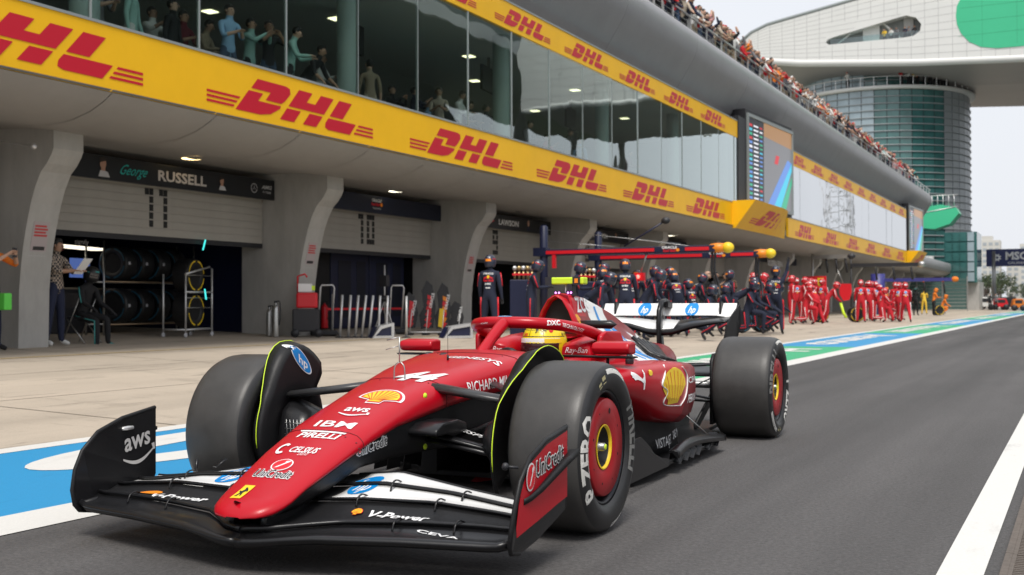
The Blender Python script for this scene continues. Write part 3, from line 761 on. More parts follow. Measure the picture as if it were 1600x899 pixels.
outer = [(x, topz(x)) for x in xs]+[(x, botz(x)) for x in xs[::-1]]
g = poly2d([outer, slotp]); vs, fs = subdiv2(g[0], g[1], 1.2)
b.add([(v.x, 0, v.y) for v in vs], fs, MWP)
b.add([(p[0], 0, p[1]) for p in slotp]+[(p[0], 1.4, p[1]) for p in slotp], [(i, (i+1) % len(slotp), (i+1) % len(slotp)+len(slotp), i+len(slotp)) for i in range(len(slotp))], MWP)
b.build('front_cladding', BR)
# panel joints as real recess strips proud frame: thin dark joint bars set 3 mm proud
b = MB(); MJ = mat('panel_joint_grey', (.38, .38, .38), .6)
x = -35.2
while x < 36:
    if not inslot(x, 31): b.bb((x, -.012, botz(x)+.05), (x+.035, .0, topz(x)-.05), MJ)
    else:
        b.bb((x, -.012, botz(x)+.05), (x+.035, 0, 30.15), MJ); b.bb((x, -.012, 32.8), (x+.035, 0, topz(x)-.05), MJ)
    x += 1.42
for k in range(1, 11):
    seg = []
    for i in range(len(xs)-1):
        xa, xb = xs[i], xs[i+1]; f = k/11; za = botz(xa)+(topz(xa)-botz(xa))*f; zb = botz(xb)+(topz(xb)-botz(xb))*f
        if inslot((xa+xb)/2, za) or inslot((xa+xb)/2, za+.3) or inslot((xa+xb)/2, za-.3): continue
        b.add([(xa, -.01, za), (xb, -.01, zb), (xb, -.01, zb+.03), (xa, -.01, za+.03)], [(0, 1, 2, 3)], MJ)
o = b.build('panel_joints', BR); o['kind'] = 'stuff'
ov = [(-12.1, 32.0), (-12.0, 31.0), (-11.6, 30.0), (-10.8, 29.0), (-9.6, 28.3), (-8.0, 28.0), (-5, 27.95), (2, 28.05), (14, 28.3), (14, 36.2), (-5, 36.1), (-8, 35.9), (-10.3, 35.2), (-11.5, 34.0), (-12.0, 33.0)]
b = MB(); b.prism(ov, -.05, -.015, MGRN, 'xz'); b.build('green_oval_panel', BR)
b = MB()
for k in range(1, 5): b.bb((-12+k*.1, -.058, 28.2+k*1.5), (14, -.05, 28.23+k*1.5), mat('green_joint', (.03, .33, .17), .5))
for k in range(6): b.bb((-9.5+k*3.4, -.058, 28.3), (-9.47+k*3.4, -.05, 35.8), MATS['green_joint'])
b.build('green_panel_joint', BR)
b = MB()   # roof edge tube, lower nose and soffit
b.tube([(x, .1, topz(x)+.12) for x in xs[::3]], .22, MFR, 8); b.build('roof_edge', BR)
b = MB(); b.tube([(x, .25, botz(x)-.1) for x in xs[::3]], .42, MWP, 10); b.build('lower_nose', BR)
b = MB(); vs = []
ss = xs[::4]
for x in ss: vs += [(x, .3, botz(x)-.35), (x, 9, botz(x)-1.25), (x, 24, botz(x)-1.4), (x, 24, topz(x)), (x, .3, topz(x))]
fs = []
for i in range(len(ss)-1):
    for j in range(4): fs.append((i*5+j, i*5+j+1, i*5+5+j+1, i*5+5+j))
MSB = mat('bridge_soffit', (.34, .325, .31), .5, noise=.05, nscale=.2)
b.add(vs, fs[:], MSB); k = len(vs); b.add([vs[0], vs[1], vs[2], vs[3], vs[4]], [(0, 1, 2, 3, 4)], MSB); b.build('bridge_body', BR)
b = MB()
for x in range(-34, 36, 3): b.add([(x, .5, botz(x)-.40), (x+.06, .5, botz(x)-.40), (x+.06-1.5, 23.5, botz(x)-1.44), (x-1.5, 23.5, botz(x)-1.44)], [(0, 1, 2, 3)], MJ)
b.build('soffit_joint', BR)
b = MB(); b.bb((-27, 1.4, 29.5), (-15, 1.5, 33.5), MDG); b.bb((-22, .9, 30.2), (-20.2, 1.3, 33.2), MWP); b.bb((-17.6, .9, 30.2), (-16.6, 1.3, 33), MGW)
b.tube([(-25, .8, 30.3), (-22.4, .8, 32.2)], .12, MWP); b.tube([(-20.1, .8, 32.6), (-18, .8, 30.4)], .12, MWP); b.build('window_recess', BR)
b = MB(); b.bb((-25.5, .25, 30.3), (-16, .28, 30.95), glassmat('balustrade_glass', (.9, .95, .95), 1.5, .0, trans=(.75, .85, .85))); b.build('balustrade', BR)
b = MB(); b.bb((-36.6, 22, 30.5), (38, 24.5, 30.9), MSB) if False else None
# annex: green curved canopy, stepped glass block
AX = thing('glass_annex', 'small stepped glass annex with a bright green curved canopy at the foot of the tower', 'building', (-14, 128, 0))
b = MB()
cp_ = [(-2.6, 10.1), (-1.4, 11.0), (.6, 11.25), (2.1, 10.9), (2.4, 10.3), (1.5, 9.2), (0, 8.7), (-1.8, 8.9), (-2.6, 9.4)]
b.prism(cp_, -4, -1, MGRN, 'xz'); b.build('green_canopy', AX)
b = MB(); b.tube([(-2.6, -4, 10.2), (2.3, -4, 11.0)], .05, K['alu']); 
for k in range(8): b.tube([(-2+k*.55, -3, 11.0), (-2+k*.55, -3, 12.3)], .04, K['alu'])
b.tube([(-2.2, -3, 12.3), (2.2, -3, 12.3)], .05, K['alu']); b.build('canopy_railing', AX)
for r_ in range(5):
    for c_ in range(4):
        b = MB(); b.box((1.35+c_*.72, -3.9, 3.6+r_*1.05), (.64, .1, .92), MTP if c_ > 2 else MTG); b.build('window', AX)
b = MB(); b.bb((.9, -3.8, 3.0), (4.1, 2, 8.3), MTG); b.bb((-4, -3, 0), (4.2, 3, 3.1), MGW); b.bb((-3.2, -4.2, 5.0), (-1.5, -2, 8.3), MWP); b.bb((-3.1, -4.3, 5.4), (-1.7, -4.2, 7.9), MTP); b.build('annex_wall', AX)
b = MB(); b.box((-1.0, -4.4, 4.7), (1.8, 1, 2.2), MWP); b.box((-1.0, -4.95, 4.9), (1.0, .1, 1.4), K['navy']); b.build('annex_sign_box', AX)
# lane end: fence, MSC board, far buildings, trees
b = MB(); mp_ = thing('advert_gantry', 'dark blue advertising gantry with white lettering on a grey post at the lane exit', 'sign', (-10.2, 150, 0))
b.bb((-.7, 0, 5.4), (9.5, .25, 7.55), mat('gantry_navy', (.02, .03, .13), .45)); b.build('board', mp_)
place('board_lettering', [T('MSC', .95, K['white'], .04, 0, 1.0, 0, .22), T('CRUISES', .26, K['white'], .01, 0, 1.55, 0, -.68)], (2.75, -.01, 6.5), (1, 0, 0), (0, 0, 1), mp_)
place('board_lettering', [(poly2d([[((.55 if i % 2 else .32)*math.cos(PI*i/8), (.55 if i % 2 else .32)*math.sin(PI*i/8)) for i in range(16)]]), K['white']), (poly2d([ell(0, 0, .14, .14)]), mat('gantry_navy', (0, 0, 0)))], (.55, -.01, 6.5), (1, 0, 0), (0, 0, 1), mp_)
b = MB(); b.tube([(.15, .1, 0), (.15, .1, 7.3)], .24, K['steel'], 10); b.build('post', mp_); b = MB(); b.tube([(9.4, .1, 0), (9.4, .1, 7.3)], .24, K['steel'], 10); b.build('post', mp_)
MCB = mat('haze_lightened_concrete', (.60, .58, .55), .8, noise=.05); MCW = mat('haze_lightened_window', (.38, .41, .45), .4)  # air haze put into the colour: concrete and windows lightened
def city(x, y, w, h, d, lab):
    t = thing('apartment_tower', lab, 'building', (x, y, 0)); b = MB(); b.bb((-w/2, 0, 0), (w/2, d, h), MCB); b.bb((-w/4, .5, h), (w/5, d/2, h+2.5), MCB); b.build('block', t)
    nx, nz_ = max(3, int(w/3.2)), int(h/3.3)
    b = MB()
    for i in range(nx):
        for k in range(nz_): b.bb((-w/2+(i+.2)*w/nx, -.12, k*3.3+1), (-w/2+(i+.8)*w/nx, .0, k*3.3+2.7), MCW)
    o = b.build('window_grid', t); o['kind'] = 'stuff'
for a in [(-66, 720, 13, 31, 14, 'pale narrow apartment tower, leftmost on the skyline beyond the lane'), (-50, 700, 13, 37, 14, 'tall pale apartment tower directly left of the gantry post'), (-38, 760, 11, 30, 14, 'low apartment tower just right of the gantry post'), (-26, 690, 13, 34, 15, 'beige apartment tower under the white gantry lettering'),
          (-10, 720, 14, 36, 15, 'pale apartment tower at the right edge of the skyline'), (10, 760, 14, 33, 15, 'apartment tower beyond the right edge of the skyline'), (-76, 640, 10, 24, 12, 'low pale block between tower annex and skyline'), (-58, 560, 12, 16, 12, 'short grey block in front of the narrow apartment towers')]: city(*a)
# trees: trunk, limbs and a crown of many small leaf faces
MLF = [mat('leaf_a', (.045, .07, .03), .7), mat('leaf_b', (.07, .095, .04), .7), mat('leaf_c', (.03, .05, .025), .7)]
MTR = mat('bark', (.07, .05, .04), .9)
def tree_mesh(seed, h):
    rnd = random.Random(seed); b = MB(); cl = [(rnd.gauss(0, .22)*h, rnd.gauss(0, .2)*h, h*rnd.uniform(.45, .95)) for _ in range(16)]
    for c_ in cl:
        r_ = h*rnd.uniform(.09, .16)
        for _ in range(60):
            d = Vector((rnd.gauss(0, 1), rnd.gauss(0, 1), rnd.gauss(0, .8))); d.normalize(); p = Vector(c_)+d*r_*rnd.uniform(.4, 1.1); s_ = h*.022
            a = Vector((rnd.uniform(-1, 1), rnd.uniform(-1, 1), rnd.uniform(-1, 1))); e = a.cross(d).normalized()*s_; f_ = d.cross(e).normalized()*s_
            b.add([p-e, p+f_, p+e, p-f_], [(0, 1, 2, 3)], MLF[rnd.randrange(3)])
    cm = b.mesh('crown'); b = MB(); b.tube([(0, 0, 0), (.02*h, 0, h*.3), (0, .02*h, h*.6)], [h*.035, h*.025, h*.01], MTR, 6)
    for c_ in cl[:6]: b.tube([(0, 0, h*.35), tuple(Vector(c_)*.6+Vector((0, 0, h*.15))), c_], [h*.015, h*.01, h*.004], MTR, 5)
    return cm, b.mesh('trunk')
TM = [tree_mesh(s_, 8) for s_ in range(4)]
rnd = random.Random(3)
for i in range(34):
    x = -46+i*1.9+rnd.uniform(-.6, .6); y = 300+rnd.uniform(0, 60); s_ = rnd.uniform(.75, 1.2)
    t = thing('tree', 'leafy tree beyond the lane exit, %s from the left' % ORD[i], 'tree', (x, y, 0), rnd.uniform(0, 6), 'trees beyond the lane exit'); t.scale = (s_, s_, s_*rnd.uniform(.8, 1.1))
    cm_, tm_ = TM[i % 4]; link(bpy.data.objects.new('crown', cm_), t); link(bpy.data.objects.new('trunk', tm_), t)
# low wall with advertising and mesh fence at the lane end
fw_ = thing('trackside_barrier', 'low barrier with green and red advertising boards in front of the trees', 'barrier', (-6, 215, 0))
for k in range(12):
    b = MB(); b.bb((-12+k*3, 0, 0), (-9.05+k*3, .2, 1.1), [MGRN, K['grey'], mat('barrier_green', (.03, .2, .12), .5), MWP][k % 4]); b.build('barrier_board', fw_)
b = MB()
for k in range(13): b.tube([(-12+k*3, .3, 0), (-12+k*3, .3, 3.6)], .05, K['steel'], 5)
for z in range(8): b.tube([(-12, .3, .4+z*.42), (24, .3, .4+z*.42)], .012, K['steel'], 4)
b.build('fence_mesh', fw_)
# green slatted fence / container wall at the end of the garages
gf = thing('panel_fence', 'dark green slatted fence standing behind the orange pit crew', 'fence', (-14, 112, 0))
for k in range(9):
    b = MB(); b.bb((-2.6, 0, .3+k*.33), (4.2, .06, .3+k*.33+.28), mat('fence_dark_green', (.06, .12, .11), .5)); b.build('slat', gf)
for x in (-2.6, -.3, 2, 4.2):
    b = MB(); b.bb((x-.05, -.06, .1), (x+.05, 0, 3.4), K['steel']); b.build('fence_post', gf)
# pit wall across the race track and the grandstand the windows mirror
b = MB(); b.bb((3.2, -30, 0), (3.5, 220, 1.1), MGW); tag(b.build('pit_wall'), 'low concrete wall along the far side of the pit lane', 'wall')
GS = thing('grandstand', 'large dark grandstand with a white roof edge on the other side of the race track', 'grandstand', (50, 0, 0))
MSD = mat('stand_dark', (.13, .145, .145), .8)
b = MB(); b.add([(0, 60, 0), (0, 160, 0), (0, 160, 6), (0, 60, 6), (25, 60, 40), (25, 160, 40), (26, 160, 0), (26, 60, 0)], [(0, 1, 2, 3), (3, 2, 5, 4), (4, 5, 6, 7), (0, 3, 4, 7), (1, 2, 5, 6), (0, 1, 6, 7)], MSD); b.build('seating_tier', GS)
b = MB(); b.bb((-4, 60, 38), (30, 230, 42), MSD); b.bb((-4.4, 60, 36.6), (-4, 230, 38.2), MWP); b.build('stand_roof', GS)
b = MB(); b.bb((-4.6, 150, 38.4), (-4.4, 192, 45), mat('billboard_blue', (.01, .05, .22), .5)); b.build('billboard', GS)
place('billboard_lettering', [T('0.0', 4.2, K['white'], .05, 0, 1.2)], (-4.62, 172, 41.5), (0, -1, 0), (0, 0, 1), GS, off=.05)
b = MB()
for y in (178, 200, 225): b.tube([(15, y, 0), (15, y, 38)], .9, MGW, 10)
b.build('stand_column', GS)

LT = thing('lattice_tower', 'grey steel lattice tower across the race track mirrored in the far windows', 'tower', (70, 493, 0))
b = MB()
for sx in (-2, 2):
    for sy in (-2, 2): b.tube([(sx*1.4, sy*1.4, 0), (sx, sy, 46)], .16, K['grey'], 4)
for k in range(11):
    z = k*4.2
    for sx, sy, tx, ty_ in ((-2.2, -2.2, 2.2, -2.2), (-2.2, -2.2, -2.2, 2.2)): b.tube([(sx, sy, z), (tx, ty_, z+4.2)], .11, K['grey'], 4); b.tube([(tx, ty_, z), (sx, sy, z+4.2)], .11, K['grey'], 4); b.tube([(sx, sy, z), (tx, ty_, z)], .12, K['grey'], 4)
b.build('lattice_frame', LT); LT.scale = (2.0, 2.0, 1.6)
# ================================================================== race car (car frame: +Y forward, +X its right, origin on the ground under the front axle)
CO = Vector((-2.7665, 4.2706, 0)); CF = Vector((.04709, -.99889, 0)); CR = Vector((-.99889, -.04709, 0))
CAR = thing('racing_car', 'glossy red open-wheel racing car with white and black wings and a halo, number 44', 'racing car', CO, math.atan2(CF.y, CF.x)-PI/2)
LCAM = Vector(((Vector((0, 0, 0))-CO).dot(CR), (Vector((0, 0, 0))-CO).dot(CF), CAMZ))
def lray(px, py): d = rayd(px, py); return Vector((d.dot(CR), d.dot(CF), d.z))
def carhit(bv, px, py):
    h, n, i, d = bv.ray_cast(LCAM, lray(px, py).normalized(), 40); return h
def bvb(b): return BVHTree.FromPolygons([Vector(v) for v in b.v], b.f)
def part(b, name, par=CAR): return b.build(name, par)
RED, DRED, CB, CM = K['red'], K['dred'], K['carbon'], K['carbonm']
# ---- nose and chassis
NY = [1.222, 1.205, 1.17, 1.1, 1.0, .8, .6, .4, .2, 0, -.2, -.4, -.6, -.8]
NW = [.03, .085, .12, .145, .152, .172, .183, .188, .198, .222, .257, .284, .312, .332]
NZ = [.206, .226, .246, .266, .308, .392, .467, .527, .579, .620, .655, .684, .704, .714]
NL = [.201, .203, .208, .230, .275, .346, .408, .452, .475, .505, .53, .545, .545, .535]
NB = [.198, .198, .20, .20, .205, .25, .305, .312, .312, .31, .30, .29, .25, .20]
NY = NY[::-1]; NW = NW[::-1]; NZ = NZ[::-1]; NL = NL[::-1]; NB = NB[::-1]
def nose_ring(y):
    w, zt, zl = interp(y, NY, NW), interp(y, NY, NZ), interp(y, NY, NL); h = zt-zl; k = min(1, h/.08)
    R_ = [(0, zt+.012*k), (w*.45, zt+.010*k), (w*.72, zt+.003*k), (w*.90, zt-.010*k), (w*1.0, zt-.030*k), (w*1.05, zt-.06*k if h > .09 else zt-h*.6), (w*1.06, zt-h*.8), (w*1.04, zl), (w*.9, zl+.004), (0, zl+.004)]
    return [(x, y, z) for x, z in R_]+[(-x, y, z) for x, z in R_[-2:0:-1]]
def keel_ring(y):
    w, zl, zb = interp(y, NY, NW), interp(y, NY, NL), interp(y, NY, NB)
    R_ = [(0, zl), (w*1.01, zl), (w*1.0, zl-.01), (w*.97, (zl+zb)/2), (w*.90, zb+.02), (w*.75, zb), (0, zb)]
    return [(x, y, z) for x, z in R_]+[(-x, y, z) for x, z in R_[-2:0:-1]]
ys = [1.222, 1.216, 1.205, 1.185]+[1.16-.04*i for i in range(50)]; ys = [y for y in ys if y > -.8]+[-.8]
b = MB(); b.loft([nose_ring(y) for y in ys], RED); nose = part(b, 'nose_and_chassis'); nbv = bvb(b)
b2 = MB(); b2.loft([keel_ring(y) for y in ys if y < 1.18], CM); kl = part(b2, 'chassis_keel'); kbv = bvb(b2)
b = MB(); b.prism([(-.012, 0), (.022, .012), (.016, -.03)], 0, .001, K['inner']); hp_ = carhit(nbv, 369, 786); 
o = b.build('nose_vent', CAR); o.location = hp_+Vector((0, 0, .002)) if hp_ else (0, 1.18, .25); o.rotation_euler = (R(-24), 0, R(180))
def nd(name, pl_, pr_, layers, hs=None, rot=0, par=nose, bv=nbv, u=(-1, 0, 0), v=(0, -1, 0), ray=(0, 0, -1), hscale=1.0, off=.0026, mxl=.03):
    """layers drawn 1 unit wide; pl_, pr_: photo pixels of the left and right ends on the surface"""
    A, B_ = carhit(bv, *pl_), carhit(bv, *pr_)
    if A is None or B_ is None: print('decal miss', name, pl_, A, B_); return None
    c = (A+B_)/2; w = abs((B_-A).dot(Vector(u)))
    return place(name, [(tr2(g, w, sy=w*hscale), m) for g, m in layers], c, u, v, par, bvh=bv, ray=ray, off=off, mxl=mxl, far=.3)
def norm1(layers):
    x0 = min(v[0] for g, m in layers for v in g[0]); x1 = max(v[0] for g, m in layers for v in g[0]); s_ = 1/(x1-x0); cx = (x0+x1)/2
    return [(tr2(g, s_, -cx*s_, 0), m) for g, m in layers]
WH, BK = K['white'], K['black']
MJN = mat('panel_gap_red', (.05, .002, .004), .6)
for yj in (.655, .03, -.60):
    rg = [Vector(p) for p in nose_ring(yj)]; P_ = rg[-8:]+rg[:8]; b = MB(); b.tube([p+Vector((p.x*.004, 0, .0008)) for p in P_], .0014, MJN, 5); part(b, 'panel_gap', nose)
    for k in (1, 4, 6, 9, 11, 14):
        b = MB(); q = P_[k]+Vector((0, .03, 0)); h, n_, _, _ = nbv.ray_cast(q+Vector((q.x*.6, 0, .3)), Vector((-q.x*.6, 0, -.3)).normalized(), 1)
        if h is not None: b.ball(tuple(h), .0045, K['dark'], 5, (1, 1, .5)); part(b, 'fastener', nose)
horse = [(poly2d([[(-.42, -.6), (.42, -.6), (.42, .6), (-.42, .6)]]), K['yellow']), (poly2d([[(-.25, -.45), (-.05, -.42), (-.02, -.15), (.12, -.38), (.2, -.36), (.1, -.05), (.22, .1), (.3, .0), (.32, .12), (.15, .3), (.0, .42), (-.12, .34), (-.02, .25), (-.12, .05), (-.3, .12), (-.26, -.02), (-.12, -.1)]]), BK)]
nd('nose_badge', (371, 770), (388, 770), norm1(horse), hscale=1.4)
def swoosh(): 
    top = [(-.5+i*.1, -.08-.14*math.sin(PI*i/10)) for i in range(11)]; bot = [(.5-i*.1, -.12-.18*math.sin(PI*(10-i)/10)) for i in range(11)]
    return poly2d([top+[(.46, .02), (.56, .03), (.58, -.12)]+bot])
def aws_l(m): t = text2d('aws', .02, 0, 1); return norm1([(tr2(t, .42, 0, .26), m), (tr2(swoosh(), 1.0, 0, 0), m)])
def unic_l(one=False):
    L_ = outline_text('UniCredit', .16, BK, WH, .012, 0, .95)
    return L_
def ucirc(s=1): 
    return [(tr2(poly2d([ell(0, 0, .5, .5)]), s*1.14), WH), (tr2(poly2d([ell(0, 0, .5, .5)]), s), K['lred']), (tr2(poly2d([[(-.28, -.34), (-.12, -.30), (.30, .26), (.34, .40), (.10, .34), (.06, .22), (.12, .2)]]), s), WH)]
nd('nose_lettering', (397, 741), (459, 742), norm1(unic_l()), hscale=1.5); nd('nose_lettering', (424, 728), (458, 727), norm1(ucirc()), hscale=.85)
nd('nose_lettering', (434, 703), (499, 705), norm1([T('CELSIUS', .14, WH, .02, .3, 1.0, .12), (tr2(poly2d([ring(0, 0, .5, .5, .2, R(50), R(310))]), .26, -.42, .0), WH), T('LIVE FIT', .05, WH, .0, .3, 1, .2, -.12)]), hscale=1.5)
def pir(): t = text2d('IRELLI', .03, .25, 1.15); pz = text2d('P', .03, .25, 1.15)
pl_l = [T('PIRELLI', .15, WH, .025, .2, 1.25), (poly2d([[(-.42, .085), (.44, .085), (.46, .125), (-.46, .125)]]), WH)]
nd('nose_lettering', (462, 681), (536, 684), norm1(pl_l), hscale=1.1)
nd('nose_lettering', (494, 663), (556, 665), norm1([T('IBM', .3, WH, .012, 0, 1.5)]), hscale=.9)
nd('nose_lettering', (530, 645), (580, 646), aws_l(WH), hscale=1.0)
nd('nose_emblem', (556, 624), (636, 624), norm1(shell_layers(1)), hscale=.95)
nd('race_number', (617, 590), (694, 590), norm1([T('44', .5, WH, .045, .35, 1.15)]), hscale=1.3)
nd('nose_lettering', (688, 563), (793, 565), norm1([T('GENESYS', .15, WH, .02, 0, 1.2)]), hscale=1.3)
sk_ = dict(u=(0, -1, 0), v=(0, 0, 1), ray=(1, 0, 0))
nd('side_lettering', (730, 603), (804, 594), norm1([T('RICHARD MILLE', .15, WH, .005, 0, .85)]), hscale=1.05, u=(0, -1, .05), v=(0, 0, 1), ray=(1, 0, 0))
nd('side_lettering', (548, 707), (605, 684), norm1(outline_text('UniCredit', .2, BK, WH, .012)), hscale=1.1, par=kl, bv=kbv, u=(0, -.97, .10), v=(0, .1, 1), ray=(1, 0, 0), off=.004, mxl=.012)
nd('side_lettering', (541, 707), (554, 701), norm1(ucirc()), hscale=1.1, par=kl, bv=kbv, u=(0, -1, 0), v=(0, 0, 1), ray=(1, 0, 0))
for px, py, bv_, p_ in ((664, 619, nbv, nose), (664, 698, kbv, kl)):
    h = carhit(bv_, px, py)
    if h: b = MB(); b.lathe([(.001, -.004), (.008, -.004), (.009, 0), (.014, 0), (.014, .004)], K['neon'], (0, 0, 0), 'x', 14, caps=True); o = b.build('jack_bolt', CAR); o.location = h+Vector((-.003, 0, 0))
# ---- cockpit: side walls with rounded rim, headrest
def wall_ring(y, s):
    xo = interp(y, [-1.95, -1.5, -.8], [.42, .37, .333]); zt = interp(y, [-1.95, -1.5, -1.2, -.8], [.72, .66, .66, .712]); zl = .30; xi = .25
    R_ = [(xi, zl), (xi, zt-.03), (xi+.015, zt-.006), (xi+.04, zt), (xo-.05, zt-.005), (xo-.015, zt-.025), (xo+.012, zt-.07), (xo+.02, .54), (xo+.005, .30)]
    return [(s*x, y, z) for x, z in R_]
for s in (-1, 1):
    b = MB(); b.loft([wall_ring(-.79-.06*i, s) for i in range(20)], RED); part(b, 'cockpit_side')
b = MB(); b.bb((-.26, -1.95, .28), (.26, -.79, .32), K['inner']); b.bb((-.26, -.80, .3), (.26, -.785, .66), K['inner']); part(b, 'cockpit_floor')
# headrest pads: red panels beside and behind the helmet
b = MB()
for s in (-1, 1):
    b.loft([[(s*x, y, z) for x, z in ((.17, .60), (.18, zt), (.26, zt+.015), (.335, zt-.01), (.36, .62))] for y, zt in ((-1.47, .715), (-1.5, .735), (-1.7, .76), (-1.9, .77))], RED)
b.loft([[(x, y, z) for x, z in ((-.36, .6), (-.33, .75), (-.12, .78), (.12, .78), (.33, .75), (.36, .6))] for y in (-1.84, -1.95)], DRED); hr = part(b, 'headrest')
for s in (-1, 1):
    place('headrest_lettering', [T('Ray-Ban', .034, WH, .0, .35, .9)], (s*.268, -1.466, .70), (-1, 0, 0), (0, 0, 1), hr, off=.004)
# ---- halo
b = MB()
arm = crom([(0, -.76, .68), (0, -.84, .735), (0, -.95, .80), (0, -1.06, .855)], 6)
b.tube(arm, [.030+.006*abs(i-9)/9 for i in range(len(arm))], RED, 12, upv=(1, 0, 0)); halo_p = [(-.385, -1.93, .64), (-.375, -1.82, .705), (-.355, -1.66, .765), (-.325, -1.46, .812), (-.265, -1.27, .842), (-.16, -1.13, .857), (0, -1.085, .862)]
hp2 = crom(halo_p+[(-x, y, z) for x, y, z in halo_p[-2::-1]], 7)
b.tube(hp2, .0365, RED, 14, flat=.88); hl = part(b, 'halo'); hbv = bvb(b)
nd('halo_lettering', (854, 503), (876, 506), norm1([T('DXC', .2, WH, .045, .1, 1.3)]), hscale=1.1, par=hl, bv=hbv, u=(-.45, -.89, 0), v=(0, 0, 1), ray=(.80, -.6, 0), mxl=.03)
nd('halo_lettering', (878, 507), (912, 517), norm1([T('TECHNOLOGY', .1, WH, .01, 0, 1.1)]), hscale=1.1, par=hl, bv=hbv, u=(-.28, -.93, -.2), v=(0, -.2, 1), ray=(.9, -.4, 0), mxl=.03)
place('halo_emblem', hp_ring(.085), (.0, -1.09, .95), (-1, 0, 0), (0, -.45, 0), hl, bvh=hbv, ray=(0, 0, -1), off=.002, mxl=.02, far=.2)
nd('halo_lettering', (752, 507), (762, 503), norm1([T('RICHARD', .1, WH, .01)]), hscale=.9, par=hl, bv=hbv, u=(-1, 0, .1), v=(0, 0, 1), ray=(0, -1, 0), mxl=.03)
# ---- engine cover: airbox, spine and flanks running into the tail nacelle
def body_ring(y):
    top = interp(y, [-3.95, -3.8, -3.45, -3.2, -2.8, -2.5, -2.2, -1.98, -1.86], [.56, .62, .70, .785, .895, .957, 1.005, 1.028, 1.025])
    t = interp(y, [-3.95, -3.4, -2.6, -2.1, -1.86], [.05, .018, .018, .045, .055])
    sh = interp(y, [-3.95, -3.5, -3.0, -2.4, -1.86], [.10, .12, .16, .16, .14]); zs = interp(y, [-3.95, -3.5, -3.0, -2.4, -1.86], [.58, .61, .68, .76, .78])
    xw = interp(y, [-3.95, -3.6, -3.1, -2.5, -1.86], [.14, .20, .34, .44, .42]); zw = interp(y, [-3.95, -3.5, -3.0, -2.4, -1.86], [.48, .50, .545, .60, .62])
    R_ = [(0, top), (t, top-.012), (t+.012, top-.05), (t+(sh-t)*.35, top-(top-zs)*.55), (sh, zs), ((sh+xw)/2, (zs+zw)/2-.028), (xw, zw), (xw+.02, zw-.05), (xw, .36), (xw*.8, .24), (0, .22)]
    return [(x, y, z) for x, z in R_]+[(-x, y, z) for x, z in R_[-2:0:-1]]
ey = [-1.87-.05*i for i in range(42)]; rings = [body_ring(y) for y in ey]
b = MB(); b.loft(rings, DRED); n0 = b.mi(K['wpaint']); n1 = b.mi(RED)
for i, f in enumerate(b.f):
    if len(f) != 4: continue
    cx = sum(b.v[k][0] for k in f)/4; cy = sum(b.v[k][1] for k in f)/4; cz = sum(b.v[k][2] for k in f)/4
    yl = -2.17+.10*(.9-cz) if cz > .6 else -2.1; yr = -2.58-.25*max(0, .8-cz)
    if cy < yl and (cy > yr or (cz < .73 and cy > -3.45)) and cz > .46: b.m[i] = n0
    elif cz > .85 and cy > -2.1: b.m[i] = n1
ec = part(b, 'engine_cover'); ebv = bvb(b)
# air inlet: dark recessed mouth with rim
mo = [(0, 1.01), (.045, .985), (.085, .92), (.118, .84), (.145, .765), (.10, .755), (0, .75)]; mo = mo+[(-x, z) for x, z in mo[-2:0:-1]]
b = MB(); ou = [(x*1.07, (z-.88)*1.03+.883) for x, z in mo]
rin = [[(x, -1.80-.16*(1.0-z)*0, z) for x, z in mo], [(x*.75, -2.0, (z-.88)*.75+.88) for x, z in mo]]
b.loft([[(x, -1.87, z) for x, z in ou], [(x, -1.80, z) for x, z in ou], [(x, -1.795, z) for x, z in mo], [(x*.9, -1.86, (z-.88)*.9+.88) for x, z in mo]], RED, caps=False)
b.add([(x*.9, -1.858, (z-.88)*.9+.88) for x, z in mo], [tuple(range(len(mo)))], K['inner']); part(b, 'air_inlet')
sp_ = dict(u=(0, -1, 0), v=(0, 0, 1), ray=(1, 0, 0), par=ec, bv=ebv)
nd('cover_lettering', (899, 476), (918, 476), norm1([T('ZCG', .2, WH, .03, 0, .9)]), hscale=.9, **sp_)
nd('cover_emblem', (898, 497), (907, 500), norm1(shell_layers(1, False)), hscale=.9, **sp_)
dk, tt = G_hp()
place('cover_emblem', [(tr2(tt, .62, sy=.80), K['blue'])], (-.2, -2.42, .775), (0, -1, 0), (0, .0, 1), ec, bvh=ebv, ray=(1, 0, 0), off=.002, mxl=.04, far=.3)
place('cover_lettering', [T('UniCredit', .085, WH, .03), T('Hamilton', .05, WH, .02, 0, 1, 0, -.1)], (-.3, -3.66, .56), (0, -1, 0), (0, 0, 1), ec, bvh=ebv, ray=(1, 0, 0), off=.002, mxl=.04, far=.3)
# tail nacelle
b = MB(); b.lathe([(.09, -4.02), (.125, -3.98), (.15, -3.9), (.165, -3.75), (.17, -3.5), (.14, -3.2)][::-1], DRED, (0, 0, .50), 'y', 20)
b.lathe([(.09, -4.015), (.07, -3.95), (.065, -3.7)], K['inner'], (0, 0, .50), 'y', 20); part(b, 'exhaust_nacelle')
# cooling louvres on the flank, dark
for s in (-1, 1):
    b = MB()
    for k in range(7):
        y0 = -2.72-.10*k; P = []
        for f in (0, .25, .5, .75, 1):
            r_ = body_ring(y0); a_, c_ = Vector(r_[4]), Vector(r_[6]); m_ = Vector(r_[5]); q = a_.lerp(m_, f*2) if f < .5 else m_.lerp(c_, f*2-1)
            P.append(Vector((s*(q.x+.01), y0, q.z+.012)))
        b.loft([[p, p+Vector((s*.012, -.02, .016)), p+Vector((0, -.095, .012)), p+Vector((0, -.09, -.006))] for p in P], CB)
    part(b, 'louvre_panel')
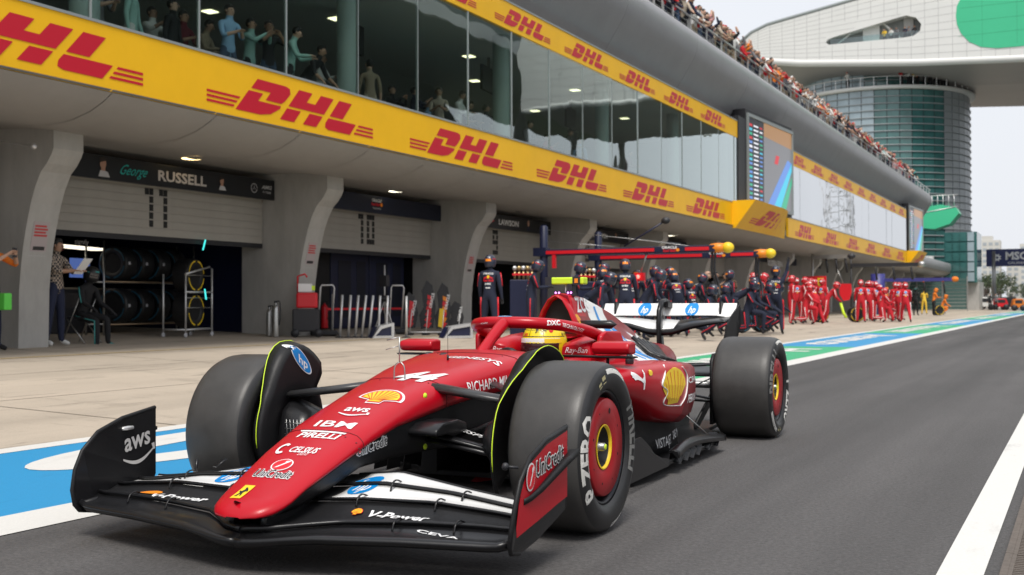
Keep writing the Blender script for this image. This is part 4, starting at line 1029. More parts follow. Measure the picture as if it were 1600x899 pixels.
# ---- side pods
PYs = [-3.15, -2.8, -2.55, -2.3, -2.1, -1.7, -1.3, -1.1, -1.0]
def pod_ring(y, s):
    xo = interp(y, PYs, [.34, .50, .64, .735, .765, .76, .745, .72, .70]); zt = interp(y, PYs, [.46, .51, .555, .595, .612, .625, .628, .625, .62])
    zb = interp(y, PYs, [.34, .30, .265, .235, .235, .29, .41, .455, .47]); xi = interp(y, PYs, [.15, .25, .3, .33, .35, .36, .36, .37, .38])
    h = zt-zb; e = min(.09, h*.35)
    R_ = [(xi, zt-.02), ((xi+xo)/2-.03, zt+.006), (xo-.10, zt), (xo-.035, zt-.008), (xo-.008, zt-.032), (xo, zt-h*.38), (xo-.004, zt-h*.6), (xo-.03, zb+h*.16), (xo-.08, zb+.012), (xo-.16, zb), ((xi+xo)/2-.05, zb-.005), (xi, zb)]
    return [(s*x, y, z) for x, z in R_]
for s in (-1, 1):
    yy = [-1.0, -1.03]+[-1.08-.06*i for i in range(35)]
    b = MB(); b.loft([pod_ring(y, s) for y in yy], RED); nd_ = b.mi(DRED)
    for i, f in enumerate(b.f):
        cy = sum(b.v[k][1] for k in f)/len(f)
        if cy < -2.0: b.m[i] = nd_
    b.mi(K['wpaint']); pod = part(b, 'side_pod')
    if s < 0: pbv = bvb(b); podn = pod
    b = MB(); r_ = pod_ring(-1.0, s); cx = s*.54; b.loft([[(cx+(x-cx)*.9, -.995, .545+(z-.545)*.82) for x, y, z in r_], [(cx+(x-cx)*.9, -1.0, .545+(z-.545)*.82) for x, y, z in r_]], K['inner']); part(b, 'pod_inlet')
    b = MB(); b.loft([[(s*x, y, z) for x, z in ((.30, .06), (xo, .06), (xo-.01, .16), (xo-.05, .30), (xo-.02, zz), (.30, zz))] for y, xo, zz in ((-.85, .40, .50), (-1.05, .50, .50), (-1.3, .56, .46), (-1.7, .60, .36), (-2.1, .62, .30), (-2.5, .56, .30), (-2.9, .40, .32), (-3.3, .28, .32), (-3.7, .2, .3))], CM); ub = part(b, 'undercut_body')
    if s < 0: ubv = bvb(b); ubn = ub
    # floor plate with raised outer edge
    FY = [(-.86, .42), (-.95, .60), (-1.1, .72), (-1.4, .76), (-2.0, .77), (-2.6, .785), (-2.95, .70), (-3.2, .56), (-3.9, .52)]
    b = MB(); b.loft([[(0, y, .045), (s*(xo-.02), y, .045), (s*xo, y, .055), (s*(xo+.012), y, .085), (s*xo, y, .088), (s*(xo-.04), y, .066), (0, y, .07)] for y, xo in FY], CB); part(b, 'floor')
    # front vane and edge wing
    b = MB(); vane = [(-.84, .06), (-.84, .24), (-.90, .285), (-.98, .285), (-1.06, .255), (-1.16, .215), (-1.26, .165), (-1.40, .125), (-1.56, .10), (-1.56, .06)]
    b.loft([[(s*(x0+.035*max(0, z-.1)*4), y, z) for y, z in vane] for x0 in (.775, .782)], CB); part(b, 'floor_fence')
    for xf, ln in ((.58, .25), (.48, .25), (.66, .22)):
        b = MB(); b.loft([[(s*(xf+e_), -.80-ln, .06), (s*(xf+e_), -.80, .06), (s*(xf+e_-.02), -.82, .25), (s*(xf+e_-.02), -.80-ln, .30)] for e_ in (0, .006)], CB); part(b, 'floor_fence')
    b = MB()
    ew = crom([(.80, -1.62, .125), (.79, -1.85, .15), (.79, -2.1, .15), (.80, -2.4, .13), (.80, -2.72, .10)], 5)
    b.loft([[(s*(p.x-.05), p.y, p.z-.005), (s*(p.x-.02), p.y, p.z+.014), (s*(p.x+.015), p.y, p.z+.004), (s*(p.x+.02), p.y, p.z-.03), (s*(p.x+.012), p.y, p.z-.03), (s*(p.x-.02), p.y, p.z)] for p in ew], CB); part(b, 'floor_edge_wing')
    for k, yv in enumerate((-1.66, -1.80, -1.93, -2.06, -2.3, -2.5)):
        b = MB(); b.loft([[(s*(.76+.0*e_), yv-.0, .07), (s*.83, yv-.03, .055), (s*.825, yv-.10, .10), (s*.80, yv-.09, .15), (s*.76, yv-.05, .145)], [(s*.76, yv-.006, .07), (s*.83, yv-.036, .055), (s*.825, yv-.106, .10), (s*.80, yv-.096, .15), (s*.76, yv-.056, .145)]], CB) if False else None
        e_ = 0
        b.loft([[(s*.75, yv, .07), (s*.81, yv-.03, .055), (s*.81, yv-.09, .10), (s*.79, yv-.08, .14), (s*.75, yv-.04, .14)], [(s*.75, yv-.006, .07), (s*.81, yv-.036, .055), (s*.81, yv-.096, .10), (s*.79, yv-.086, .14), (s*.75, yv-.046, .14)]], CB); part(b, 'edge_vane')
    b = MB(); b.tube([(s*.50, -2.62, .30), (s*.72, -2.70, .09)], .004, K['steel'], 5); part(b, 'floor_stay')
    # radiator-side details: white stripe on pod top
    b = MB(); st = []
    for y in [-2.02-.05*i for i in range(18)]:
        r_ = pod_ring(y, s); a_, c_ = Vector(r_[0]), Vector(r_[1]); st.append([a_.lerp(c_, .05)+Vector((0, 0, .004)), a_.lerp(c_, .55)+Vector((0, 0, .007)), a_.lerp(c_, .55)+Vector((0, 0, .002)), a_.lerp(c_, .05)])
    b.loft(st, K['wpaint']); part(b, 'white_stripe')
    # mirror
    b = MB(); ms = [(.485, .725, .030), (.50, .725, .036), (.675, .725, .036), (.695, .725, .030)]
    b.loft([[(s*x, -1.17+dy, z+dz*h/.036) for dy, dz in ((-.075, -.036), (-.075, .034), (-.03, .038), (.035, .03), (.05, .0), (.03, -.03))] for x, z, h in ms], RED); mi_ = part(b, 'mirror'); bevel(mi_, .008, 2)
    b = MB(); b.loft([[(s*x, y, z) for y, z in ((-1.12, zz), (-1.22, zz), (-1.24, zz-.008), (-1.14, zz-.01))] for x, zz in ((.30, .685), (.45, .683), (.71, .682))], CM); b.tube([(s*.56, -1.18, .68), (s*.55, -1.2, .62)], .009, CM, 6); part(b, 'mirror_stay')
    b = MB(); b.ball((s*.60, -1.42, .645), .035, K['dark'], 8, (.6, 1.2, 1.3)); part(b, 'camera_bump')
    # halo rear fairing
    b = MB(); b.loft([[(s*(x+dx), y, z) for x, y, z in ((.36, -1.50, .655), (.37, -1.52, .78), (.38, -1.58, .805), (.385, -1.80, .80), (.39, -1.88, .70), (.385, -1.95, .655))] for dx in (0, .035)], RED); o = part(b, 'halo_fairing'); bevel(o, .012, 2)
    b = MB(); b.lathe([(.001, .06), (.028, .07), (.032, .16), (.030, .24), (.033, .30), (.001, .335)], CB, (0, -1.97, .835), 'x', 14)
    for i, v in enumerate(b.v): b.v[i] = (s*v[0], v[1], .835+(v[2]-.835)*.85)
    part(b, 'airbox_winglet')
pk = dict(u=(0, -1, 0), v=(0, 0, 1), ray=(1, 0, 0), par=podn, bv=pbv)
puma = poly2d([[(-.5, .30), (-.36, .42), (-.2, .36), (.05, .18), (.25, .02), (.36, .12), (.40, .42), (.50, .46), (.46, .1), (.44, -.15), (.42, -.5), (.34, -.52), (.32, -.2), (.1, -.05), (-.12, .02), (-.3, .0), (-.36, .12), (-.46, .16), (-.42, .22)]])
nd('pod_emblem', (987, 594), (1009, 594), norm1([(puma, WH)]), hscale=.62, off=.003, **pk)
nd('pod_emblem', (1013, 583), (1019, 583), [(poly2d([ell(0, 0, .5, .5)]), K['yellow'])], hscale=.5, off=.003, **pk)
big = shell_layers(1, False)[:0]
def fanpoly(k): return [(.5*k*math.cos(R(-5)+R(190)*i/20)*1.0, .5*k*math.sin(R(-5)+R(190)*i/20)*.95) for i in range(21)]+[(-.30*k, -.34*k), (-.24*k, -.36*k), (-.2*k, -.52*k), (.2*k, -.52*k), (.24*k, -.36*k), (.30*k, -.34*k)]
rb_, fb_ = [], []
for i in range(7):
    a = R(18)+R(144)*i/6; d = Vector((math.cos(a)*.97, math.sin(a)*.93)); p = Vector((d.y, -d.x)).normalized(); b0 = Vector((d.x*.25, -.42)); b1 = d*.44; k = len(rb_)
    rb_ += [b0-p*.006, b0+p*.006, b1+p*.012, b1-p*.012]; fb_.append((k, k+1, k+2, k+3))
h = carhit(pbv, 1054, 600)
if h: place('pod_emblem', [(tr2(poly2d([fanpoly(1.0)]), .42, sy=.205), K['yellow']), (tr2((rb_, fb_), .42, sy=.205), K['lred'])], h+Vector((0, 0, -.006)), (0, -1, 0), (0, 0, 1), podn, bvh=pbv, ray=(1, 0, 0), off=.003, mxl=.025, far=.3)
for pts in ([(1036, 570), (1038, 585), (1034, 602), (1042, 612), (1036, 632), (1062, 634)], [(1062, 634), (1070, 620), (1073, 600), (1072, 585), (1065, 573)]):
    P = [carhit(pbv, *q) for q in pts]; P = [p for p in P if p]
    if len(P) > 2: b = MB(); b.tube([p+Vector((-.002, 0, 0)) for p in crom(P, 4)], .0075, WH, 5, flat=.3); part(b, 'emblem_outline', podn)
nd('pod_lettering', (1075, 592), (1086, 592), norm1([T('CEVA', .2, WH, .02)]), hscale=.5, off=.003, **pk); nd('pod_lettering', (1075, 621), (1085, 620), norm1([T('PERONI', .3, WH, .02, 0, .8)]), hscale=.9, off=.003, **pk)
uk = dict(u=(0, -1, 0), v=(0, 0, 1), ray=(1, 0, 0), par=ubn, bv=ubv)
nd('floor_lettering', (1024, 693), (1048, 686), norm1([T('VISTAJET', .2, WH, .01, 0, .85)]), hscale=.8, off=.003, **uk)
for tx_, yy_ in (('SAE', -2.36), ('NGK', -2.56)): place('floor_lettering', [T(tx_, .05, WH, .02, 0, 1.2)], (-.75, yy_, .14), (0, -1, 0), (0, 0, 1), ubn, bvh=ubv, ray=(1, 0, 0), off=.003, mxl=.03, far=.3)
# ---- antenna, pitot, camera on the airbox
b = MB(); b.tube([(0, .065, .60), (0, .065, .66)], .003, K['steel'], 6) if False else None
for s in (-1, 1): b.tube(crom([(s*.028, .05, .60), (s*.028, .05, .655), (s*.022, .05, .685), (s*.004, .05, .70)], 4), .0032, K['steel'], 6)
b.tube([(0, .05, .70), (0, .05, .815)], .0034, K['steel'], 6); b.tube([(0, .05, .814), (.055, .07, .80)], .003, K['steel'], 6); b.tube([(0, .05, .775), (.055, .08, .757)], .0022, K['steel'], 6); part(b, 'pitot_tube')
b = MB(); b.tube([(-.03, -.36, .69), (-.03, -.36, .715)], .006, K['dark'], 6); b.tube([(-.03, -.36, .71), (-.03, -.36, .87)], .0012, K['dark'], 5); part(b, 'antenna')
for x, y in ((.10, -.56), (.22, -.62)): b = MB(); b.ball((x, y, .705), .022, K['dark'], 8, (1, 1.6, .5)); part(b, 'sensor_pod')
b = MB(); b.bb((-.125, -2.03, 1.082), (.125, -1.95, 1.126), K['neon']); o = part(b, 'camera_housing'); bevel(o, .008, 2)
b = MB(); b.bb((.085, -2.035, 1.079), (.128, -1.945, 1.129), K['dark']); b.bb((-.105, -2.035, 1.079), (-.055, -1.945, 1.129), K['dark']); b.bb((-.092, -1.944, 1.09), (-.07, -1.941, 1.118), K['orange']); part(b, 'camera_end_cap', o)
b = MB(); b.tube([(.0, -1.97, 1.02), (.0, -1.98, 1.085)], .006, K['alu'], 8); b.bb((-.05, -2.02, 1.03), (-.02, -1.95, 1.085), K['dark']); b.bb((-.062, -2.0, 1.01), (.062, -1.94, 1.03), K['dark']); part(b, 'camera_mount')
pl = mat('purple_led', (.3, .05, .4), .4, emit=(.9, .25, 1.0), es=3)
b = MB()
for x in (-.05, -.03, .03, .052): b.ball((x, -1.935, 1.03), .006, pl, 6)
part(b, 'indicator_led')
# ---- wheels
WCR = mat('wheel_cover_red', (.36, .006, .012), .38, rvar=.05, noise=.08, nscale=9)
def wheel(name, cx, cy, s, half, front):
    """s: -1 left, +1 right; outer face at x = s*1.0"""
    w = thing_part(name, (0, 0, 0))
    xo, xi = 1.0, 1.0-half
    prof = [(.236, xi+.035), (.25, xi+.012), (.29, xi), (.325, xi+.008), (.345, xi+.022), (.355, xi+.045), (.3595, xi+.08), (.3605, (xi+xo)/2), (.3595, xo-.08), (.355, xo-.045), (.345, xo-.022), (.325, xo-.008), (.29, xo), (.25, xo-.012), (.236, xo-.035)]
    b = MB(); rings = []
    n = 72
    for r_, x in prof: rings.append([(s*x, cy+r_*math.cos(2*PI*j/n), .36+r_*math.sin(2*PI*j/n)) for j in range(n)])
    b.loft(rings, K['wall'], caps=False); ti = b.mi(K['tread'])
    for i, f in enumerate(b.f):
        k = i//n
        if 4 <= k <= 9: b.m[i] = ti
    ty = b.build('tyre', w); tb = bvb(b)
    b = MB(); b.lathe([(.238, s*(xi+.03)), (.232, s*(xi+.1)), (.225, s*(xo-.08)), (.228, s*(xo-.03)), (.240, s*(xo-.026)), (.240, s*(xo-.036))], K['rim'], (0, cy, .36), 'x', 48); b.build('rim', w)
    b = MB(); b.lathe([(.001, s*(xo-.10)), (.055, s*(xo-.10)), (.085, s*(xo-.045))], K['inner'], (0, cy, .36), 'x', 40)
    b.lathe([(.094, s*(xo-.038)), (.12, s*(xo-.030)), (.20, s*(xo-.024)), (.205, s*(xo-.030)), (.207, s*(xo-.06))], WCR, (0, cy, .36), 'x', 48)
    b.lathe([(.085, s*(xo-.046)), (.089, s*(xo-.032)), (.095, s*(xo-.034))], K['yellow'], (0, cy, .36), 'x', 40)
    b.lathe([(.206, s*(xo-.065)), (.225, s*(xo-.075))], K['inner'], (0, cy, .36), 'x', 48); cov = b.build('wheel_cover', w)
    for k in range(8):
        a = 2*PI*k/8+.3; rr = .165 if k % 2 else .155; sz = .012 if k == 2 else .006; yy, zz = cy+rr*math.cos(a), .36+rr*math.sin(a)
        b = MB(); b.lathe([(.001, s*(xo-.0265)), (sz, s*(xo-.0265))], K['inner'], (0, yy, zz), 'x', 12); b.build('cover_hole', cov)
    b = MB(); b.lathe([(.001, s*(xo-.03)), (.014, s*(xo-.03)), (.018, s*(xo-.036)), (.018, s*(xo-.06)), (.028, s*(xo-.065)), (.03, s*(xo-.10))], K['steel'], (0, cy, .36), 'x', 20); nut = b.build('wheel_nut', w)
    b = MB(); b.lathe([(.001, s*(xo-.026)), (.011, s*(xo-.026)), (.014, s*(xo-.034)), (.014, s*(xo-.04))], K['neon'], (0, cy, .36), 'x', 16); b.build('nut_tip', nut)
    # sidewall print
    def pol(g, r_, ac, m, sc=1):
        out = []
        for v in g[0]:
            a = ac-s*(-1)*v[0]*0-(v[0]*sc)/(r_)*1.0; rr = r_+v[1]*sc; out.append(Vector((rr*math.cos(a), rr*math.sin(a))))
        return (out, g[1]), m
    LY = []
    TXm = mat('tyre_white_print', (.62, .61, .58), .55); PYm = mat('tyre_grey_gold_print', (.38, .34, .18), .5)
    off = {(-1, True): 0, (1, True): R(75), (-1, False): R(150), (1, False): R(40)}[(s, front)]
    g = subdiv2(*text2d('P ZERO', .035, 0, 1.05), .25); LY.append(pol(g, .297, R(183)+off, TXm, .074))
    g = subdiv2(*text2d('PIRELLI', .035, 0, 1.05), .25); LY.append(pol(g, .297, R(3)+off, mat('tyre_grey_print', (.16, .16, .155), .55), .074))
    for a0, a1, r0_, r1_, mm in ((R(58), R(98), .310, .330, TXm), (R(272), R(318), .318, .336, TXm), (R(103), R(110), .285, .315, PYm), (R(113), R(119), .285, .305, PYm)):
        g = subdiv2(*poly2d([[((r0_)*math.cos(a0+(a1-a0)*i/14+off), r0_*math.sin(a0+(a1-a0)*i/14+off)) for i in range(15)]+[((r1_)*math.cos(a0+(a1-a0)*(14-i)/14+off), r1_*math.sin(a0+(a1-a0)*(14-i)/14+off)) for i in range(15)]]), .05); LY.append((g, mm))
    for l1 in LY: place('sidewall_lettering', [l1], (s*1.05, cy, .36), (0, s*1.0, 0), (0, 0, 1), ty, bvh=tb, ray=(-s, 0, 0), off=.0015, far=.1)
    b = MB(); b.lathe([(.05, s*(xi+.02)), (.215, s*(xi+.0)), (.22, s*(xi+.10)), (.08, s*(xi+.12))], CM, (0, cy, .36), 'x', 32); b.build('brake_drum', w)
    return w
def thing_part(name, loc):
    o = link(bpy.data.objects.new(name, None), CAR); o.empty_display_size = .1; return o
wheel('wheel', 0, 0, -1, .34, True); wheel('wheel', 0, 0, 1, .34, True); wheel('wheel', 0, -3.6, -1, .43, False); wheel('wheel', 0, -3.6, 1, .43, False)
# ---- wheel deflectors (inner plate that curls over the tyre, neon edge)
for s in (-1, 1):
    ns, edge = [], []
    b = MB(); A = [R(-30)+R(160)*i/26 for i in range(27)]
    for a in A:
        k = max(0, min(1, (math.degrees(a)-30)/45)); ad = math.degrees(a); r1 = interp(ad, [-30, 25, 48, 60, 72, 84, 100, 124, 130], [.28, .285, .30, .33, .375, .42, .432, .40, .36]) if s > 0 else interp(ad, [-30, 4, 36, 62, 80, 100, 122, 130], [.38, .377, .366, .368, .402, .426, .436, .415]); c, n_ = math.cos(a), math.sin(a); xe = .622+.062*k
        def P(x, r_): return (s*x, r_*c, .36+r_*n_)
        ns.append([P(.60, .10), P(.598, min(.24, r1*.7)), P(.60, r1-.05), P(.603, r1-.022), P(xe, r1), P(xe, r1-.004), P(.618, r1-.03), P(.606, r1-.055), P(.606, .10)]); edge.append(Vector(P(xe, r1))+Vector((0, 0, .001)))
    b.loft(ns, CM); df = part(b, 'wheel_deflector'); dbv = bvb(b)
    b = MB(); b.tube(edge[3:], .0022, K['neon'], 6); part(b, 'neon_edge', df)
    if s > 0:
        place('deflector_emblem', hp_ring(.15), (.60, -.02, .69), (0, -1, 0) if s < 0 else (0, -.9, -.25), (0, -.2, .9), df, bvh=dbv, ray=(1, 0, 0), off=.002, mxl=.03, far=.3) if False else None
        u_ = Vector((0, -.72, -.40)); v_ = Vector((0, .30, .72))
        # drawn facing the car centre so that it reads from the near side
        place('deflector_emblem', [(tr2(g, 1.25, sy=.95), m) for g, m in hp_ring(.155)], (.55, -.035, .695), u_, v_, df, bvh=dbv, ray=(1, 0, 0), off=.003, mxl=.03, far=.3)
    b = MB()   # brake duct scoop and upright
    b.loft([[(s*x, y, z) for y, z in ((.14, z0), (.16, z0+.05), (.14, z1), (-.02, z1+.02), (-.10, z1-.02), (-.12, z0), (0, z0-.03))] for x, z0, z1 in ((.44, .34, .44), (.50, .27, .47), (.58, .22, .50), (.62, .2, .52))], CB); sc = part(b, 'brake_duct'); subd(sc)
    b = MB(); 
    for k in range(5): b.tube([(s*(.46+k*.02), .15+.012*k*0, .30), (s*(.46+k*.02), .165, .43)], .0015, K['steel'], 4); b.tube([(s*.45, .165, .31+k*.026), (s*.55, .165, .31+k*.026)], .0015, K['steel'], 4)
    part(b, 'duct_mesh', sc) if s > 0 else None
MARM = mat('arm_grey_carbon', (.035, .035, .036), .35, spec=.5, noise=.15, nscale=60)
# ---- front suspension
def arm(name, a, c, w=.035, m=CB, n=10, fl=.35, ends=True, par=CAR):
    b = MB(); b.tube([a, tuple((Vector(a)+Vector(c))/2), c], [w, w*.9, w*.85], m, n, flat=fl, upv=(0, 0, 1)); return part(b, name, par)
for s in (-1, 1):
    arm('upper_wishbone', (s*.16, .03, .590), (s*.60, .04, .535), .052, MARM, fl=.42); arm('upper_wishbone', (s*.20, -.42, .60), (s*.60, -.03, .54), .03)
    wl_ = arm('lower_wishbone', (s*.13, .16, .415), (s*.62, .05, .30), .042); arm('lower_wishbone', (s*.16, -.40, .36), (s*.62, -.04, .29), .04)
    arm('track_rod', (s*.16, .14, .375), (s*.60, .12, .30), .014, fl=.9); arm('push_rod', (s*.17, .0, .33), (s*.60, .0, .50), .018, fl=.6)
    b = MB(); b.loft([[(s*x, y, z) for y, z in ((.30, .405), (.30, .43), (.24, .455), (.10, .46), (.02, .44), (.02, .40))] for x in (.12, .20, .28, .33)], CB); o = part(b, 'arm_fairing'); bevel(o, .01, 2)
    if s < 0:
        place('arm_lettering', [T('ESPACIO', .038, WH, .01, .3, 1.3)], (-.44, .045, .375), (-1, .06, -.24), (0, -1, 0.1), wl_, off=.001) 
place('side_lettering', [(poly2d([ring(0, 0, .035, .035, .008)]), K['grey']), T('A', .035, K['grey'], .02)], (-.27, -.50, .44), (0, -1, 0), (0, 0, 1), kl, off=.001)
# ---- front wing
SX_ = [0, .1, .3, .6, .85, .93, .97]
cLE = lambda s: (1.245-.26*math.sqrt(s*s+.012), interp(s, [0, .05, .1, .2, .3, .6, .85, .93, .97], [.119, .120, .124, .134, .141, .142, .137, .136, .15]))
c2 = lambda s: (interp(s, [0, .1, .2, .3, .5, .8, .97], [1.172, 1.14, 1.055, .985, .945, .90, .885]), interp(s, SX_, [.142, .146, .156, .168, .168, .165, .17]))
c3 = lambda s: (.86-.08*s, interp(s, SX_, [.20, .206, .219, .222, .20, .19, .19]))
c4 = lambda s: (.70-.04*s, interp(s, SX_, [.232, .240, .258, .238, .202, .195, .195]))
c5 = lambda s: (.54, interp(s, SX_, [.262, .268, .289, .240, .206, .198, .20]))
def element(name, fa, fb, s, x0, x1, m, th=.008, camber=.018, gap=.0, n=26, le=.012, msub=None):
    b = MB(); rings = []
    for i in range(n+1):
        x = x0+(x1-x0)*i/n; (ya, za), (yb, zb) = fa(x), fb(x); za += gap; ya -= gap*1.5
        top, bot = [], []
        for k in range(8):
            t = k/7; y = ya+(yb-ya)*t; z = za+(zb-za)*t-camber*math.sin(PI*t)*.8; tk = le*(1-t)**1.5*(1 if k else .15)+.0022
            top.append((s*x, y, z+tk*.5)); bot.append((s*x, y, z-tk))
        rings.append(top+bot[::-1])
    b.loft(rings, m)
    if msub:
        k2 = b.mi(msub)
        for i, f in enumerate(b.f):
            j = i % 16
            if len(f) == 4 and not (j < 7): b.m[i] = k2
    return part(b, name), bvb(b)
for s in (-1, 1):
    mp, mbv = element('main_plane', cLE, c2, s, 0, .975, CB, le=.026, camber=.012)
    f1o, f1b = element('first_flap', lambda x: (c2(x)[0], c2(x)[1]+.012), c3, s, .0, .975, CM, camber=.016, le=.016, n=32)
    f2o, f2b = element('second_flap', lambda x: (c3(x)[0], c3(x)[1]+.010), c4, s, .16, .965, K['wpaint'], camber=.006, msub=CM)
    f3o, f3b = element('third_flap', lambda x: (c4(x)[0], c4(x)[1]+.008), c5, s, .16, .955, K['wpaint'], camber=.005, msub=CM)
    for nm_, fa, fb in (('flap_root', c3, c4), ('flap_root', c4, c5)): element(nm_, lambda x, fa=fa: (fa(x)[0], fa(x)[1]+.012), fb, s, .06, .158, CM, camber=.006)
    b = MB()
    for f_, p_ in ((c3, f2o), (c4, f3o)):
        b = MB(); b.tube([(s*(.10+.86*i/20), f_(.10+.86*i/20)[0], f_(.10+.86*i/20)[1]+.012) for i in range(21)], .0075, CB, 6, flat=.8); part(b, 'flap_lip', p_)
    b = MB(); b.tube([(s*(.10+.86*i/20), .54, c5(.10+.86*i/20)[1]+.002) for i in range(21)], .006, CM, 6, flat=.8); part(b, 'flap_lip', f3o)
    b = MB(); b.tube([(s*(.97*i/30), c2(.97*i/30)[0]-.004, c2(.97*i/30)[1]+.013) for i in range(31)], [.013-.007*min(1, i/12) for i in range(31)], CB, 8); part(b, 'flap_lip', f1o)
    # slot brackets
    for x, (fa, fb) in ((.52, (cLE, c2)), (.75, (cLE, c2)), (.30, (c2, c3)), (.36, (c3, c4)), (.66, (c3, c4)), (.62, (c2, c3))):
        y0, z0 = fb(x); b = MB(); b.tube(crom([(s*x, y0+.045, z0-.012), (s*x, y0+.03, z0+.018), (s*x, y0+.0, z0+.028), (s*(x+.004), y0-.03, z0+.018)], 4), .0045, CB, 6, flat=.7); part(b, 'slot_bracket')
    # endplate
    EP = [(1.0, .14), (1.005, .20), (.985, .28), (.945, .355), (.86, .425), (.72, .47), (.52, .50), (.525, .205), (.535, .19), (.62, .165), (.78, .12), (.90, .10), (.98, .115)]
    def epx(y, z): return .985+.018*min(1, max(0, (z-.12)/.12)) if z > .12 else .985-.02*(.12-z)/.02*.3
    inner = [(s*(epx(y, z)-.006), y, z) for y, z in EP]; outer = [(s*(epx(y, z)+.006), y, z) for y, z in EP]
    b = MB(); b.loft([inner, outer], CB, smooth=False); ep = part(b, 'endplate'); ebv_ = bvb(b)
    b = MB(); rimp = EP[-2:]+EP[:7]; b.tube([(s*epx(y, z), y, z) for y, z in rimp], .009, CM, 8); b.tube([(s*(.96-.0*k), .98-.45*k/6, .142+.04*k/6) for k in range(7)], .014, CM, 8); part(b, 'endplate_rim', ep)
    # dive plane on the outside
    dv = crom([(.93, .285), (.86, .30), (.74, .335), (.62, .375), (.50, .405)], 4)
    b = MB(); b.loft([[(s*1.006, y, z-.012), (s*1.006, y, z+.008), (s*(1.006+.03*min(1, i/5)), y, z+.012), (s*(1.006+.032*min(1, i/5)), y, z-.008)] for i, (y, z) in enumerate([(p[0], p[1]) for p in [Vector((a[0], a[1])) for a in dv]])], CM) if False else None
    pts = [(.93, .285), (.88, .292), (.80, .312), (.70, .345), (.60, .378), (.50, .408)]
    b.loft([[(s*1.006, y, z-.010), (s*1.006, y, z+.004), (s*(1.012+.035*i/5), y, z+.010), (s*(1.012+.037*i/5), y, z-.012)] for i, (y, z) in enumerate(pts)], CM); part(b, 'dive_plane')
    if s < 0:
        RP = [(.988, .20), (.968, .275), (.93, .345), (.852, .412), (.72, .456), (.526, .486), (.53, .240), (.62, .228), (.78, .202), (.985, .172)]
        b = MB(); b.loft([[(s*(1.0095), y, z) for y, z in RP], [(s*1.008, y, z) for y, z in RP]], RED, smooth=False); part(b, 'red_endplate_panel', ep)
        place('endplate_lettering', [(tr2(g, 1, .035, 0), m) for g, m in outline_text('UniCredit', .058, BK, WH, .012, .0, .84)]+[(tr2(g, .070, -.158, -.012, sy=.085), m) for g, m in ucirc()], (-1.010, .73, .395), (0, -.94, .13), (0, 0, 1), ep, off=.0015)
        place('mirror_knob', [], (0, 0, 0), (1, 0, 0), (0, 1, 0), ep) if False else None
        b = MB(); b.tube([(-.99, .93, .40), (-.955, .95, .405)], .005, K['dark'], 6); b.ball((-.95, .95, .405), .013, K['dark'], 8); part(b, 'wing_sensor', ep)
        lt = [(tr2(g, 1), m) for g, m in norm1([T('V-Power', .2, WH, .03, .12, 1.3, .18)]+[(tr2(g, .22, -.72, -.0), m) for g, m in shell_layers(1, False)])]
        for dec, c_, w_, bv_, p_ in ((lt, (-.46, .90), .33, f1b, f1o),):
            place('wing_lettering', [(tr2(g, w_, sy=w_*1.25), m) for g, m in dec], (c_[0], c_[1], .3), (-1, 0, 0), (0, -1, 0), p_, bvh=bv_, ray=(0, 0, -1), off=.004, mxl=.014, far=.3)
        place('wing_lettering', [T('CEVA', .022, WH, .02, 0, 2.4)], (-.70, .975, .3), (-1, .12, 0), (0, -1, 0), mp, bvh=mbv, ray=(0, 0, -1), off=.003, mxl=.014, far=.3)
        for bv_, p_ in ((f2b, f2o), (f3b, f3o)):
            place('wing_emblem', [(tr2(g, 1, sy=1.75), m) for g, m in hp_layers(.115)], (-.225, .69, .4), (-1, 0, 0), (0, -1, 0), p_, bvh=bv_, ray=(0, 0, -1), off=.002, mxl=.02, far=.3)
    else:
        place('endplate_lettering', [(tr2(g, .20, sy=.22), m) for g, m in aws_l(mat('silver_aws_print', (.45, .44, .43), .4))], (.993, .63, .325), (0, -.97, .16), (0, .05, 1), ep, off=.0015)
        place('wing_lettering', [T('V-Power', .045, WH, .03, .12, 1.3)], (.52, .905, .3), (-1, 0, 0), (0, -1, 0), f1o, bvh=f1b, ray=(0, 0, -1), off=.004, mxl=.014, far=.3)
        place('wing_emblem', [(poly2d([ell(0, 0, .06, .02)]), K['orange'])], (.70, .87, .3), (-1, 0, 0), (0, -1, 0), f1o, bvh=f1b, ray=(0, 0, -1), off=.004, mxl=.014, far=.3)
        for bv_, p_ in ((f2b, f2o), (f3b, f3o)):
            place('wing_emblem', [(tr2(g, 1, sy=1.9), m) for g, m in hp_layers(.135)], (.42, .66, .4), (-1, 0, 0), (0, -1, 0), p_, bvh=bv_, ray=(0, 0, -1), off=.002, mxl=.02, far=.3)
        b = MB(); b.lathe([(.001, -.035), (.008, -.03), (.010, 0), (.008, .03), (.001, .035)], K['alu'], (.99, .70, .425), 'y', 10); b.tube([(.997, .70, .425), (.985, .70, .425)], .006, K['dark'], 6); part(b, 'wing_sensor', ep)
        b = MB(); b.tube([(.70, .60, .225), (.705, .585, .29)], .007, CB, 6); b.tube([(.62, .57, .26), (.60, .52, .29)], .02, CB, 5, flat=.2); part(b, 'wing_camera_mount')
place('wing_lettering', [(poly2d([[(-.09, -.005), (-.05, -.007), (-.05, .003), (-.09, .005)]]), K['green']), (poly2d([[(-.05, -.007), (.0, -.008), (.0, .002), (-.05, .003)]]), WH), (poly2d([[(0, -.008), (.05, -.009), (.05, .001), (0, .002)]]), K['lred'])], (.22, 1.13, .3), (-1, 0, 0), (0, -1, 0), mp, bvh=None, off=-.13) if False else None
b = MB()   # nose underside pylons to the wing
for s in (-1, 1): b.loft([[(s*x, y, z) for y, z in ((1.15, .14), (1.12, .22), (.75, .34), (.70, .22))] for x in (.06, .085)], CB)
part(b, 'nose_pylon')
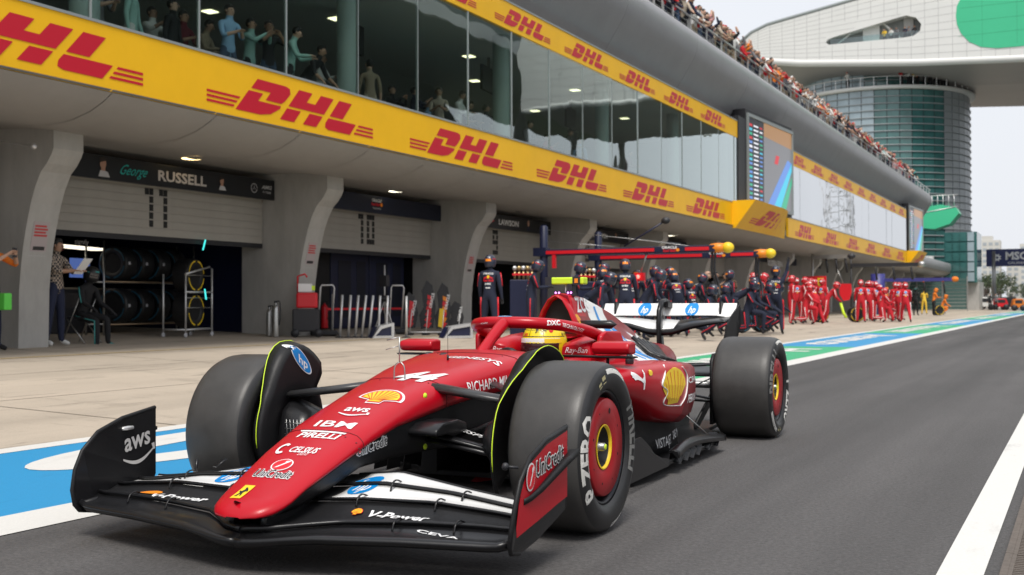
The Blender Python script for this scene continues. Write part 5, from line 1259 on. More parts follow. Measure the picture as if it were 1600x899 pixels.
# ---- rear suspension, gearbox fairing, diffuser
b = MB(); b.loft([[(x, y, z) for x, z in ((-w, .12), (-w, z1), (0, z1+.04), (w, z1), (w, .12))] for y, w, z1 in ((-3.0, .2, .42), (-3.5, .16, .40), (-4.0, .10, .36))], CM); part(b, 'gearbox_casing')
for s in (-1, 1):
    arm('rear_wishbone', (s*.12, -3.25, .50), (s*.60, -3.56, .52), .03); arm('rear_wishbone', (s*.12, -3.75, .50), (s*.60, -3.60, .52), .028); arm('rear_wishbone', (s*.12, -3.2, .30), (s*.60, -3.58, .24), .034); arm('rear_wishbone', (s*.12, -3.8, .30), (s*.60, -3.62, .24), .03)
    arm('drive_shaft', (s*.1, -3.6, .37), (s*.62, -3.6, .36), .03, K['steel'], fl=1); arm('rear_pull_rod', (s*.2, -3.15, .25), (s*.60, -3.56, .46), .014)
    b = MB(); b.loft([[(s*x, y, z) for y, z in ((-3.35, .10), (-3.36, .55), (-3.42, .60), (-3.75, .60), (-3.8, .5), (-3.8, .12))] for x in (.545, .57)], CM); part(b, 'rear_brake_duct')
    b = MB(); b.loft([[(s*x, y, z) for y, z in ((-3.32, .05), (-3.30, .10), (-3.9, .34), (-4.05, .36), (-4.05, .33))] for x in (.44, .46)], CM); part(b, 'diffuser_fence')
# ---- rear wing
def rle(x): x = abs(x); return interp(x, [0, .1, .25, .42, .53], [.735, .742, .785, .812, .822])
b = MB(); rings = []
for i in range(31):
    x = -.53+1.06*i/30; z = rle(x); up_ = interp(abs(x), [0, .3, .53], [.10, .05, .035]); t_ = interp(abs(x), [0, .25, .45, .53], [.030, .026, .014, .010])
    rings.append([(x, -3.93, z+.0), (x, -3.95, z+t_*.8), (x, -4.04, z+up_*.55+t_*.4), (x, -4.13, z+up_+.004), (x, -4.13, z+up_), (x, -4.04, z+up_*.4-t_*.5), (x, -3.95, z-t_*.9)])
b.loft(rings, CB); k2 = b.mi(K['wpaint'])
for i, f in enumerate(b.f):
    if len(f) == 4 and i % 7 in (1, 2) and b.v[f[0]][0] > -.12: b.m[i] = k2
part(b, 'rear_main_plane')
b = MB(); rings = []
for i in range(25):
    x = -.545+1.09*i/24; z0 = .868 if abs(x) < .4 else .868-.02*(abs(x)-.4)/.13
    rings.append([(x, -4.11, z0), (x, -4.12, z0-.006), (x, -4.17, z0+.02), (x, -4.215, .957), (x, -4.21, .962), (x, -4.15, z0+.05)])
b.loft(rings, K['wpaint'], smooth=False); fl = part(b, 'rear_flap'); fbv = bvb(b)
for x in (-.20, .19): place('wing_emblem', [(tr2(g, 1), m) for g, m in hp_layers(.108)], (x, -4.0, .915), (-1, 0, 0), (0, 0, 1), fl, bvh=fbv, ray=(0, -1, 0), off=.002, mxl=.02, far=.3)
b = MB(); b.tube([(x/10, -4.135, .862) for x in range(-5, 6)], .006, K['dark'], 6); part(b, 'flap_slot', fl)
for s in (-1, 1):
    b = MB(); b.bb((s*.44, -4.12, .80), (s*.425, -4.2, .975), CM); part(b, 'flap_bracket')
    b = MB(); b.loft([[(s*(x+dx), y, z) for x, y, z in ((.545, -3.98, .86), (.555, -4.23, .955), (.555, -4.26, .80), (.52, -4.22, .62), (.49, -4.1, .36), (.49, -3.86, .34), (.50, -3.88, .62), (.535, -3.9, .80))] for dx in (0, .010)], CM, smooth=False); part(b, 'rear_endplate')
b = MB(); b.loft([[(x, y, z) for x, y, z in ((-w, y0, z0), (w, y0, z0), (w, y1, z1), (-w, y1, z1))] for w, y0, z0, y1, z1 in ((.02, -3.93, .45, -4.06, .45), (.014, -3.90, .66, -4.0, .66), (.013, -3.88, .80, -3.97, .80), (.014, -3.90, .91, -3.99, .90), (.014, -3.97, .985, -4.03, .96), (.015, -4.07, 1.0, -4.08, .965), (.016, -4.16, .985, -4.14, .955))], CB); part(b, 'swan_neck_pylon')
b = MB(); b.bb((-.035, -4.17, .93), (.035, -4.05, .975), CM); b.tube([(0, -4.06, .95), (-.01, -4.0, .90), (0, -3.98, .86)], .004, K['steel'], 5); b.bb((-.022, -4.0, .842), (.022, -3.985, .87), K['steel']); part(b, 'flap_actuator')
b = MB(); b.loft([[(x, y, z) for y, z in ((-3.92, .40), (-3.94, .42), (-4.1, .47), (-4.1, .46))] for x in (-.49, 0, .49)], CB); part(b, 'beam_wing')
# ================================================================== people
SKIN = [mat('skin_light', (.52, .32, .23), .55), mat('skin_mid', (.40, .23, .15), .55), mat('skin_tan', (.30, .17, .11), .55)]
HAIR = mat('dark_hair', (.012, .010, .009), .6); HAIRB = mat('brown_hair', (.06, .035, .02), .6)
CLO = {k: mat('cloth_'+k, c, .85) for k, c in dict(black=(.012, .012, .014), navy=(.012, .017, .045), white=(.62, .62, .60), red=(.50, .012, .02), grey=(.16, .16, .17), blue=(.08, .17, .38), teal=(.05, .26, .25), denim=(.05, .08, .14), khaki=(.28, .22, .15), beige=(.45, .38, .30), pink=(.55, .28, .27), orange=(.75, .20, .02), yellow=(.75, .50, .05), mint=(.30, .50, .45), maroon=(.12, .01, .02), suitred=(.50, .010, .022), suitnavy=(.010, .014, .034), lightblue=(.25, .42, .62)).items()}
class Pose:
    def __init__(s, lean=3, head=0, hip=None, legs=((2, 4), (-2, 4)), arms=((5, 8, 12), (5, 8, 12)), spread=.10, side=0, fingers=True, twist=0):
        J = {}; sc = 1
        TH, SHN = .43, .44
        def sag(p, ang, ln): a = R(ang); return Vector((p[0], p[1]+ln*math.sin(a), p[2]-ln*math.cos(a)))
        hips = Vector((0, 0, 0)); lo = 9; L_ = {}
        for i, sd_ in enumerate((-1, 1)):
            th, kn = legs[i]; h = hips+Vector((sd_*.085, 0, -.02)); k = sag(h, th, TH)+Vector((sd_*spread*.5, 0, 0)); a = sag(k, th-kn, SHN)+Vector((sd_*spread*.2, 0, 0))
            heel = a+Vector((0, -.03, -.045)); fa = R(max(-60, min(0, (th-kn)+10)) if (th-kn) < -25 else 0); toe = a+Vector((sd_*.03, .15*math.cos(fa), -.055+.15*math.sin(fa)))
            L_[i] = (h, k, a, toe); lo = min(lo, heel.z-.01, toe.z-.03)
            if (th-kn) < -50: lo = min(lo, k.z-.07)
        dz = Vector((0, 0, -lo)) if hip is None else Vector((0, 0, hip))
        P = hips+dz; s.L = [[q+dz for q in L_[i]] for i in (0, 1)]
        ln = R(lean); ax = Vector((math.sin(R(side)), math.sin(ln), math.cos(ln)*math.cos(R(side)))).normalized()
        fwd = Vector((0, math.cos(ln), -math.sin(ln)))
        s.P = P; s.S1 = P+ax*.17+fwd*-.005; s.S2 = P+ax*.36; s.CH = P+ax*.46; s.NK = P+ax*.565
        hl = R(lean*.45+head); hax = Vector((math.sin(R(side))*.6, math.sin(hl), math.cos(hl)))
        s.H0 = s.NK+hax*.06+fwd*.01; s.H1 = s.NK+hax*.14+fwd*.015; s.H2 = s.NK+hax*.215+fwd*.01; s.hax = hax; s.hf = Vector((0, math.cos(hl), -math.sin(hl)))
        s.ax = ax; s.fwd = fwd; s.A = []
        for i, sd_ in enumerate((-1, 1)):
            fl, ab, el = arms[i]; sh = s.P+ax*.485+Vector((sd_*.185, 0, 0))
            def dirv(f_, a_): d = -ax*math.cos(R(f_))*math.cos(R(a_))+fwd*math.sin(R(f_))*math.cos(R(a_))+Vector((sd_*math.sin(R(a_)), 0, 0)); return d.normalized()
            e = sh+dirv(fl, ab)*.28; w = e+dirv(fl+el, -40 if el > 76 else -24 if el > 50 else ab*.4)*.25; hd = w+(w-e).normalized()*.05
            s.A.append((sh, e, w, hd))
        s.fingers = fingers
def body_mesh(name, ps, sub=1, hair=True, short=False, face=True, helmet=False, fat=1.0):
    V, E, RR = [], [], []
    def v(p, r_, par=None):
        V.append(tuple(p)); RR.append(r_ if isinstance(r_, tuple) else (r_, r_))
        if par is not None: E.append((par, len(V)-1))
        return len(V)-1
    pv = v(ps.P, (.150*fat, .115*fat)); s1 = v(ps.S1, (.138*fat, .105*fat), pv); s2 = v(ps.S2, (.155*fat, .11*fat), s1); ch = v(ps.CH, (.135, .095), s2); nk = v(ps.NK, .056, ch)
    h0 = v(ps.H0, .062, nk); h1 = v(ps.H1, (.082, .098), h0); h2 = v(ps.H2, (.066, .080), h1)
    bones = [(0, ps.NK+(ps.H0-ps.NK)*.3, ps.H2), (1, ps.P+ps.ax*.03, ps.NK)]
    for i in (0, 1):
        h, k, a, t = ps.L[i]; lf = 1+(fat-1)*1.1; a1 = v(h, .098*lf, pv); a2 = v((Vector(h)*.5+Vector(k)*.5), .082*lf, a1); a3 = v(k, .062*lf, a2); a35 = v(Vector(k)*.6+Vector(a)*.4, .060*lf, a3); a4 = v(a, .045, a35); a5 = v(t, (.045, .03), a4)
        bones += [(4, h+Vector((0, 0, .0)), k), (4, k, a*.9+k*.1), (5, a, t)]
        sh, e, w, hd = ps.A[i]; b1 = v(sh, .062*lf, ch); b2 = v(e, .046*lf, b1); b3 = v(w, .030*(1+(lf-1)*.6), b2); b4 = v(hd, (.034, .022), b3)
        bones += [(1, sh, e), (2, e, w), (3, w+(hd-w)*.2, hd+(hd-w)*1.2)]
        if ps.fingers:
            d = (hd-w).normalized(); sd_ = Vector((1, 0, 0)) if abs(d.x) < .8 else Vector((0, 1, 0)); sd_ = (sd_-d*sd_.dot(d)).normalized(); nn = d.cross(sd_)
            for q, ln in ((-.024, .06), (-.008, .072), (.008, .068), (.024, .052)):
                f1 = v(hd+sd_*q+d*.025, .0095, b4); f2 = v(hd+sd_*q*1.1+d*(.025+ln*.55)+nn*.01, .0085, f1); v(hd+sd_*q*1.1+d*(.025+ln*.9)+nn*.028, .007, f2)
            tside = 1 if i == 0 else -1
            t1 = v(hd+sd_*.036*tside-d*.01, .011, b4); v(hd+sd_*.052*tside+d*.028+nn*.01, .009, t1)
    me = bpy.data.meshes.new('sk'); me.from_pydata(V, E, []); o = bpy.data.objects.new('sk', me); C.objects.link(o)
    sm_ = o.modifiers.new('s', 'SKIN'); sm_.use_smooth_shade = True; sm_.branch_smoothing = .4
    if not me.skin_vertices: me.attributes.new('skin_vertex', 'FLOAT', 'POINT') if False else None
    bpy.context.view_layer.objects.active = o
    if not me.skin_vertices:
        bm = bmesh.new(); bm.from_mesh(me); bm.verts.layers.skin.verify(); bm.to_mesh(me); bm.free()
    for i, r_ in enumerate(RR): me.skin_vertices[0].data[i].radius = r_; me.skin_vertices[0].data[i].use_root = (i == 0)
    if sub: sb = o.modifiers.new('b', 'SUBSURF'); sb.levels = sub; sb.render_levels = sub
    bpy.context.view_layer.update()
    dg = bpy.context.evaluated_depsgraph_get(); ev = o.evaluated_get(dg); m2 = ev.to_mesh()
    vs = [Vector(a.co) for a in m2.vertices]; fs = [tuple(p.vertices) for p in m2.polygons]; ev.to_mesh_clear()
    bpy.data.objects.remove(o); bpy.data.meshes.remove(me)
    out = bpy.data.meshes.new(name)
    mi = []
    def seg(p, a, b_):
        ab = b_-a; t = max(0, min(1, (p-a).dot(ab)/max(1e-9, ab.dot(ab)))); return (p-(a+ab*t)).length
    rad = {0: .075, 1: .10, 2: .04, 3: .03, 4: .075, 5: .04}
    for f in fs:
        c = Vector((0, 0, 0))
        for q in f: c += vs[q]
        c /= len(f); best = min(bones, key=lambda b_: seg(c, b_[1], b_[2])-rad[b_[0]]); mi.append(best[0])
    n0 = len(fs); b = MB()
    if face:
        hc = ps.H1; f_ = ps.hf; u_ = ps.hax; x_ = f_.cross(u_).normalized()
        def L3(a, b_, c): return hc+x_*a+f_*b_+u_*c
        b.loft([[L3(-.016, .085, -.025), L3(.016, .085, -.025), L3(0, .088, .02)], [L3(-.008, .115, -.022), L3(.008, .115, -.022), L3(0, .105, .0)]], 0)
        for sd_ in (-1, 1): b.ball(tuple(L3(sd_*.084, -.005, 0)), .022, 0, 6, (.5, 1, 1.2))
        k = len(b.f); b.ball(tuple(L3(-.03, .083, .018)), .010, 6, 5); b.ball(tuple(L3(.03, .083, .018)), .010, 6, 5); b.add([L3(-.025, .094, -.05), L3(.025, .094, -.05), L3(.02, .094, -.058), L3(-.02, .094, -.058)], [(0, 1, 2, 3)], 7)
    if hair and not helmet:
        hc = ps.H1+ps.hax*.035-ps.hf*.016; k = len(b.v); b.ball((0, 0, 0), .100, 6, 8, (.91, 1.05, 1.0))
        q = Vector((0, 0, 1)).rotation_difference(ps.hax); 
        for i in range(k, len(b.v)):
            p = Vector(b.v[i]); 
            if p.y > .0: p.y *= .80
            if p.y > .03 and p.z < .050: p.y = .03
            if p.z < -.07: p.z = -.07
            b.v[i] = tuple(hc+q@p)
    k0 = len(vs); vs += [Vector(a) for a in b.v]; fs = list(fs)+[tuple(q+k0 for q in f) for f in b.f]
    for i, m_ in zip(range(len(b.f)), b.m): mi.append(b.ms[m_] if b.ms[m_] in (0, 6, 7) else 0)
    out.from_pydata([tuple(a) for a in vs], [], fs)
    for _ in range(8): out.materials.append(None)
    out.polygons.foreach_set('material_index', mi); out.polygons.foreach_set('use_smooth', [True]*len(fs)); out.update()
    return out, ps, BVHTree.FromPolygons(vs, fs[:n0])
def dress(o, mats_):
    """slots: head, torso+upper arm, forearm, hand, legs, shoes, hair, lips"""
    for i, m_ in enumerate(mats_):
        o.material_slots[i].link = 'OBJECT'; o.material_slots[i].material = m_
PO = {
 'stand': Pose(2, 0, legs=((4, 5), (-4, 4)), arms=((6, 10, 14), (-4, 12, 16))),
 'walk': Pose(6, 0, legs=((26, 12), (-20, 14)), arms=((-20, 10, 15), (24, 10, 25))),
 'look': Pose(8, 22, legs=((2, 4), (-2, 4)), arms=((30, 8, 70), (28, 8, 75))),
 'lean': Pose(38, 5, legs=((10, 24), (-8, 14)), arms=((55, 12, 30), (50, 10, 35))),
 'lean2': Pose(62, -15, legs=((24, 30), (-4, 22)), arms=((70, 14, 20), (60, 10, 20))),
 'crouch': Pose(26, 0, legs=((88, 128), (70, 126)), arms=((50, 12, 30), (48, 12, 35))),
 'kneel': Pose(16, 4, legs=((86, 92), (6, 94)), arms=((45, 12, 40), (52, 10, 30))),
 'raise': Pose(-6, 0, legs=((42, 50), (18, 44)), arms=((20, 12, 60), (158, 22, 25))),
 'clip': Pose(1, 14, legs=((2, 3), (-2, 4)), arms=((38, 6, 58), (40, 6, 54))),
 'sit': Pose(14, 10, legs=((84, 84), (78, 76)), arms=((30, 14, 40), (34, 12, 45)), hip=.50),
 'photo': Pose(4, -2, legs=((2, 3), (-2, 4)), arms=((62, 14, 80), (64, 14, 78))),
 'rail': Pose(22, 4, legs=((0, 4), (-6, 4)), arms=((52, 14, 20), (50, 14, 24))),
 'rail2': Pose(10, 8, legs=((2, 4), (-2, 4)), arms=((40, 16, 60), (20, 10, 40))),
 'crossed': Pose(3, 4, legs=((4, 5), (-4, 4)), arms=((28, 4, 88), (26, 4, 90))),
}
BM = {}
def body(pose, **kw):
    key = (pose, tuple(sorted(kw.items())))
    if key not in BM: BM[key] = body_mesh('person_body', PO[pose], **kw)
    return BM[key]
MVIS = mat('dark_visor', (.02, .02, .03), .12, spec=.9)
MHN = mat('navy_helmet', (.02, .025, .05), .3, coat=.4); MHR = mat('red_helmet', (.5, .01, .02), .3, coat=.4)
def helmet_mesh(base, acc1, acc2):
    b = MB(); b.lathe([(.001, .150), (.06, .142), (.10, .115), (.128, .06), (.136, .0), (.130, -.06), (.115, -.105), (.095, -.12)], base, (0, 0, 0), 'z', 20)
    for i, v in enumerate(b.v): b.v[i] = (v[0]*.93, v[1]*1.08, v[2])
    def band(a0, a1, z0, z1, m_, k=1.02):
        n = 8; P, Q = [], []
        for i in range(n+1):
            a = a0+(a1-a0)*i/n; 
            def rr(z): return interp(z, [-.12, -.06, 0, .06, .115, .15], [.10, .130, .136, .128, .10, .02])*k
            P.append((rr(z0)*math.sin(a)*.93, rr(z0)*math.cos(a)*1.08, z0)); Q.append((rr(z1)*math.sin(a)*.93, rr(z1)*math.cos(a)*1.08, z1))
        b.add(P+Q, [(i, i+1, n+2+i, n+1+i) for i in range(n)], m_, True)
    band(-1.15, 1.15, -.035, .05, MVIS, 1.03); band(1.3, 2.3, -.08, .06, acc1); band(-2.3, -1.3, -.08, .06, acc1); band(-.5, .5, .07, .12, acc2, 1.03); band(2.6, 3.6, .0, .05, acc2)
    return b.mesh('helmet')
HM = {'rb': helmet_mesh(MHN, K['lred'], K['orange']), 'fe': helmet_mesh(MHR, K['white'], K['white']), 'me': helmet_mesh(K['black'], CLO['teal'], CLO['teal']), 'mc': helmet_mesh(CLO['orange'], K['black'], K['black'])}
PR = {}
def backprint(key, team):
    if (key, team) in PR: return PR[(key, team)]
    me, ps, bv = BM[key]; n = -ps.fwd; up_ = ps.ax; o_ = ps.P+ps.ax*.36+n*.3; u_ = Vector((1, 0, 0))
    if team == 'rb': lay = [T('ORACLE', .040, K['white'], .02, 0, 1.1, 0, .115), (poly2d([ell(0, .045, .04, .035, 14)]), K['yellow']), (poly2d([[(-.11, .02), (-.02, .06), (-.02, .03), (-.08, .0)]]), K['lred']), (poly2d([[(.11, .02), (.02, .06), (.02, .03), (.08, .0)]]), K['lred']), T('Red Bull', .05, K['lred'], .03, 0, 1.0, 0, -.03), T('BYBIT', .035, K['white'], .04, 0, 1.1, 0, -.105), (poly2d([[(-.05, -.20), (.05, -.20), (.05, -.18), (-.05, -.18)]]), K['white'])]
    elif team == 'fe': lay = [(tr2(g, .13, 0, .05), m) for g, m in [(G_hp()[0], K['white']), (tr2(G_hp()[0], .8), K['blue'])]]+[(poly2d([[(-.1, -.08), (.1, -.08), (.1, -.05), (-.1, -.05)]]), K['white']), (poly2d([ell(0, -.12, .03, .022, 12)]), K['yellow'])]
    else: lay = [T('McLaren', .04, K['white'], .02)]
    fr = [tuple(a) for a in ()]
    o = place('back_print', lay, o_, u_, up_, None, bvh=bv, ray=ps.fwd, off=.004, mxl=.06, far=.2); C.objects.unlink(o); PR[(key, team)] = o.data; return o.data
def stripes(key, m_, of=1.0):
    if (key, m_.name) in PR: return PR[(key, m_.name)]
    me, ps, bv = BM[key]; b = MB(); q_ = 1+(dict(key[1])['fat']-1)*1.0
    for i, sd_ in ((0, -1), (1, 1)):
        h, k, a, t = ps.L[i]; pts = [h+Vector((sd_*.092*q_, -.01, 0)), (h+k)/2+Vector((sd_*.078*q_, -.01, 0)), k+Vector((sd_*.058*q_, -.005, 0)), (k+a)/2+Vector((sd_*.052*q_, -.005, 0)), a+Vector((sd_*.042, -.01, .02))]
        b.tube(pts, .017, m_, 6, flat=.7)
        sh, e, w, hd = ps.A[i]; b.tube([sh+Vector((sd_*.05*q_, 0, .01)), (sh+e)/2+Vector((sd_*.05*q_, 0, .0)), e+Vector((sd_*.042*q_, 0, 0))], .012, m_, 6)
    PR[(key, m_.name)] = b.mesh('suit_stripe'); return PR[(key, m_.name)]
def person(lab, pos, yaw, pose, clothes, hel=None, team=None, group=None, sc=1.0, hairm=None, cat='person', short=False, fat=1.0, **kw):
    me, ps, bv = body(pose, helmet=bool(hel), fat=fat); key = (pose, tuple(sorted(dict(helmet=bool(hel), fat=fat).items())))
    r_ = link(bpy.data.objects.new('person', None)); r_.empty_display_size = .2
    r_.location = pos; r_.rotation_euler = (0, 0, -R(yaw)); r_.scale = (sc, sc, sc); tag(r_, lab, cat, group)
    o = link(bpy.data.objects.new('body', me), r_); sk = clothes.get('skin', SKIN[0]); top = CLO[clothes['top']]; bot = CLO[clothes['bot']]
    dress(o, [sk, top, sk if short else top, CLO[clothes['glove']] if 'glove' in clothes else sk, bot, CLO[clothes.get('shoe', 'black')], hairm or HAIR, CLO['maroon']])
    if hel:
        h = link(bpy.data.objects.new('helmet', HM[hel]), r_); h.location = ps.H1+ps.hax*.03; q = Vector((0, 0, 1)).rotation_difference(ps.hax); h.rotation_euler = q.to_euler()
    if team:
        link(bpy.data.objects.new('back_print', backprint(key, team)), r_)
        link(bpy.data.objects.new('suit_stripe', stripes(key, K['lred'] if team == 'rb' else K['white'])), r_)
    return r_, ps
RBc = dict(top='suitnavy', bot='suitnavy', glove='black'); FEc = dict(top='suitred', bot='suitred', glove='black'); 
RG, FG = 'navy pit crew around the gantry', 'red pit crew waiting in the lane'
def at(px, dep): return GD(px, dep)
crew = [
 (765, 23.4, 352, 'stand', 'navy mechanic standing alone, back turned, beside the second silver ramp stand', 1.0),
 (829, 24.5, 62, 'look', 'navy suited mechanic looking down beside the navy cabinet, facing the lane', .98),
 (896, 25.5, 70, 'look', 'helmeted navy mechanic half hidden behind the neon camera bar of the car', .98),
 (951, 25.5, 318, 'lean', 'navy mechanic bending forward just right of the neon camera bar', 1.0),
 (977, 24.8, 338, 'rail2', 'navy suited mechanic with large printed back standing right behind the rear wing', 1.02),
 (1005, 25.6, 80, 'lean', 'navy suited mechanic stooping right of the large printed back', .98),
 (917, 23.8, 90, 'lean2', 'navy suited mechanic bent double behind the engine cover', 1.0),
 (1053, 29.5, 300, 'look', 'tall navy mechanic standing behind the two crouching ones above the rear wing', 1.0),
 (1031, 28.5, 330, 'kneel', 'navy mechanic kneeling left of the tall one above the rear wing', 1.0),
 (1060, 28.2, 325, 'lean', 'navy mechanic with printed back bending over above the right wing emblem', 1.0),
 (1146, 30.5, 70, 'lean2', 'navy mechanic leaning far forward under the hose of the first gantry arm', 1.05),
 (1118, 30.0, 60, 'crouch', 'navy mechanic squatting low below the first gantry arm', 1.0),
 (1212, 31.8, 345, 'raise', 'navy mechanic leaning back with one arm raised under the second gantry arm', 1.08),
 (1186, 31.3, 80, 'crouch', 'navy mechanic squatting beside the one with raised arm', 1.05),
 (1096, 26.5, 85, 'crouch', 'navy mechanic crouched on the ground behind the rear wing endplate', .95),
 (1168, 30.2, 100, 'kneel', 'navy mechanic kneeling behind the rear tyre of the car', 1.0)]
crew += [(905, 28.5, 80, 'stand', 'navy mechanic standing far behind the left camera bar end', 1.0), (934, 27.5, 60, 'look', 'navy mechanic looking down just left of the second gantry post', 1.0), (990, 28, 350, 'lean', 'navy mechanic stooping behind the tall printed back', 1.0),
 (1014, 27.5, 70, 'look', 'navy mechanic standing beneath the red release light', .98), (1022, 30.5, 330, 'stand', 'navy mechanic standing behind the kneeling one', 1.0), (1042, 32, 40, 'look', 'navy mechanic hidden behind the tall one above the wing', 1.0), (1076, 31, 50, 'lean', 'navy mechanic bent forward left of the bald man', 1.0), (1083, 29.5, 300, 'kneel', 'navy mechanic kneeling below the bald man', 1.0),
 (1139, 33, 40, 'stand', 'navy mechanic standing under the first yellow ball', 1.0), (1176, 32.6, 60, 'kneel', 'navy mechanic kneeling left of the squatting one', 1.0), (1201, 33.2, 75, 'crouch', 'navy mechanic crouching low in front of the raised arm', 1.05)]
for px, d, yw, po, lab, sc in crew: person(lab, at(px, d), yw, po, RBc, 'rb', 'rb', RG, sc, fat=1.16)
person('bald man in black shirt standing behind the pit crew', at(1099, 33), 100, 'look', dict(top='black', bot='black', skin=SKIN[0]), group=RG, short=True, hairm=SKIN[0])
person('cameraman in black holding a camera up to his face', at(1117, 33.5), 110, 'photo', dict(top='black', bot='black', skin=SKIN[2]), group=RG, short=True)
person('man in black shirt right of the cameraman with bare forearms', at(1132, 34), 120, 'photo', dict(top='black', bot='black', skin=SKIN[1]), group=RG, short=True)
fe = [(1176, 39, 60, 'stand', 'red suited mechanic standing left of the raised navy arm'), (1187, 38, 60, 'look', 'red suited mechanic partly hidden behind the crouching navy one'),
 (1236, 42.5, 60, 'stand', 'red suited mechanic standing tallest and leftmost of the first red cluster'), (1252, 45, 70, 'rail2', 'red suited mechanic second from left in the first red cluster'), (1264, 46, 40, 'walk', 'red suited mechanic in the middle of the first red cluster'),
 (1276, 44, 300, 'lean', 'red suited mechanic bending with a white emblem on the back'), (1291, 47, 70, 'lean', 'red suited mechanic bending over the upright wheel'), (1270, 50, 20, 'look', 'red suited mechanic behind the bending one in the first cluster'),
 (1345, 49, 350, 'stand', 'red suited mechanic with back turned, leftmost of the second red cluster'), (1357, 51, 5, 'rail2', 'red suited mechanic standing second from left in the second red cluster'), (1363, 54, 15, 'stand', 'red suited mechanic half hidden behind two others in the second cluster'),
 (1376, 50, 60, 'kneel', 'red suited mechanic kneeling in the middle of the second red cluster'), (1393, 53, 70, 'crouch', 'red suited mechanic crouching lower right of the kneeling one'),
 (1404, 52, 20, 'walk', 'red suited mechanic stepping forward near the right of the second cluster'), (1415, 51, 345, 'walk', 'red suited mechanic rightmost of all, walking away'), (1408, 56, 40, 'look', 'red suited mechanic behind the walking pair')]
fe += [(1197, 40, 70, 'lean', 'red suited mechanic leaning behind the navy crouchers'), (1245, 48, 330, 'stand', 'red suited mechanic at the back left of the first red cluster'), (1258, 43.5, 80, 'kneel', 'red suited mechanic kneeling in front of the first cluster'), (1284, 49, 10, 'stand', 'red suited mechanic standing behind the upright wheel'),
 (1351, 53, 60, 'look', 'red suited mechanic peeking between the two printed backs'), (1370, 53, 330, 'rail2', 'red suited mechanic upright behind the kneeling one'), (1386, 51, 300, 'lean', 'red suited mechanic bending left of the crouching one'), (1399, 54.5, 350, 'stand', 'red suited mechanic tall at the back of the second cluster')]
for px, d, yw, po, lab in fe: person(lab, at(px, d), yw, po, FEc, 'fe', 'fe', FG, 1.03, fat=1.26)
OG = 'orange pit crew in the distance'
person('distant mechanic in black standing left of the yellow one', at(1431, 72), 20, 'stand', dict(top='black', bot='black'), 'me', None, OG); person('distant mechanic in yellow overalls seen from behind', at(1444, 78), 0, 'look', dict(top='yellow', bot='yellow'), None, None, OG)
person('distant mechanic in orange and black leaning forward', at(1459, 74), 60, 'look', dict(top='orange', bot='black'), 'mc', None, OG); person('distant mechanic in orange behind the red cluster', at(1385, 78), 60, 'stand', dict(top='orange', bot='black'), 'mc', None, OG)
person('distant mechanic crouching by a wheel in orange', at(1471, 76), 80, 'crouch', dict(top='orange', bot='orange'), 'mc', None, OG)
# ---- people at the left garage
pc_, ps_ = person('man in checked shirt and dark trousers holding a white clipboard by the left pillar', G(86, 541), 75, 'clip', dict(top='beige', bot='navy', shoe='white', skin=SKIN[1]), short=True, fat=1.12)
me_, _, bvp = BM[('clip', tuple(sorted(dict(helmet=False, fat=1.12).items())))]
MCH = bpy.data.materials.new('checked_shirt'); MCH.use_nodes = True; t_ = MCH.node_tree; bs_ = t_.nodes['Principled BSDF']; bs_.inputs['Roughness'].default_value = .85
ck = t_.nodes.new('ShaderNodeTexChecker'); ck.inputs['Scale'].default_value = 26; ck.inputs['Color1'].default_value = (.03, .03, .035, 1); ck.inputs['Color2'].default_value = (.42, .34, .27, 1)
tc_ = t_.nodes.new('ShaderNodeTexCoord'); t_.links.new(tc_.outputs['Object'], ck.inputs['Vector']); t_.links.new(ck.outputs['Color'], bs_.inputs['Base Color'])
ob = [c for c in C.objects if c.parent == pc_ and c.name.startswith('body')][0]; ob.material_slots[1].material = MCH
b = MB(); b.loft([[(s_*.215, y, z) for y, z in ((-.10, 1.0), (.12, 1.0), (.12, 1.42), (-.1, 1.45))] for s_ in (-1, 1)], CLO['orange']); 
hx = ps_.A[0][3]*.5+ps_.A[1][3]*.5
b = MB(); b.box(tuple(hx+Vector((0, .07, .07))), (.23, .012, .32), K['white'], rot=Matrix.Rotation(R(-38), 3, 'X')); ob2 = tag(b.build('clipboard'), 'white clipboard held by the man in the checked shirt', 'clipboard'); ob2.parent = None; ob2.matrix_world = Matrix.Translation(pc_.location)@Matrix.Rotation(-R(75), 4, 'Z')
person('helmeted mechanic in black sitting on a folding chair inside the left garage', G(128, 536)+Vector((0, 0, 0)), 80, 'sit', dict(top='black', bot='black', glove='black', shoe='teal'), 'me', None, None, 1.0)
st_ = bpy.data.objects.new('suit_stripe', stripes(('sit', (('fat', 1.0), ('helmet', True))), CLO['teal'])); link(st_, [q for q in C.objects if q.get('label', '').startswith('helmeted mechanic in black')][0])
t = thing('folding_chair', 'dark folding chair under the seated mechanic', 'chair', G(128, 536), -R(80))
b = MB(); b.bb((-.22, -.22, .43), (.22, .22, .46), K['dark']); b.build('seat', t); b = MB(); b.bb((-.22, -.26, .62), (.22, -.23, .88), K['dark']); b.build('backrest', t)
for s_ in (-1, 1):
    for q in (-1, 1): b = MB(); b.tube([(s_*.22, q*.24, .0), (s_*.22, -q*.16, .45 if q > 0 else .88)], .011, K['steel'], 6); b.build('leg', t)
person('person in orange vest at the left picture edge raising a phone', G(-16, 549), 80, 'photo', dict(top='orange', bot='navy', skin=SKIN[0]), group=None, short=True)
ph = MB(); ph.box((0, 0, 0), (.012, .075, .15), K['dark']); o = ph.build('phone'); p_ = G(-16, 549); o.location = p_+Vector((.40, .12, 1.50)); tag(o, 'dark phone held up at the left picture edge', 'phone')
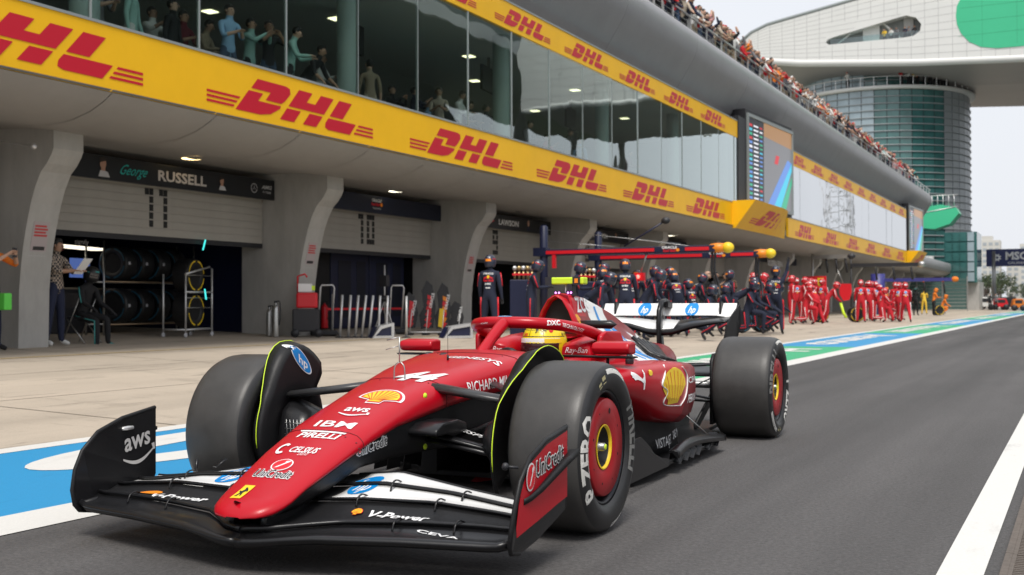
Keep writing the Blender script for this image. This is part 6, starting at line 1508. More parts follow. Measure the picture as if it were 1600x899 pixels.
gb = MB(); gb.box((0, 0, 0), (.28, .14, .26), mat('bright_green_bag', (.12, .65, .08), .5)); o = gb.build('bag'); p_ = G(12, 549); o.location = p_+Vector((0, -.1, .76)); bevel(o, .02); tag(o, 'bright green square bag in front of the left pillar', 'bag')
# ---- people behind the glass
win = [(150, 13.8, 'crossed', 'grey', 'black', 80), (235, 14.6, 'photo', 'white', 'navy', 90), (315, 14.4, 'look', 'khaki', 'denim', 70), (500, 14.2, 'crossed', 'white', 'black', 80), (610, 14.8, 'photo', 'black', 'black', 90), (668, 15.0, 'stand', 'lightblue', 'navy', 70), (770, 14.6, 'crossed', 'white', 'denim', 60), (850, 14.9, 'photo', 'red', 'black', 80), (205, 13.6, 'stand', 'mint', 'white', 60), (268, 13.9, 'stand', 'black', 'black', 70), (284, 14.3, 'crossed', 'maroon', 'black', 90), (356, 13.3, 'crossed', 'lightblue', 'denim', 100), (389, 13.6, 'photo', 'mint', 'black', 80), (419, 13.4, 'photo', 'black', 'denim', 120), (452, 13.3, 'look', 'mint', 'black', 60),
       (474, 13.7, 'lean', 'black', 'denim', 80), (578, 13.6, 'stand', 'khaki', 'beige', 300), (645, 14.4, 'photo', 'navy', 'khaki', 60), (686, 13.9, 'crossed', 'beige', 'beige', 150), (714, 13.7, 'look', 'white', 'denim', 80), (728, 14.2, 'look', 'black', 'black', 100), (757, 14.0, 'photo', 'navy', 'navy', 60), (884, 13.8, 'look', 'black', 'black', 90), (905, 14.2, 'stand', 'lightblue', 'black', 120), (978, 13.9, 'look', 'maroon', 'black', 90), (822, 14.2, 'look', 'grey', 'black', 100)]
WG = 'guests behind the upper windows'; adj = ['leftmost', 'second from left', 'third from left', 'fourth from left', 'fifth from left', 'sixth from left', 'seventh from left', 'eighth from left', 'ninth from left', 'tenth from left', 'eleventh from left', 'twelfth from left', 'thirteenth from left', 'fourteenth from left', 'fifteenth from left', 'sixteenth from left', 'seventeenth from left', 'eighteenth from left', 'nineteenth from left', 'twentieth from left', 'twenty-first from left', 'twenty-second from left', 'twenty-third from left', 'twenty-fourth from left', 'twenty-fifth from left', 'last']
win.sort()
for i, (px, D_, po, tp, bt, yw) in enumerate(win):
    d = rayd(px, 100); y = d.y*(-D_/d.x)
    person('guest in %s top, %s legwear behind the upper glass, %s' % (tp, bt, adj[i]), (-D_, y, 4.42), yw, po, dict(top=tp, bot=bt, skin=SKIN[i % 3]), group=WG, short=i % 2 == 0)
    
# ---- spectators along the roof rail
rnd = random.Random(11)
for po in ('rail', 'rail2', 'photo', 'crossed', 'look', 'stand'): PO['c_'+po] = PO[po]
cm_ = {po: body_mesh('spectator', Pose(**dict(lean={'rail': 22, 'rail2': 10, 'photo': 4, 'crossed': 3, 'look': 8, 'stand': 3}[po], head={'rail': 6, 'rail2': 10, 'photo': 0, 'crossed': 8, 'look': 18, 'stand': 6}[po], arms={'rail': ((52, 14, 20), (50, 14, 24)), 'rail2': ((40, 16, 60), (20, 10, 40)), 'photo': ((72, 18, 78), (72, 18, 78)), 'crossed': ((28, 4, 88), (26, 4, 90)), 'look': ((30, 8, 70), (28, 8, 75)), 'stand': ((120, 20, 60), (110, 20, 70))}[po], fingers=False)), sub=0, face=False)[0] for po in ('rail', 'rail2', 'photo', 'crossed', 'look', 'stand')}
tops = ['red', 'red', 'white', 'black', 'navy', 'grey', 'beige', 'red', 'white', 'black', 'teal', 'pink', 'white', 'khaki', 'maroon', 'orange']
cnt = {}
pn = {'rail': 'leaning on', 'rail2': 'resting a hand at', 'photo': 'taking a picture over', 'crossed': 'standing with folded arms at', 'look': 'looking down over', 'stand': 'holding a phone high at'}
y = 33.0; spots = []
while y < 104:
    dens = 1 if y < 90 else .35
    if rnd.random() < dens: spots.append((y+rnd.uniform(-.1, .1), -13.28-rnd.uniform(0, .1), 0))
    if rnd.random() < .55*dens: spots.append((y+rnd.uniform(.1, .4), -13.85-rnd.uniform(0, .35), 1))
    y += .46
spots.sort()
for y, x, row in spots[:285]:
    po = rnd.choice(['rail', 'rail', 'rail2', 'photo', 'crossed', 'look', 'stand'] if row == 0 else ['photo', 'crossed', 'look', 'stand', 'rail2'])
    tp = rnd.choice(tops); k = (tp, po); cnt[k] = cnt.get(k, 0)+1
    o = link(bpy.data.objects.new('person', cm_[po])); o.location = (x, y, 10.7); s_ = rnd.uniform(.93, 1.06); o.scale = (s_, s_, s_*(1.03 if row else 1)); o.rotation_euler = (0, 0, -R(rnd.uniform(70, 150)))
    sk = SKIN[rnd.choice([0, 0, 1, 2])]
    dress(o, [sk, CLO[tp], sk if rnd.random() < .6 else CLO[tp], sk, CLO[rnd.choice(['black', 'denim', 'navy', 'khaki', 'white', 'grey'])], CLO['black'], rnd.choice([HAIR, HAIR, HAIRB, CLO['red'], CLO['red'], CLO['white']]), CLO['maroon']])
    tag(o, 'spectator in %s top %s the roof rail, %s from near end' % (tp, pn[po], ORD[min(33, cnt[k]-1)]), 'person', 'spectators along the roof rail')
# ---- people on the tower balcony
for i in range(11):
    a = R(-90)+[-.15, .42, .50, .55, .60, .68, .75, .82, .88, .93, .98][i]*1.0; px_, py_ = -22.5+10.4*math.cos(a), 141+10.4*math.sin(a)
    tp = ['white', 'red', 'white', 'yellow', 'orange', 'black', 'navy', 'black', 'grey', 'black', 'black'][i]
    o = link(bpy.data.objects.new('person', cm_[['look', 'crossed', 'rail2'][i % 3]])); o.location = (px_, py_, 25.55); o.rotation_euler = (0, 0, rnd.uniform(2, 4)); sk = SKIN[i % 3]; o.scale = (1.1,)*3
    dress(o, [sk, CLO[tp], CLO[tp], sk, CLO['black'], CLO['black'], CLO['red'] if i < 2 else HAIR, CLO['maroon']]); tag(o, 'onlooker in %s on the tower balcony, %s from the left' % (tp, ORD[i]), 'person', 'onlookers on the tower balcony')
for i, (x, tp) in enumerate(((-19.6, 'yellow'), (-18.9, 'white'), (-18.3, 'grey'), (-17.4, 'navy'), (-17.0, 'grey'), (-16.4, 'black'))):
    o = link(bpy.data.objects.new('person', cm_[['look', 'crossed', 'rail2'][i % 3]])); o.location = (x, 128.55, 29.75); o.rotation_euler = (0, 0, 3); sk = SKIN[i % 3]
    dress(o, [sk, CLO[tp], CLO[tp], sk, CLO['black'], CLO['black'], HAIR, CLO['maroon']]); tag(o, 'onlooker in %s in the white bridge opening, %s from left' % (tp, ORD[i]), 'person', 'onlookers in the bridge opening')
# ---- the driver
DR = thing('person', 'racing driver in the cockpit wearing a yellow helmet under the halo', 'person', CO, math.atan2(CF.y, CF.x)-PI/2)
HC = Vector((0, -1.635, .722)); HY = mat('yellow_helmet_paint', (.80, .62, .01), .28, coat=.4)
prof = [(.001, .140), (.047, .136), (.088, .118), (.117, .084), (.133, .037), (.137, -.01), (.134, -.057), (.122, -.105), (.106, -.137)]
b = MB(); b.lathe(prof, HY, (0, 0, 0), 'z', 32)
def hshape(p): x, y_, z = p; return (x*.97, y_*(1.14 if y_ > 0 else 1.10)+(.012 if z < 0 and y_ > 0 else 0), z)
b.v = [hshape(v) for v in b.v]; b.v = [tuple(Vector(v)+HC) for v in b.v]; hel = b.build('helmet', DR); hb2 = bvb(b)
def hband(name, a0, a1, z0, z1, m_, k, par):
    b = MB(); n = 20; rows = []
    for zi in range(5):
        z = z0+(z1-z0)*zi/4; row = []
        for i in range(n+1):
            a = a0+(a1-a0)*i/n; rr = interp(z, [p[1] for p in prof[::-1]], [p[0] for p in prof[::-1]])*k; v = hshape((rr*math.sin(a), rr*math.cos(a), z)); row.append(Vector(v)+HC)
        rows.append(row)
    b.loft(rows, m_, closed=False, caps=False); return b.build(name, par)
hband('visor', -1.15, 1.15, -.075, .018, mat('tinted_visor', (.035, .010, .012), .16, spec=.35), 1.02, DR)
hband('visor_strip', -1.2, 1.2, .014, .040, K['white'], 1.03, hel); hband('visor_strip', -1.25, -.45, .012, .038, K['yellow'], 1.035, hel)
hband('chin_bar', -1.0, 1.0, -.13, -.078, HY, 1.05, DR)
for k_, (z0_, z1_) in enumerate(((.048, .052), (.086, .089))): hband('helmet_line', -1.6, 1.9, z0_, z1_, K['black'], 1.006, hel)
for a_ in (-.42, .3): hband('helmet_line', a_, a_+.03, .055, .12, K['black'], 1.006, hel)
pz_ = lambda n_, l_, o_, u_, r_: place(n_, l_, HC+Vector(o_), u_, (0, 0, 1), hel, bvh=hb2, ray=r_, off=.002, mxl=.02, far=.3)
pz_('helmet_emblem', [(tr2(horse[1][0], .045, sy=.05), K['black'])], (-.01, .3, .092), (-1, 0, 0), (0, -1, 0))
pz_('helmet_lettering', [(poly2d([ell(.045, 0, .013, .013, 14)]), K['lred']), T('Uni', .018, K['black'], .02, 0, 1, .0)], (-.12, .25, .085), (-.8, -.6, 0), (.5, -.86, 0))
pz_('helmet_lettering', [T('@riders', .016, K['black'], .0, 0, 1)], (-.3, 0.05, .065), (-.3, -.95, 0), (.95, -.3, 0))
pz_('helmet_lettering', [T('UBS', .02, K['lred'], .02, 0, 1)], (.2, .25, .06), (-.7, .7, 0), (-.7, -.7, 0))
# body: shoulders, arms and gloved hands on the wheel, one continuous mesh
psd = Pose(-28, 20, hip=.0, legs=((80, 20), (80, 20)), arms=((50, 8, 62), (50, 8, 62)))
me_, _, _ = body_mesh('driver_body', psd, hair=False, face=False); o = link(bpy.data.objects.new('body', me_), DR); dress(o, [SKIN[2], CLO['suitred'], CLO['suitred'], CLO['black'], CLO['suitred'], CLO['black'], HAIR, CLO['maroon']])
hd = psd.H1; o.location = HC+Vector((0, 0, -.03))-hd
b = MB(); b.tube([(.06*math.cos(a), -1.13+.01*math.sin(a), .655+.05*math.sin(a)) for a in [PI*i/8 for i in range(9)]], .02, K['black'], 8); b.bb((-.12, -1.15, .60), (.12, -1.11, .66), K['black']); b.build('steering_wheel', CAR)
# ================================================================== equipment in and in front of the garages
def cyl(b, a, c, r_, m, n=12): b.tube([a, c], r_, m, n); return b
# red and navy hose gantries
def gantry(lab, px, pxe, pye, top_py):
    p = G(850, 520); X0 = -12.7
    k_ = 1695-px; Y = 2190.5*12.7/k_-.5183*12.7
    t = thing('hose_gantry', lab, 'gantry', (X0, Y, tz(X0)), 0, 'hose gantries of the navy crew'); z0 = tz(X0)
    d = rayd(pxe, pye); s_ = Y/d.y; Xe = d.x*s_-X0; Ze = CAMZ+d.z*s_-z0; d = rayd(px, top_py); ht = CAMZ+d.z*(Y/d.y)-z0
    b = MB(); b.tube([(0, 0, 0), (0, 0, ht-.05), (0, 0, ht)], [.11, .11, .06], K['navy'], 16); b.build('post', t)
    b = MB(); b.bb((-.35, -.35, 0), (.35, .35, .12), K['dark']); b.bb((-.25, -.14, Ze-.10), (.12, .14, Ze+.12), K['navy']); b.build('base', t)
    b = MB(); b.bb((-.02, -.11, Ze-.10), (Xe-.35, .11, Ze+.07), K['navy']); bm_ = bevel(b.build('arm', t), .02)
    b = MB(); b.bb((.05, -.125, Ze-.055), (Xe*.62, -.109, Ze+.03), K['lred']); b.bb((Xe*.78, -.125, Ze-.055), (Xe-.5, -.109, Ze+.03), K['lred']); b.build('red_strip', t)
    place('arm_lettering', [T('ORACLE', .07, K['white'], .03, 0, 1.1, 0, .05), T('Red Bull', .07, K['lred'], .03, 0, 1, 0, -.03), (poly2d([ell(.22, -.02, .05, .04)]), K['orange'])], (Xe*.70, -.13, Ze-.01), (1, 0, 0), (0, 0, 1), t)
    b = MB(); b.ball((Xe-.06, 0, Ze), .135, K['yellow'], 12, (1.15, 1, 1)); b.tube([(Xe-.5, 0, Ze), (Xe-.35, 0, Ze), (Xe-.12, 0, Ze)], [.10, .12, .11], K['orange'], 12); b.build('end_bumper', t)
    for xo, dz in ((Xe-.45, 1.35), (Xe-.38, 1.2)):
        b = MB(); b.tube(crom([(xo, 0, Ze-.1), (xo-.03, .05, Ze-.55), (xo+.06, .1, Ze-.9), (xo+.1, 0, Ze-dz)], 5), .03, K['dark'], 8); b.build('hose', t)
    b = MB(); b.tube([(0, 0, ht-.12), (Xe*.75, 0, Ze+.12)], .008, K['steel'], 5); b.tube([(.05, 0, Ze+.3), (Xe*.4, 0, Ze+.1)], .008, K['steel'], 5); b.build('stay_wire', t)
    return t, Xe, Ze, Y, z0
g1, Xe, Ze, Y1, z1 = gantry('navy gantry post with long red striped arm and yellow ball end, nearer of two', 850, 1141, 387, 352)
g2, Xe2, Ze2, Y2, z2 = gantry('navy gantry post with red striped arm and yellow ball end, farther of two', 935, 1207, 396, 362)
b = MB(); b.tube([(Xe*.58, 0, Ze), (Xe*.54, 0, Ze-.55)], .025, K['steel'], 6); b.box((Xe*.535, 0, Ze-.68), (.26, .12, .2), K['lred']); b.ball((Xe*.53, -.07, Ze-.68), .05, mat('red_lamp', (.9, .1, .1), .4, emit=(1, .2, .15), es=2), 8); b.build('release_light', g1)
b = MB(); b.box((.35, -.1, Ze-.25), (.09, .09, .35), K['lred']); b.tube([(.02, 0, Ze-.1), (.35, -.05, Ze-.12)], .012, K['steel'], 5); b.build('stop_light', g1)
b = MB(); p0 = Vector((Xe*.45, 0, Ze+.1)); d = rayd(1040, 345); s_ = Y1/d.y; p1 = Vector((d.x*s_+12.7, 0, CAMZ+d.z*s_-z1)); b.tube([p0, p1], .022, K['navy'], 8); b.ball(tuple(p1), .10, K['dark'], 8, (1.2, 1, .9)); b.build('boom_microphone', g1)
# navy tool cabinets with brass regulators
for i, (px, dep) in enumerate(((818, 25.3), (915, 26.5))):
    p = GD(px, dep); t = thing('tool_cabinet', 'tall navy cabinet topped with brass regulators, %s' % ('behind the mechanic looking down' if i == 0 else 'behind the neon camera bar'), 'cabinet', p, .3, 'navy cabinets')
    b = MB(); b.bb((-.28, -.22, .0), (.28, .22, 1.35), K['navy']); bevel(b.build('cabinet_body', t), .015); b = MB(); b.bb((-.285, -.228, .28), (.285, -.221, .36), K['lred']); b.build('red_strip', t)
    br = mat('brass', (.45, .33, .16), .35, metal=.7); b = MB()
    for q in range(5): cyl(b, (-.2+q*.1, .0, 1.35), (-.2+q*.1, 0, 1.55), .03, br, 8); b.ball((-.2+q*.1, -.02, 1.62), .055, br if q % 2 else K['alu'], 7)
    b.bb((-.25, -.05, 1.45), (.25, -.03, 1.5), K['lred']); b.build('regulator', t)
# row of silver posts
fx = [519, 531, 544, 555, 565, 576, 591, 603, 635]; txp = [520, 535, 548, 560, 572, 583, 594, 606, 635]
for i, px in enumerate(fx):
    p = G(px, 528 if i else 524); dd = (p-Vector((0, 0, 0))).dot(fw); q = GD(txp[i], dd)-p
    b = MB(); b.tube([(0, 0, 0), (q.x, q.y, .92)], .027, K['alu'], 10); b.lathe([(.10, 0), (.10, .02), (.03, .03)], K['dark'], n=12, caps=True)
    o = b.build('barrier_post'); o.location = p; tag(o, 'slim silver post in the row before the second garage, %s from the left' % ORD[i], 'post', 'row of silver posts')
b = MB(); pa, pb2 = G(519, 522), G(640, 520); b.box(tuple((pa+pb2)/2+Vector((-.25, .1, .58))), (.02, (pa-pb2).length*1.0, .05), K['lred'], rz=math.atan2(pa.x-pb2.x, pb2.y-pa.y)*1.0)
tag(b.build('barrier_tape'), 'red tape stretched behind the row of silver posts', 'tape')
# jacks with tall looped handles
for i, (px, py, tx, hh, lab) in enumerate(((508, 525, 0, 1.12, 'low black jack with a tall silver loop handle beside the red trolley'), (618, 522, 0, 1.15, 'tall silver loop handled jack standing among the silver posts'))):
    p = G(px, py); t = thing('quick_lift_jack', lab, 'jack', p, .65)
    b = MB(); b.loft([[(x, y, z) for x, z in ((-.32, .02), (.32, .02), (.26, .12), (-.26, .12))] for y in (-.22, .22)], K['dark']); bevel(b.build('jack_base', t), .02)
    b = MB(); b.tube([(-.16, -.1, .10), (-.10, 0, hh-.06), (-.07, 0, hh), (.17, 0, hh), (.20, 0, hh-.06), (.14, .1, .10)], .02, K['alu'], 8); b.build('handle', t)
    for s_ in (-1, 1): b = MB(); b.lathe([(.001, s_*.23), (.07, s_*.23), (.07, s_*.19), (.001, s_*.19)], K['dark'], (-.25, 0, .07), 'y', 14); b.build('wheel', t)
# red fire trolley and bottles
t = thing('fire_trolley', 'red equipment box on a black wheeled trolley at the foot of the second pillar', 'trolley', G(480, 527), .6)
b = MB(); b.bb((-.22, -.2, .62), (.22, .2, .95), K['lred']); bevel(b.build('red_box', t), .04); b = MB(); b.bb((-.3, -.22, .12), (.26, .22, .6), K['dark']); bevel(b.build('black_base', t), .03)
b = MB(); b.bb((-.18, -.12, .97), (.10, .12, 1.14), K['white']); b.bb((.02, -.1, 1.0), (.16, .1, 1.10), K['neon']); b.build('paper_stack', t); b = MB(); b.tube([(-.2, 0, .95), (-.2, 0, 1.3), (-.05, 0, 1.35), (.0, 0, 1.28)], .02, K['lred'], 8); b.build('handle', t)
for s_ in (-1, 1): b = MB(); b.lathe([(.001, -.03), (.09, -.03), (.09, .03), (.001, .03)], K['dark'], (s_*.24, -.2, .09), 'y', 14); b.build('wheel', t)
def bottle(lab, p, r_, h, m):
    b = MB(); b.lathe([(.001, 0), (r_*.95, 0), (r_, .02), (r_, h*.82), (r_*.8, h*.9), (r_*.3, h*.94), (r_*.3, h)], m, n=18); b.lathe([(r_*.5, h), (r_*.5, h*1.06), (.001, h*1.06)], K['dark'], n=10); b.tube(crom([(0, 0, h*1.04), (r_*1.4, 0, h*1.02), (r_*1.6, 0, h*.6), (r_*1.2, 0, h*.35)], 4), .012, K['dark'], 6)
    o = b.build('fire_extinguisher'); o.location = p; tag(o, lab, 'extinguisher'); return o
bottle('red fire extinguisher standing right of the red trolley box', G(507, 516)+Vector((0, 0, .05)), .085, .62, K['lred'])
bottle('steel gas bottle left of a pair at the edge of the first garage', G(421, 526), .065, .62, K['steel']); bottle('steel gas bottle with black hose, right of a pair beside the second pillar', G(431, 527), .075, .72, K['steel'])
# tripod with a black device
t = thing('tripod_stand', 'slim tripod carrying a black box at the top before the navy screens', 'tripod', G(601, 523))
b = MB(); b.tube([(0, 0, .5), (0, 0, 1.62)], .018, K['alu'], 8); b.build('mast', t); b = MB(); b.bb((-.09, -.07, 1.12), (.09, .07, 1.38), K['dark']); b.ball((0, 0, .84), .14, K['dark'], 8, (1, 1, .5)); b.build('device', t)
for k in range(3): b = MB(); b.tube([(0, 0, .8), (.3*math.cos(k*2.1), .3*math.sin(k*2.1), 0)], .014, K['alu'], 6); b.build('leg', t)
# silver framed ramp signs
for i, (pl2, pr2) in enumerate(((582, 616), (694, 739))):
    A_ = G(pl2, 529); B_ = G(pr2, 529); w = (B_-A_).length; t = thing('ramp_stand', 'silver framed wedge stand with navy face, %s' % ('among the silver posts' if i == 0 else 'right of the spare wings'), 'stand', A_, math.atan2(B_.y-A_.y, B_.x-A_.x), 'silver framed wedge stands')
    b = MB(); fr = [(0, 0), (w, 0), (w, .33), (.18, .26)]; ins = [(.07, .05), (w-.06, .05), (w-.06, .26), (.22, .20)]
    b.add([(x, 0, z) for x, z in fr]+[(x, 0, z) for x, z in ins]+[(x, .3, z) for x, z in fr]+[(x, .03, z) for x, z in ins], [(0, 1, 5, 4), (1, 2, 6, 5), (2, 3, 7, 6), (3, 0, 4, 7), (8, 9, 1, 0), (9, 10, 2, 1), (10, 11, 3, 2), (11, 8, 0, 3), (4, 5, 13, 12), (5, 6, 14, 13), (6, 7, 15, 14), (7, 4, 12, 15)], K['alu']); b.build('frame', t)
    b = MB(); b.add([(x, .03, z) for x, z in ins], [(0, 1, 2, 3)], K['navy']); b.add([(-.02, .02, 0), (.12, .02, .25), (.12, .28, .25), (-.02, .28, 0)], [(0, 1, 2, 3)], K['navy']); b.build('face', t)
# spare front wings standing upright on a rail
sw = [(640, 1.0, 'dark and red', K['lred']), (668, 1.3, 'red fronted', K['lred']), (692, 1.25, 'orange and yellow', K['orange']), (712, .8, 'plain black', K['dark'])]
for i, (px, h, nm, m_) in enumerate(sw):
    p = G(px, 522); t = thing('spare_wing', 'upright spare wing with %s livery on the rack before the navy screens' % nm, 'car part', p, .6, 'spare wings on a rack')
    b = MB(); prof_ = [(-.16, .12), (.14, .15), (.20, .5*h), (.12, .9*h), (-.02, h), (-.14, .8*h), (-.10, .5*h), (-.20, .35*h)]
    b.prism(prof_, -.03, .03, K['dark'], 'xz'); bevel(b.build('wing_body', t), .01)
    if m_ is not K['dark']:
        b = MB()
        for k in range(6): z = .2+.1*k*h; b.prism([(-.10+.02*k, z), (.02+.02*k, z-.06), (.10, z+.06), (.0, z+.10)], -.036, -.031, m_ if k % 2 else K['lred'], 'xz')
        if nm.startswith('orange'): b.prism([(-.12, .18), (.0, .14), (.04, .6), (-.08, .62)], -.042, -.037, K['yellow'], 'xz')
        b.build('livery_patch', t)
    place('wing_lettering', [T('ORACLE' if i < 3 else 'HONDA', .07, K['white'], .03)], (.1, -.045, .62*h), (.2, 0, 1), (-1, 0, .2), t)
b = MB(); pa, pb2 = G(640, 524), G(716, 524); b.tube([pa+Vector((0, 0, .07)), pb2+Vector((0, 0, .07))], .02, K['alu'], 6)
for f in (0, .33, .66, 1): q = pa.lerp(pb2, f); b.tube([q+Vector((0, -.15, .03)), q+Vector((0, .15, .03))], .03, K['dark'], 8); b.tube([q+Vector((0, 0, .05)), q+Vector((0, .1, .6))], .012, K['alu'], 6)
tag(b.build('wing_rack'), 'low silver rail rack under the upright spare wings', 'rack')
# navy screens inside the second garage
for i, (y, m_) in enumerate(((20.9, 'plain'), (22.6, 'panelled'), (24.3, 'panelled'))):
    t = thing('privacy_screen', 'tall navy screen in the second garage, %s from the left' % ORD[i], 'screen', (-16.9, y, tz(-16.9)), 0, 'navy screens in the second garage')
    b = MB(); b.bb((-.05, 0, .02), (.05, 1.66, 2.0), K['navy'] if i else K['inner']); bevel(b.build('panel', t), .01)
    if i: b = MB(); b.bb((.05, .3, .3), (.056, .85, 1.75), mat('darker_navy', (.006, .008, .02), .5)); b.bb((.05, 1.1, .3), (.056, 1.5, 1.75), MATS['darker_navy']); b.build('inset', t)
# left garage: racks of tyres
MTC = mat('covered_tyre_black', (.010, .010, .011), .5)
def tyre_mesh(col, ring=True):
    b = MB(); b.lathe([(.20, -.16), (.24, -.185), (.31, -.19), (.345, -.17), (.355, -.14), (.355, .14), (.345, .17), (.31, .19), (.24, .185), (.20, .16)], MTC, n=28)
    b.lathe([(.001, .15), (.19, .16), (.20, .16)], K['inner'], n=24); b.lathe([(.001, -.15), (.19, -.16), (.20, -.16)], K['inner'], n=24)
    if ring:
        for k in range(4):
            a0 = k*PI/2+.15; pts = [((r_)*math.cos(a), (r_)*math.sin(a), .192) for r_, rng in ((.285, range(9)), (.315, range(8, -1, -1))) for a in [a0+1.25*j/8 for j in rng]]; b.add(pts, [tuple(range(18))], col)
    return b.mesh('tyre')
ty_y = tyre_mesh(K['yellow']); ty_b = tyre_mesh(mat('faint_blue_mark', (.02, .10, .16), .5)); ty_r = tyre_mesh(K['yellow'])
t = thing('tyre_rack', 'long two level steel rack of dark tyres inside the left garage', 'rack', (-17.6, 16.0, tz(-17.6)))
b = MB()
for z in (.22, 1.08): b.tube([(-.25, -.2, z), (-.25, 2.3, z)], .02, K['alu'] if z > 1 else K['steel'], 6); b.tube([(.25, -.2, z), (.25, 2.3, z)], .02, mat('rack_copper', (.35, .25, .16), .4, metal=.6), 6)
for y in (-.2, 2.3): b.tube([(-.25, y, 0), (-.25, y, 1.9)], .02, K['steel'], 6); b.tube([(.25, y, 0), (.25, y, 1.9)], .02, K['steel'], 6)
b.build('rack_frame', t)
for lv in (0, 1):
    for k in range(4):
        o = link(bpy.data.objects.new('tyre', ty_b)); o.location = (-17.6, 16.4+.47*k+lv*.0, tz(-17.6)+(.60 if lv == 0 else 1.46)); o.rotation_euler = (R(90), 0, R(8)); tag(o, 'black covered tyre on the %s shelf of the garage rack, %s from the left' % (('lower', 'upper')[lv], ORD[k]), 'tyre', 'tyres on the garage rack')
        b = MB(); b.bb((-.03, -.03, 0), (.03, .03, .004), K['grey']); q = b.build('tyre_tag', o); q.location = (-.0, .36, .10); q.rotation_euler = (R(90), 0, 0); q.location = (.36, 0, .1); q.rotation_euler = (0, R(90), 0)
pa, pb2 = G(290, 528), G(331, 525); w = (pb2-pa).length; an = math.atan2(pb2.y-pa.y, pb2.x-pa.x)
t = thing('tyre_trolley', 'silver wheeled trolley frame with two yellow marked tyres at the front of the left garage', 'trolley', pa, an)
b = MB(); hA, hB = 1.28, 1.42
for a_, c_ in (((0, 0, .06), (0, 0, hA)), ((w, 0, .06), (w, 0, hB)), ((0, 0, hA), (w*.9, 0, hB+.03)), ((0, 0, .16), (w, 0, .16)), ((0, 0, .92), (w, 0, .92)), ((0, .5, .06), (0, .5, hA)), ((w, .5, .06), (w, .5, hB)), ((0, 0, .16), (0, .5, .16)), ((w, 0, .16), (w, .5, .16))): b.tube([a_, c_], .020, K['alu'], 8)
for z in (.60, .80, 1.26): b.tube([(0, 0, z), (w, 0, z)], .008, K['steel'], 5)
b.build('trolley_frame', t)
for x in (0, w):
    for y in (0, .5): b = MB(); b.lathe([(.001, -.02), (.05, -.02), (.05, .02), (.001, .02)], K['grey'], (x, y, .05), 'y', 12); b.build('castor', t)
for i, z in enumerate((.54, 1.26)):
    o = link(bpy.data.objects.new('tyre', ty_y)); q = pa+Vector((math.cos(an)*w*.55, math.sin(an)*w*.55, 0))+Vector((-math.sin(an)*.28, math.cos(an)*.28, 0)); o.location = (q.x, q.y, q.z+z); o.rotation_euler = (R(90), 0, an); tag(o, 'tyre with broken yellow ring facing out on the silver trolley, %s of two' % ('lower', 'upper')[i], 'tyre')
# clutter in the left garage: work bench, screens, light strips
gl = mat('white_strip_light', (.9, .85, .75), .5, emit=(1, .9, .72), es=1.3); tl = mat('teal_strip_light', (.1, .8, .8), .5, emit=(.06, .75, .72), es=1.0)
def blk(name, lab, cat, c, d, m, rz=0):
    b = MB(); b.box((0, 0, 0), d, m); o = b.build(name); o.location = c; o.rotation_euler = (0, 0, rz); tag(o, lab, cat); return o
blk('strip_light', 'long white light strip inside the left garage above the clipboard man', 'lamp', (-18.2, 15.9, 2.13), (.25, 1.6, .05), gl, .35)
for i, (px, py) in enumerate(((319, 383), (321, 460))):
    d = rayd(px, py); s_ = 17.2/d.y; o = blk('light_tube', 'short teal light tube, %s of two near the silver trolley' % ('upper', 'lower')[i], 'lamp', (d.x*s_, 17.2, CAMZ+d.z*s_), (.02, .02, .22), tl); o.rotation_euler = (0, R(18 if i == 0 else -10), 0)
t = thing('work_bench', 'dark work bench with blue lit monitors inside the left garage', 'bench', (-18.7, 16.0, tz(-18.7)))
b = MB(); b.bb((-.3, -.9, .9), (.3, .9, .94), mat('bench_beige', (.2, .17, .13), .6)); b.build('bench_top', t); b = MB(); b.bb((-.28, -.85, 0), (.28, .85, .9), K['dark']); b.build('drawer_block', t)
sc_ = mat('blue_monitor', (.02, .02, .02), .3, emit=(.08, .14, .4), es=.6)
for y in (-.5, .3): b = MB(); b.box((.1, y, 1.35), (.04, .6, .4), sc_, rz=.2); b.build('monitor', t)
place('garage_lettering', [T('signify', .10, K['grey'], .0)], (-16.95, 14.9, 2.17), (0, 1, 0), (0, 0, 1), None).__setitem__('kind', 'structure')
# red signs of the red team, lollipop, wheels held by crews
for px, dep, tp, lab in ((1281, 47.5, 'y', 'dark wheel with yellow ring held upright by the first red cluster'), (1337, 49.6, 'y', 'dark wheel standing left of the second red cluster'), (1190, 33.5, 'b', 'dark wheel beside the squatting navy mechanic'), (1156, 32.6, 'b', 'dark wheel behind the rear tyre of the car'), (1466, 75, 'y', 'dark wheel before the orange mechanic')):
    o = link(bpy.data.objects.new('tyre', ty_y if tp == 'y' else ty_b)); p = GD(px, dep); o.location = p+Vector((0, 0, .355)); o.rotation_euler = (R(90), 0, R(35)); tag(o, lab, 'tyre')
p = GD(1273, 60); t = thing('team_sign', 'red rectangular sign with a yellow shield above the first red cluster', 'sign', (p.x, p.y, 0)); b = MB(); b.bb((-.62, 0, 1.62), (.62, .1, 2.4), K['lred']); b.build('board', t)
place('sign_emblem', [(poly2d([[(-.16, .3), (.16, .3), (.16, 0), (0, -.3), (-.16, 0)]]), K['yellow']), (tr2(horse[1][0], .28), K['black'])], (.32, -.01, 2.0), (1, 0, 0), (0, 0, 1), t, off=.01); b = MB(); b.bb((-.55, .02, 0), (-.5, .08, 1.62), K['steel']); b.bb((.5, .02, 0), (.55, .08, 1.62), K['steel']); b.build('sign_leg', t)
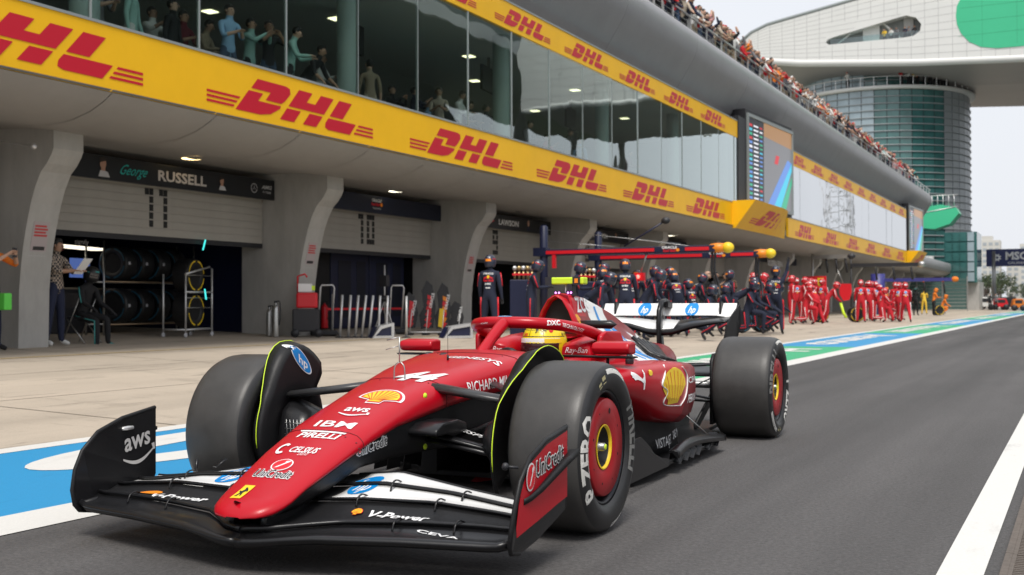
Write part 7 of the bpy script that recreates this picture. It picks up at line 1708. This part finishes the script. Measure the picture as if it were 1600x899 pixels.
p = GD(1321, 58); t = thing('stop_board', 'red rounded stop board hanging above a neon yellow hose', 'sign', (p.x, p.y, 0)); b = MB(); b.prism([(-.3, 1.95), (.3, 1.95), (.33, 1.5), (.2, 1.1), (-.1, 1.05), (-.3, 1.4)], -.03, .03, K['lred'], 'xz'); b.build('board', t); b = MB(); b.tube([(-.25, 0, .95), (-.1, 0, .4), (.05, 0, .15)], .07, K['neon'], 8); b.build('hose', t)
b = MB(); b.tube([(-.1, 0, 1.95), (-.4, 0, 2.7)], .02, K['steel'], 6); b.build('hanger', t)
# gantries of the red team and the purple-blue one farther away
def farg(lab, px, dep, pxe, h, m, ball, bw=.2, grp='distant hose gantries'):
    p = GD(px, dep); e = rayd(pxe, 440); xe = e.x*(p.y/e.y)-p.x; t = thing('hose_gantry', lab, 'gantry', p, 0, grp)
    b = MB(); b.tube([(0, 0, 0), (0, 0, h+.4)], bw, m, 12); b.build('post', t); b = MB(); b.bb((0, -.1, h-.12), (xe, .1, h+.1), m); b.build('arm', t); b = MB(); b.ball((xe, 0, h), .17, ball, 8, (1.4, 1, 1)); b.build('end_bumper', t)
    for f in (.35, .6, .85): b = MB(); b.tube([(xe*f, 0, h), (xe*f+.1, 0, h-.9)], .06, K['dark'], 6); b.ball((xe*f, 0, h-.1), .09, ball, 6); b.build('hose', t)
farg('purple blue gantry with orange bumper over the orange crew', 1372, 72, 1492, 2.25, mat('violet_blue', (.04, .04, .20), .45), CLO['orange'], .45)
farg('slim steel gantry reaching over the red crew, nearer', 1270, 62, 1330, 3.3, K['steel'], K['dark'], .06); farg('slim steel gantry reaching over the red crew, farther', 1330, 66, 1440, 3.0, K['dark'], K['steel'], .05)
MKL = mat('far_board_lettering', (.6, .6, .6), .5)
place('garage_lettering', [T('SCUDERIA FERRARI', .3, MKL, .03)], (-14.9, 60, 3.1), (0, 1, 0), (0, 0, 1), None).__setitem__('kind', 'structure')
# carts and vans waiting beyond
def cart(lab, px, dep, w, h, m, m2):
    p = GD(px, dep); t = thing('service_cart', lab, 'cart', p, .2, 'carts at the lane exit'); b = MB(); b.loft([[(x, y, z) for x, z in ((-w/2, .35), (w/2, .35), (w/2*.95, h*.6), (w/2*.7, h), (-w/2*.7, h), (-w/2*.95, h*.6))] for y in (-.8, .8)], m); bevel(b.build('body', t), .06)
    b = MB(); b.bb((-w*.3, -.82, h*.62), (w*.3, -.80, h*.9), K['dark']); b.build('windscreen', t)
    for s_ in (-1, 1): b = MB(); b.lathe([(.001, -.1), (.33, -.1), (.33, .1), (.001, .1)], m2, (s_*w*.36, -.75, .33), 'y', 14); b.build('wheel', t)
cart('dark blue van parked left of the gantry post', 1519, 150, 3.2, 2.1, K['navy'], K['dark']); cart('grey silver car in front of the dark blue van', 1522, 132, 2.6, 1.2, K['steel'], K['dark']); cart('white and dark cart just left of the gantry post', 1538, 120, 1.6, 1.4, MWP, K['dark']); cart('red topped cart right of the gantry post', 1562, 125, 1.6, 1.3, K['lred'], K['dark']); cart('orange cart farthest right at the lane exit', 1590, 120, 1.2, 1.3, CLO['orange'], K['dark']); cart('dark crate cart between the red and orange ones', 1576, 128, 1.8, 1.5, K['dark'], K['dark'])
for i, (px, tp) in enumerate(((1512, 'navy'), (1530, 'white'), (1547, 'black'), (1556, 'grey'))): person('tiny distant person in %s by the carts, %s from left' % (tp, ORD[i]), GD(px, 118), 200, 'stand', dict(top=tp, bot='black'), group='people by the carts')
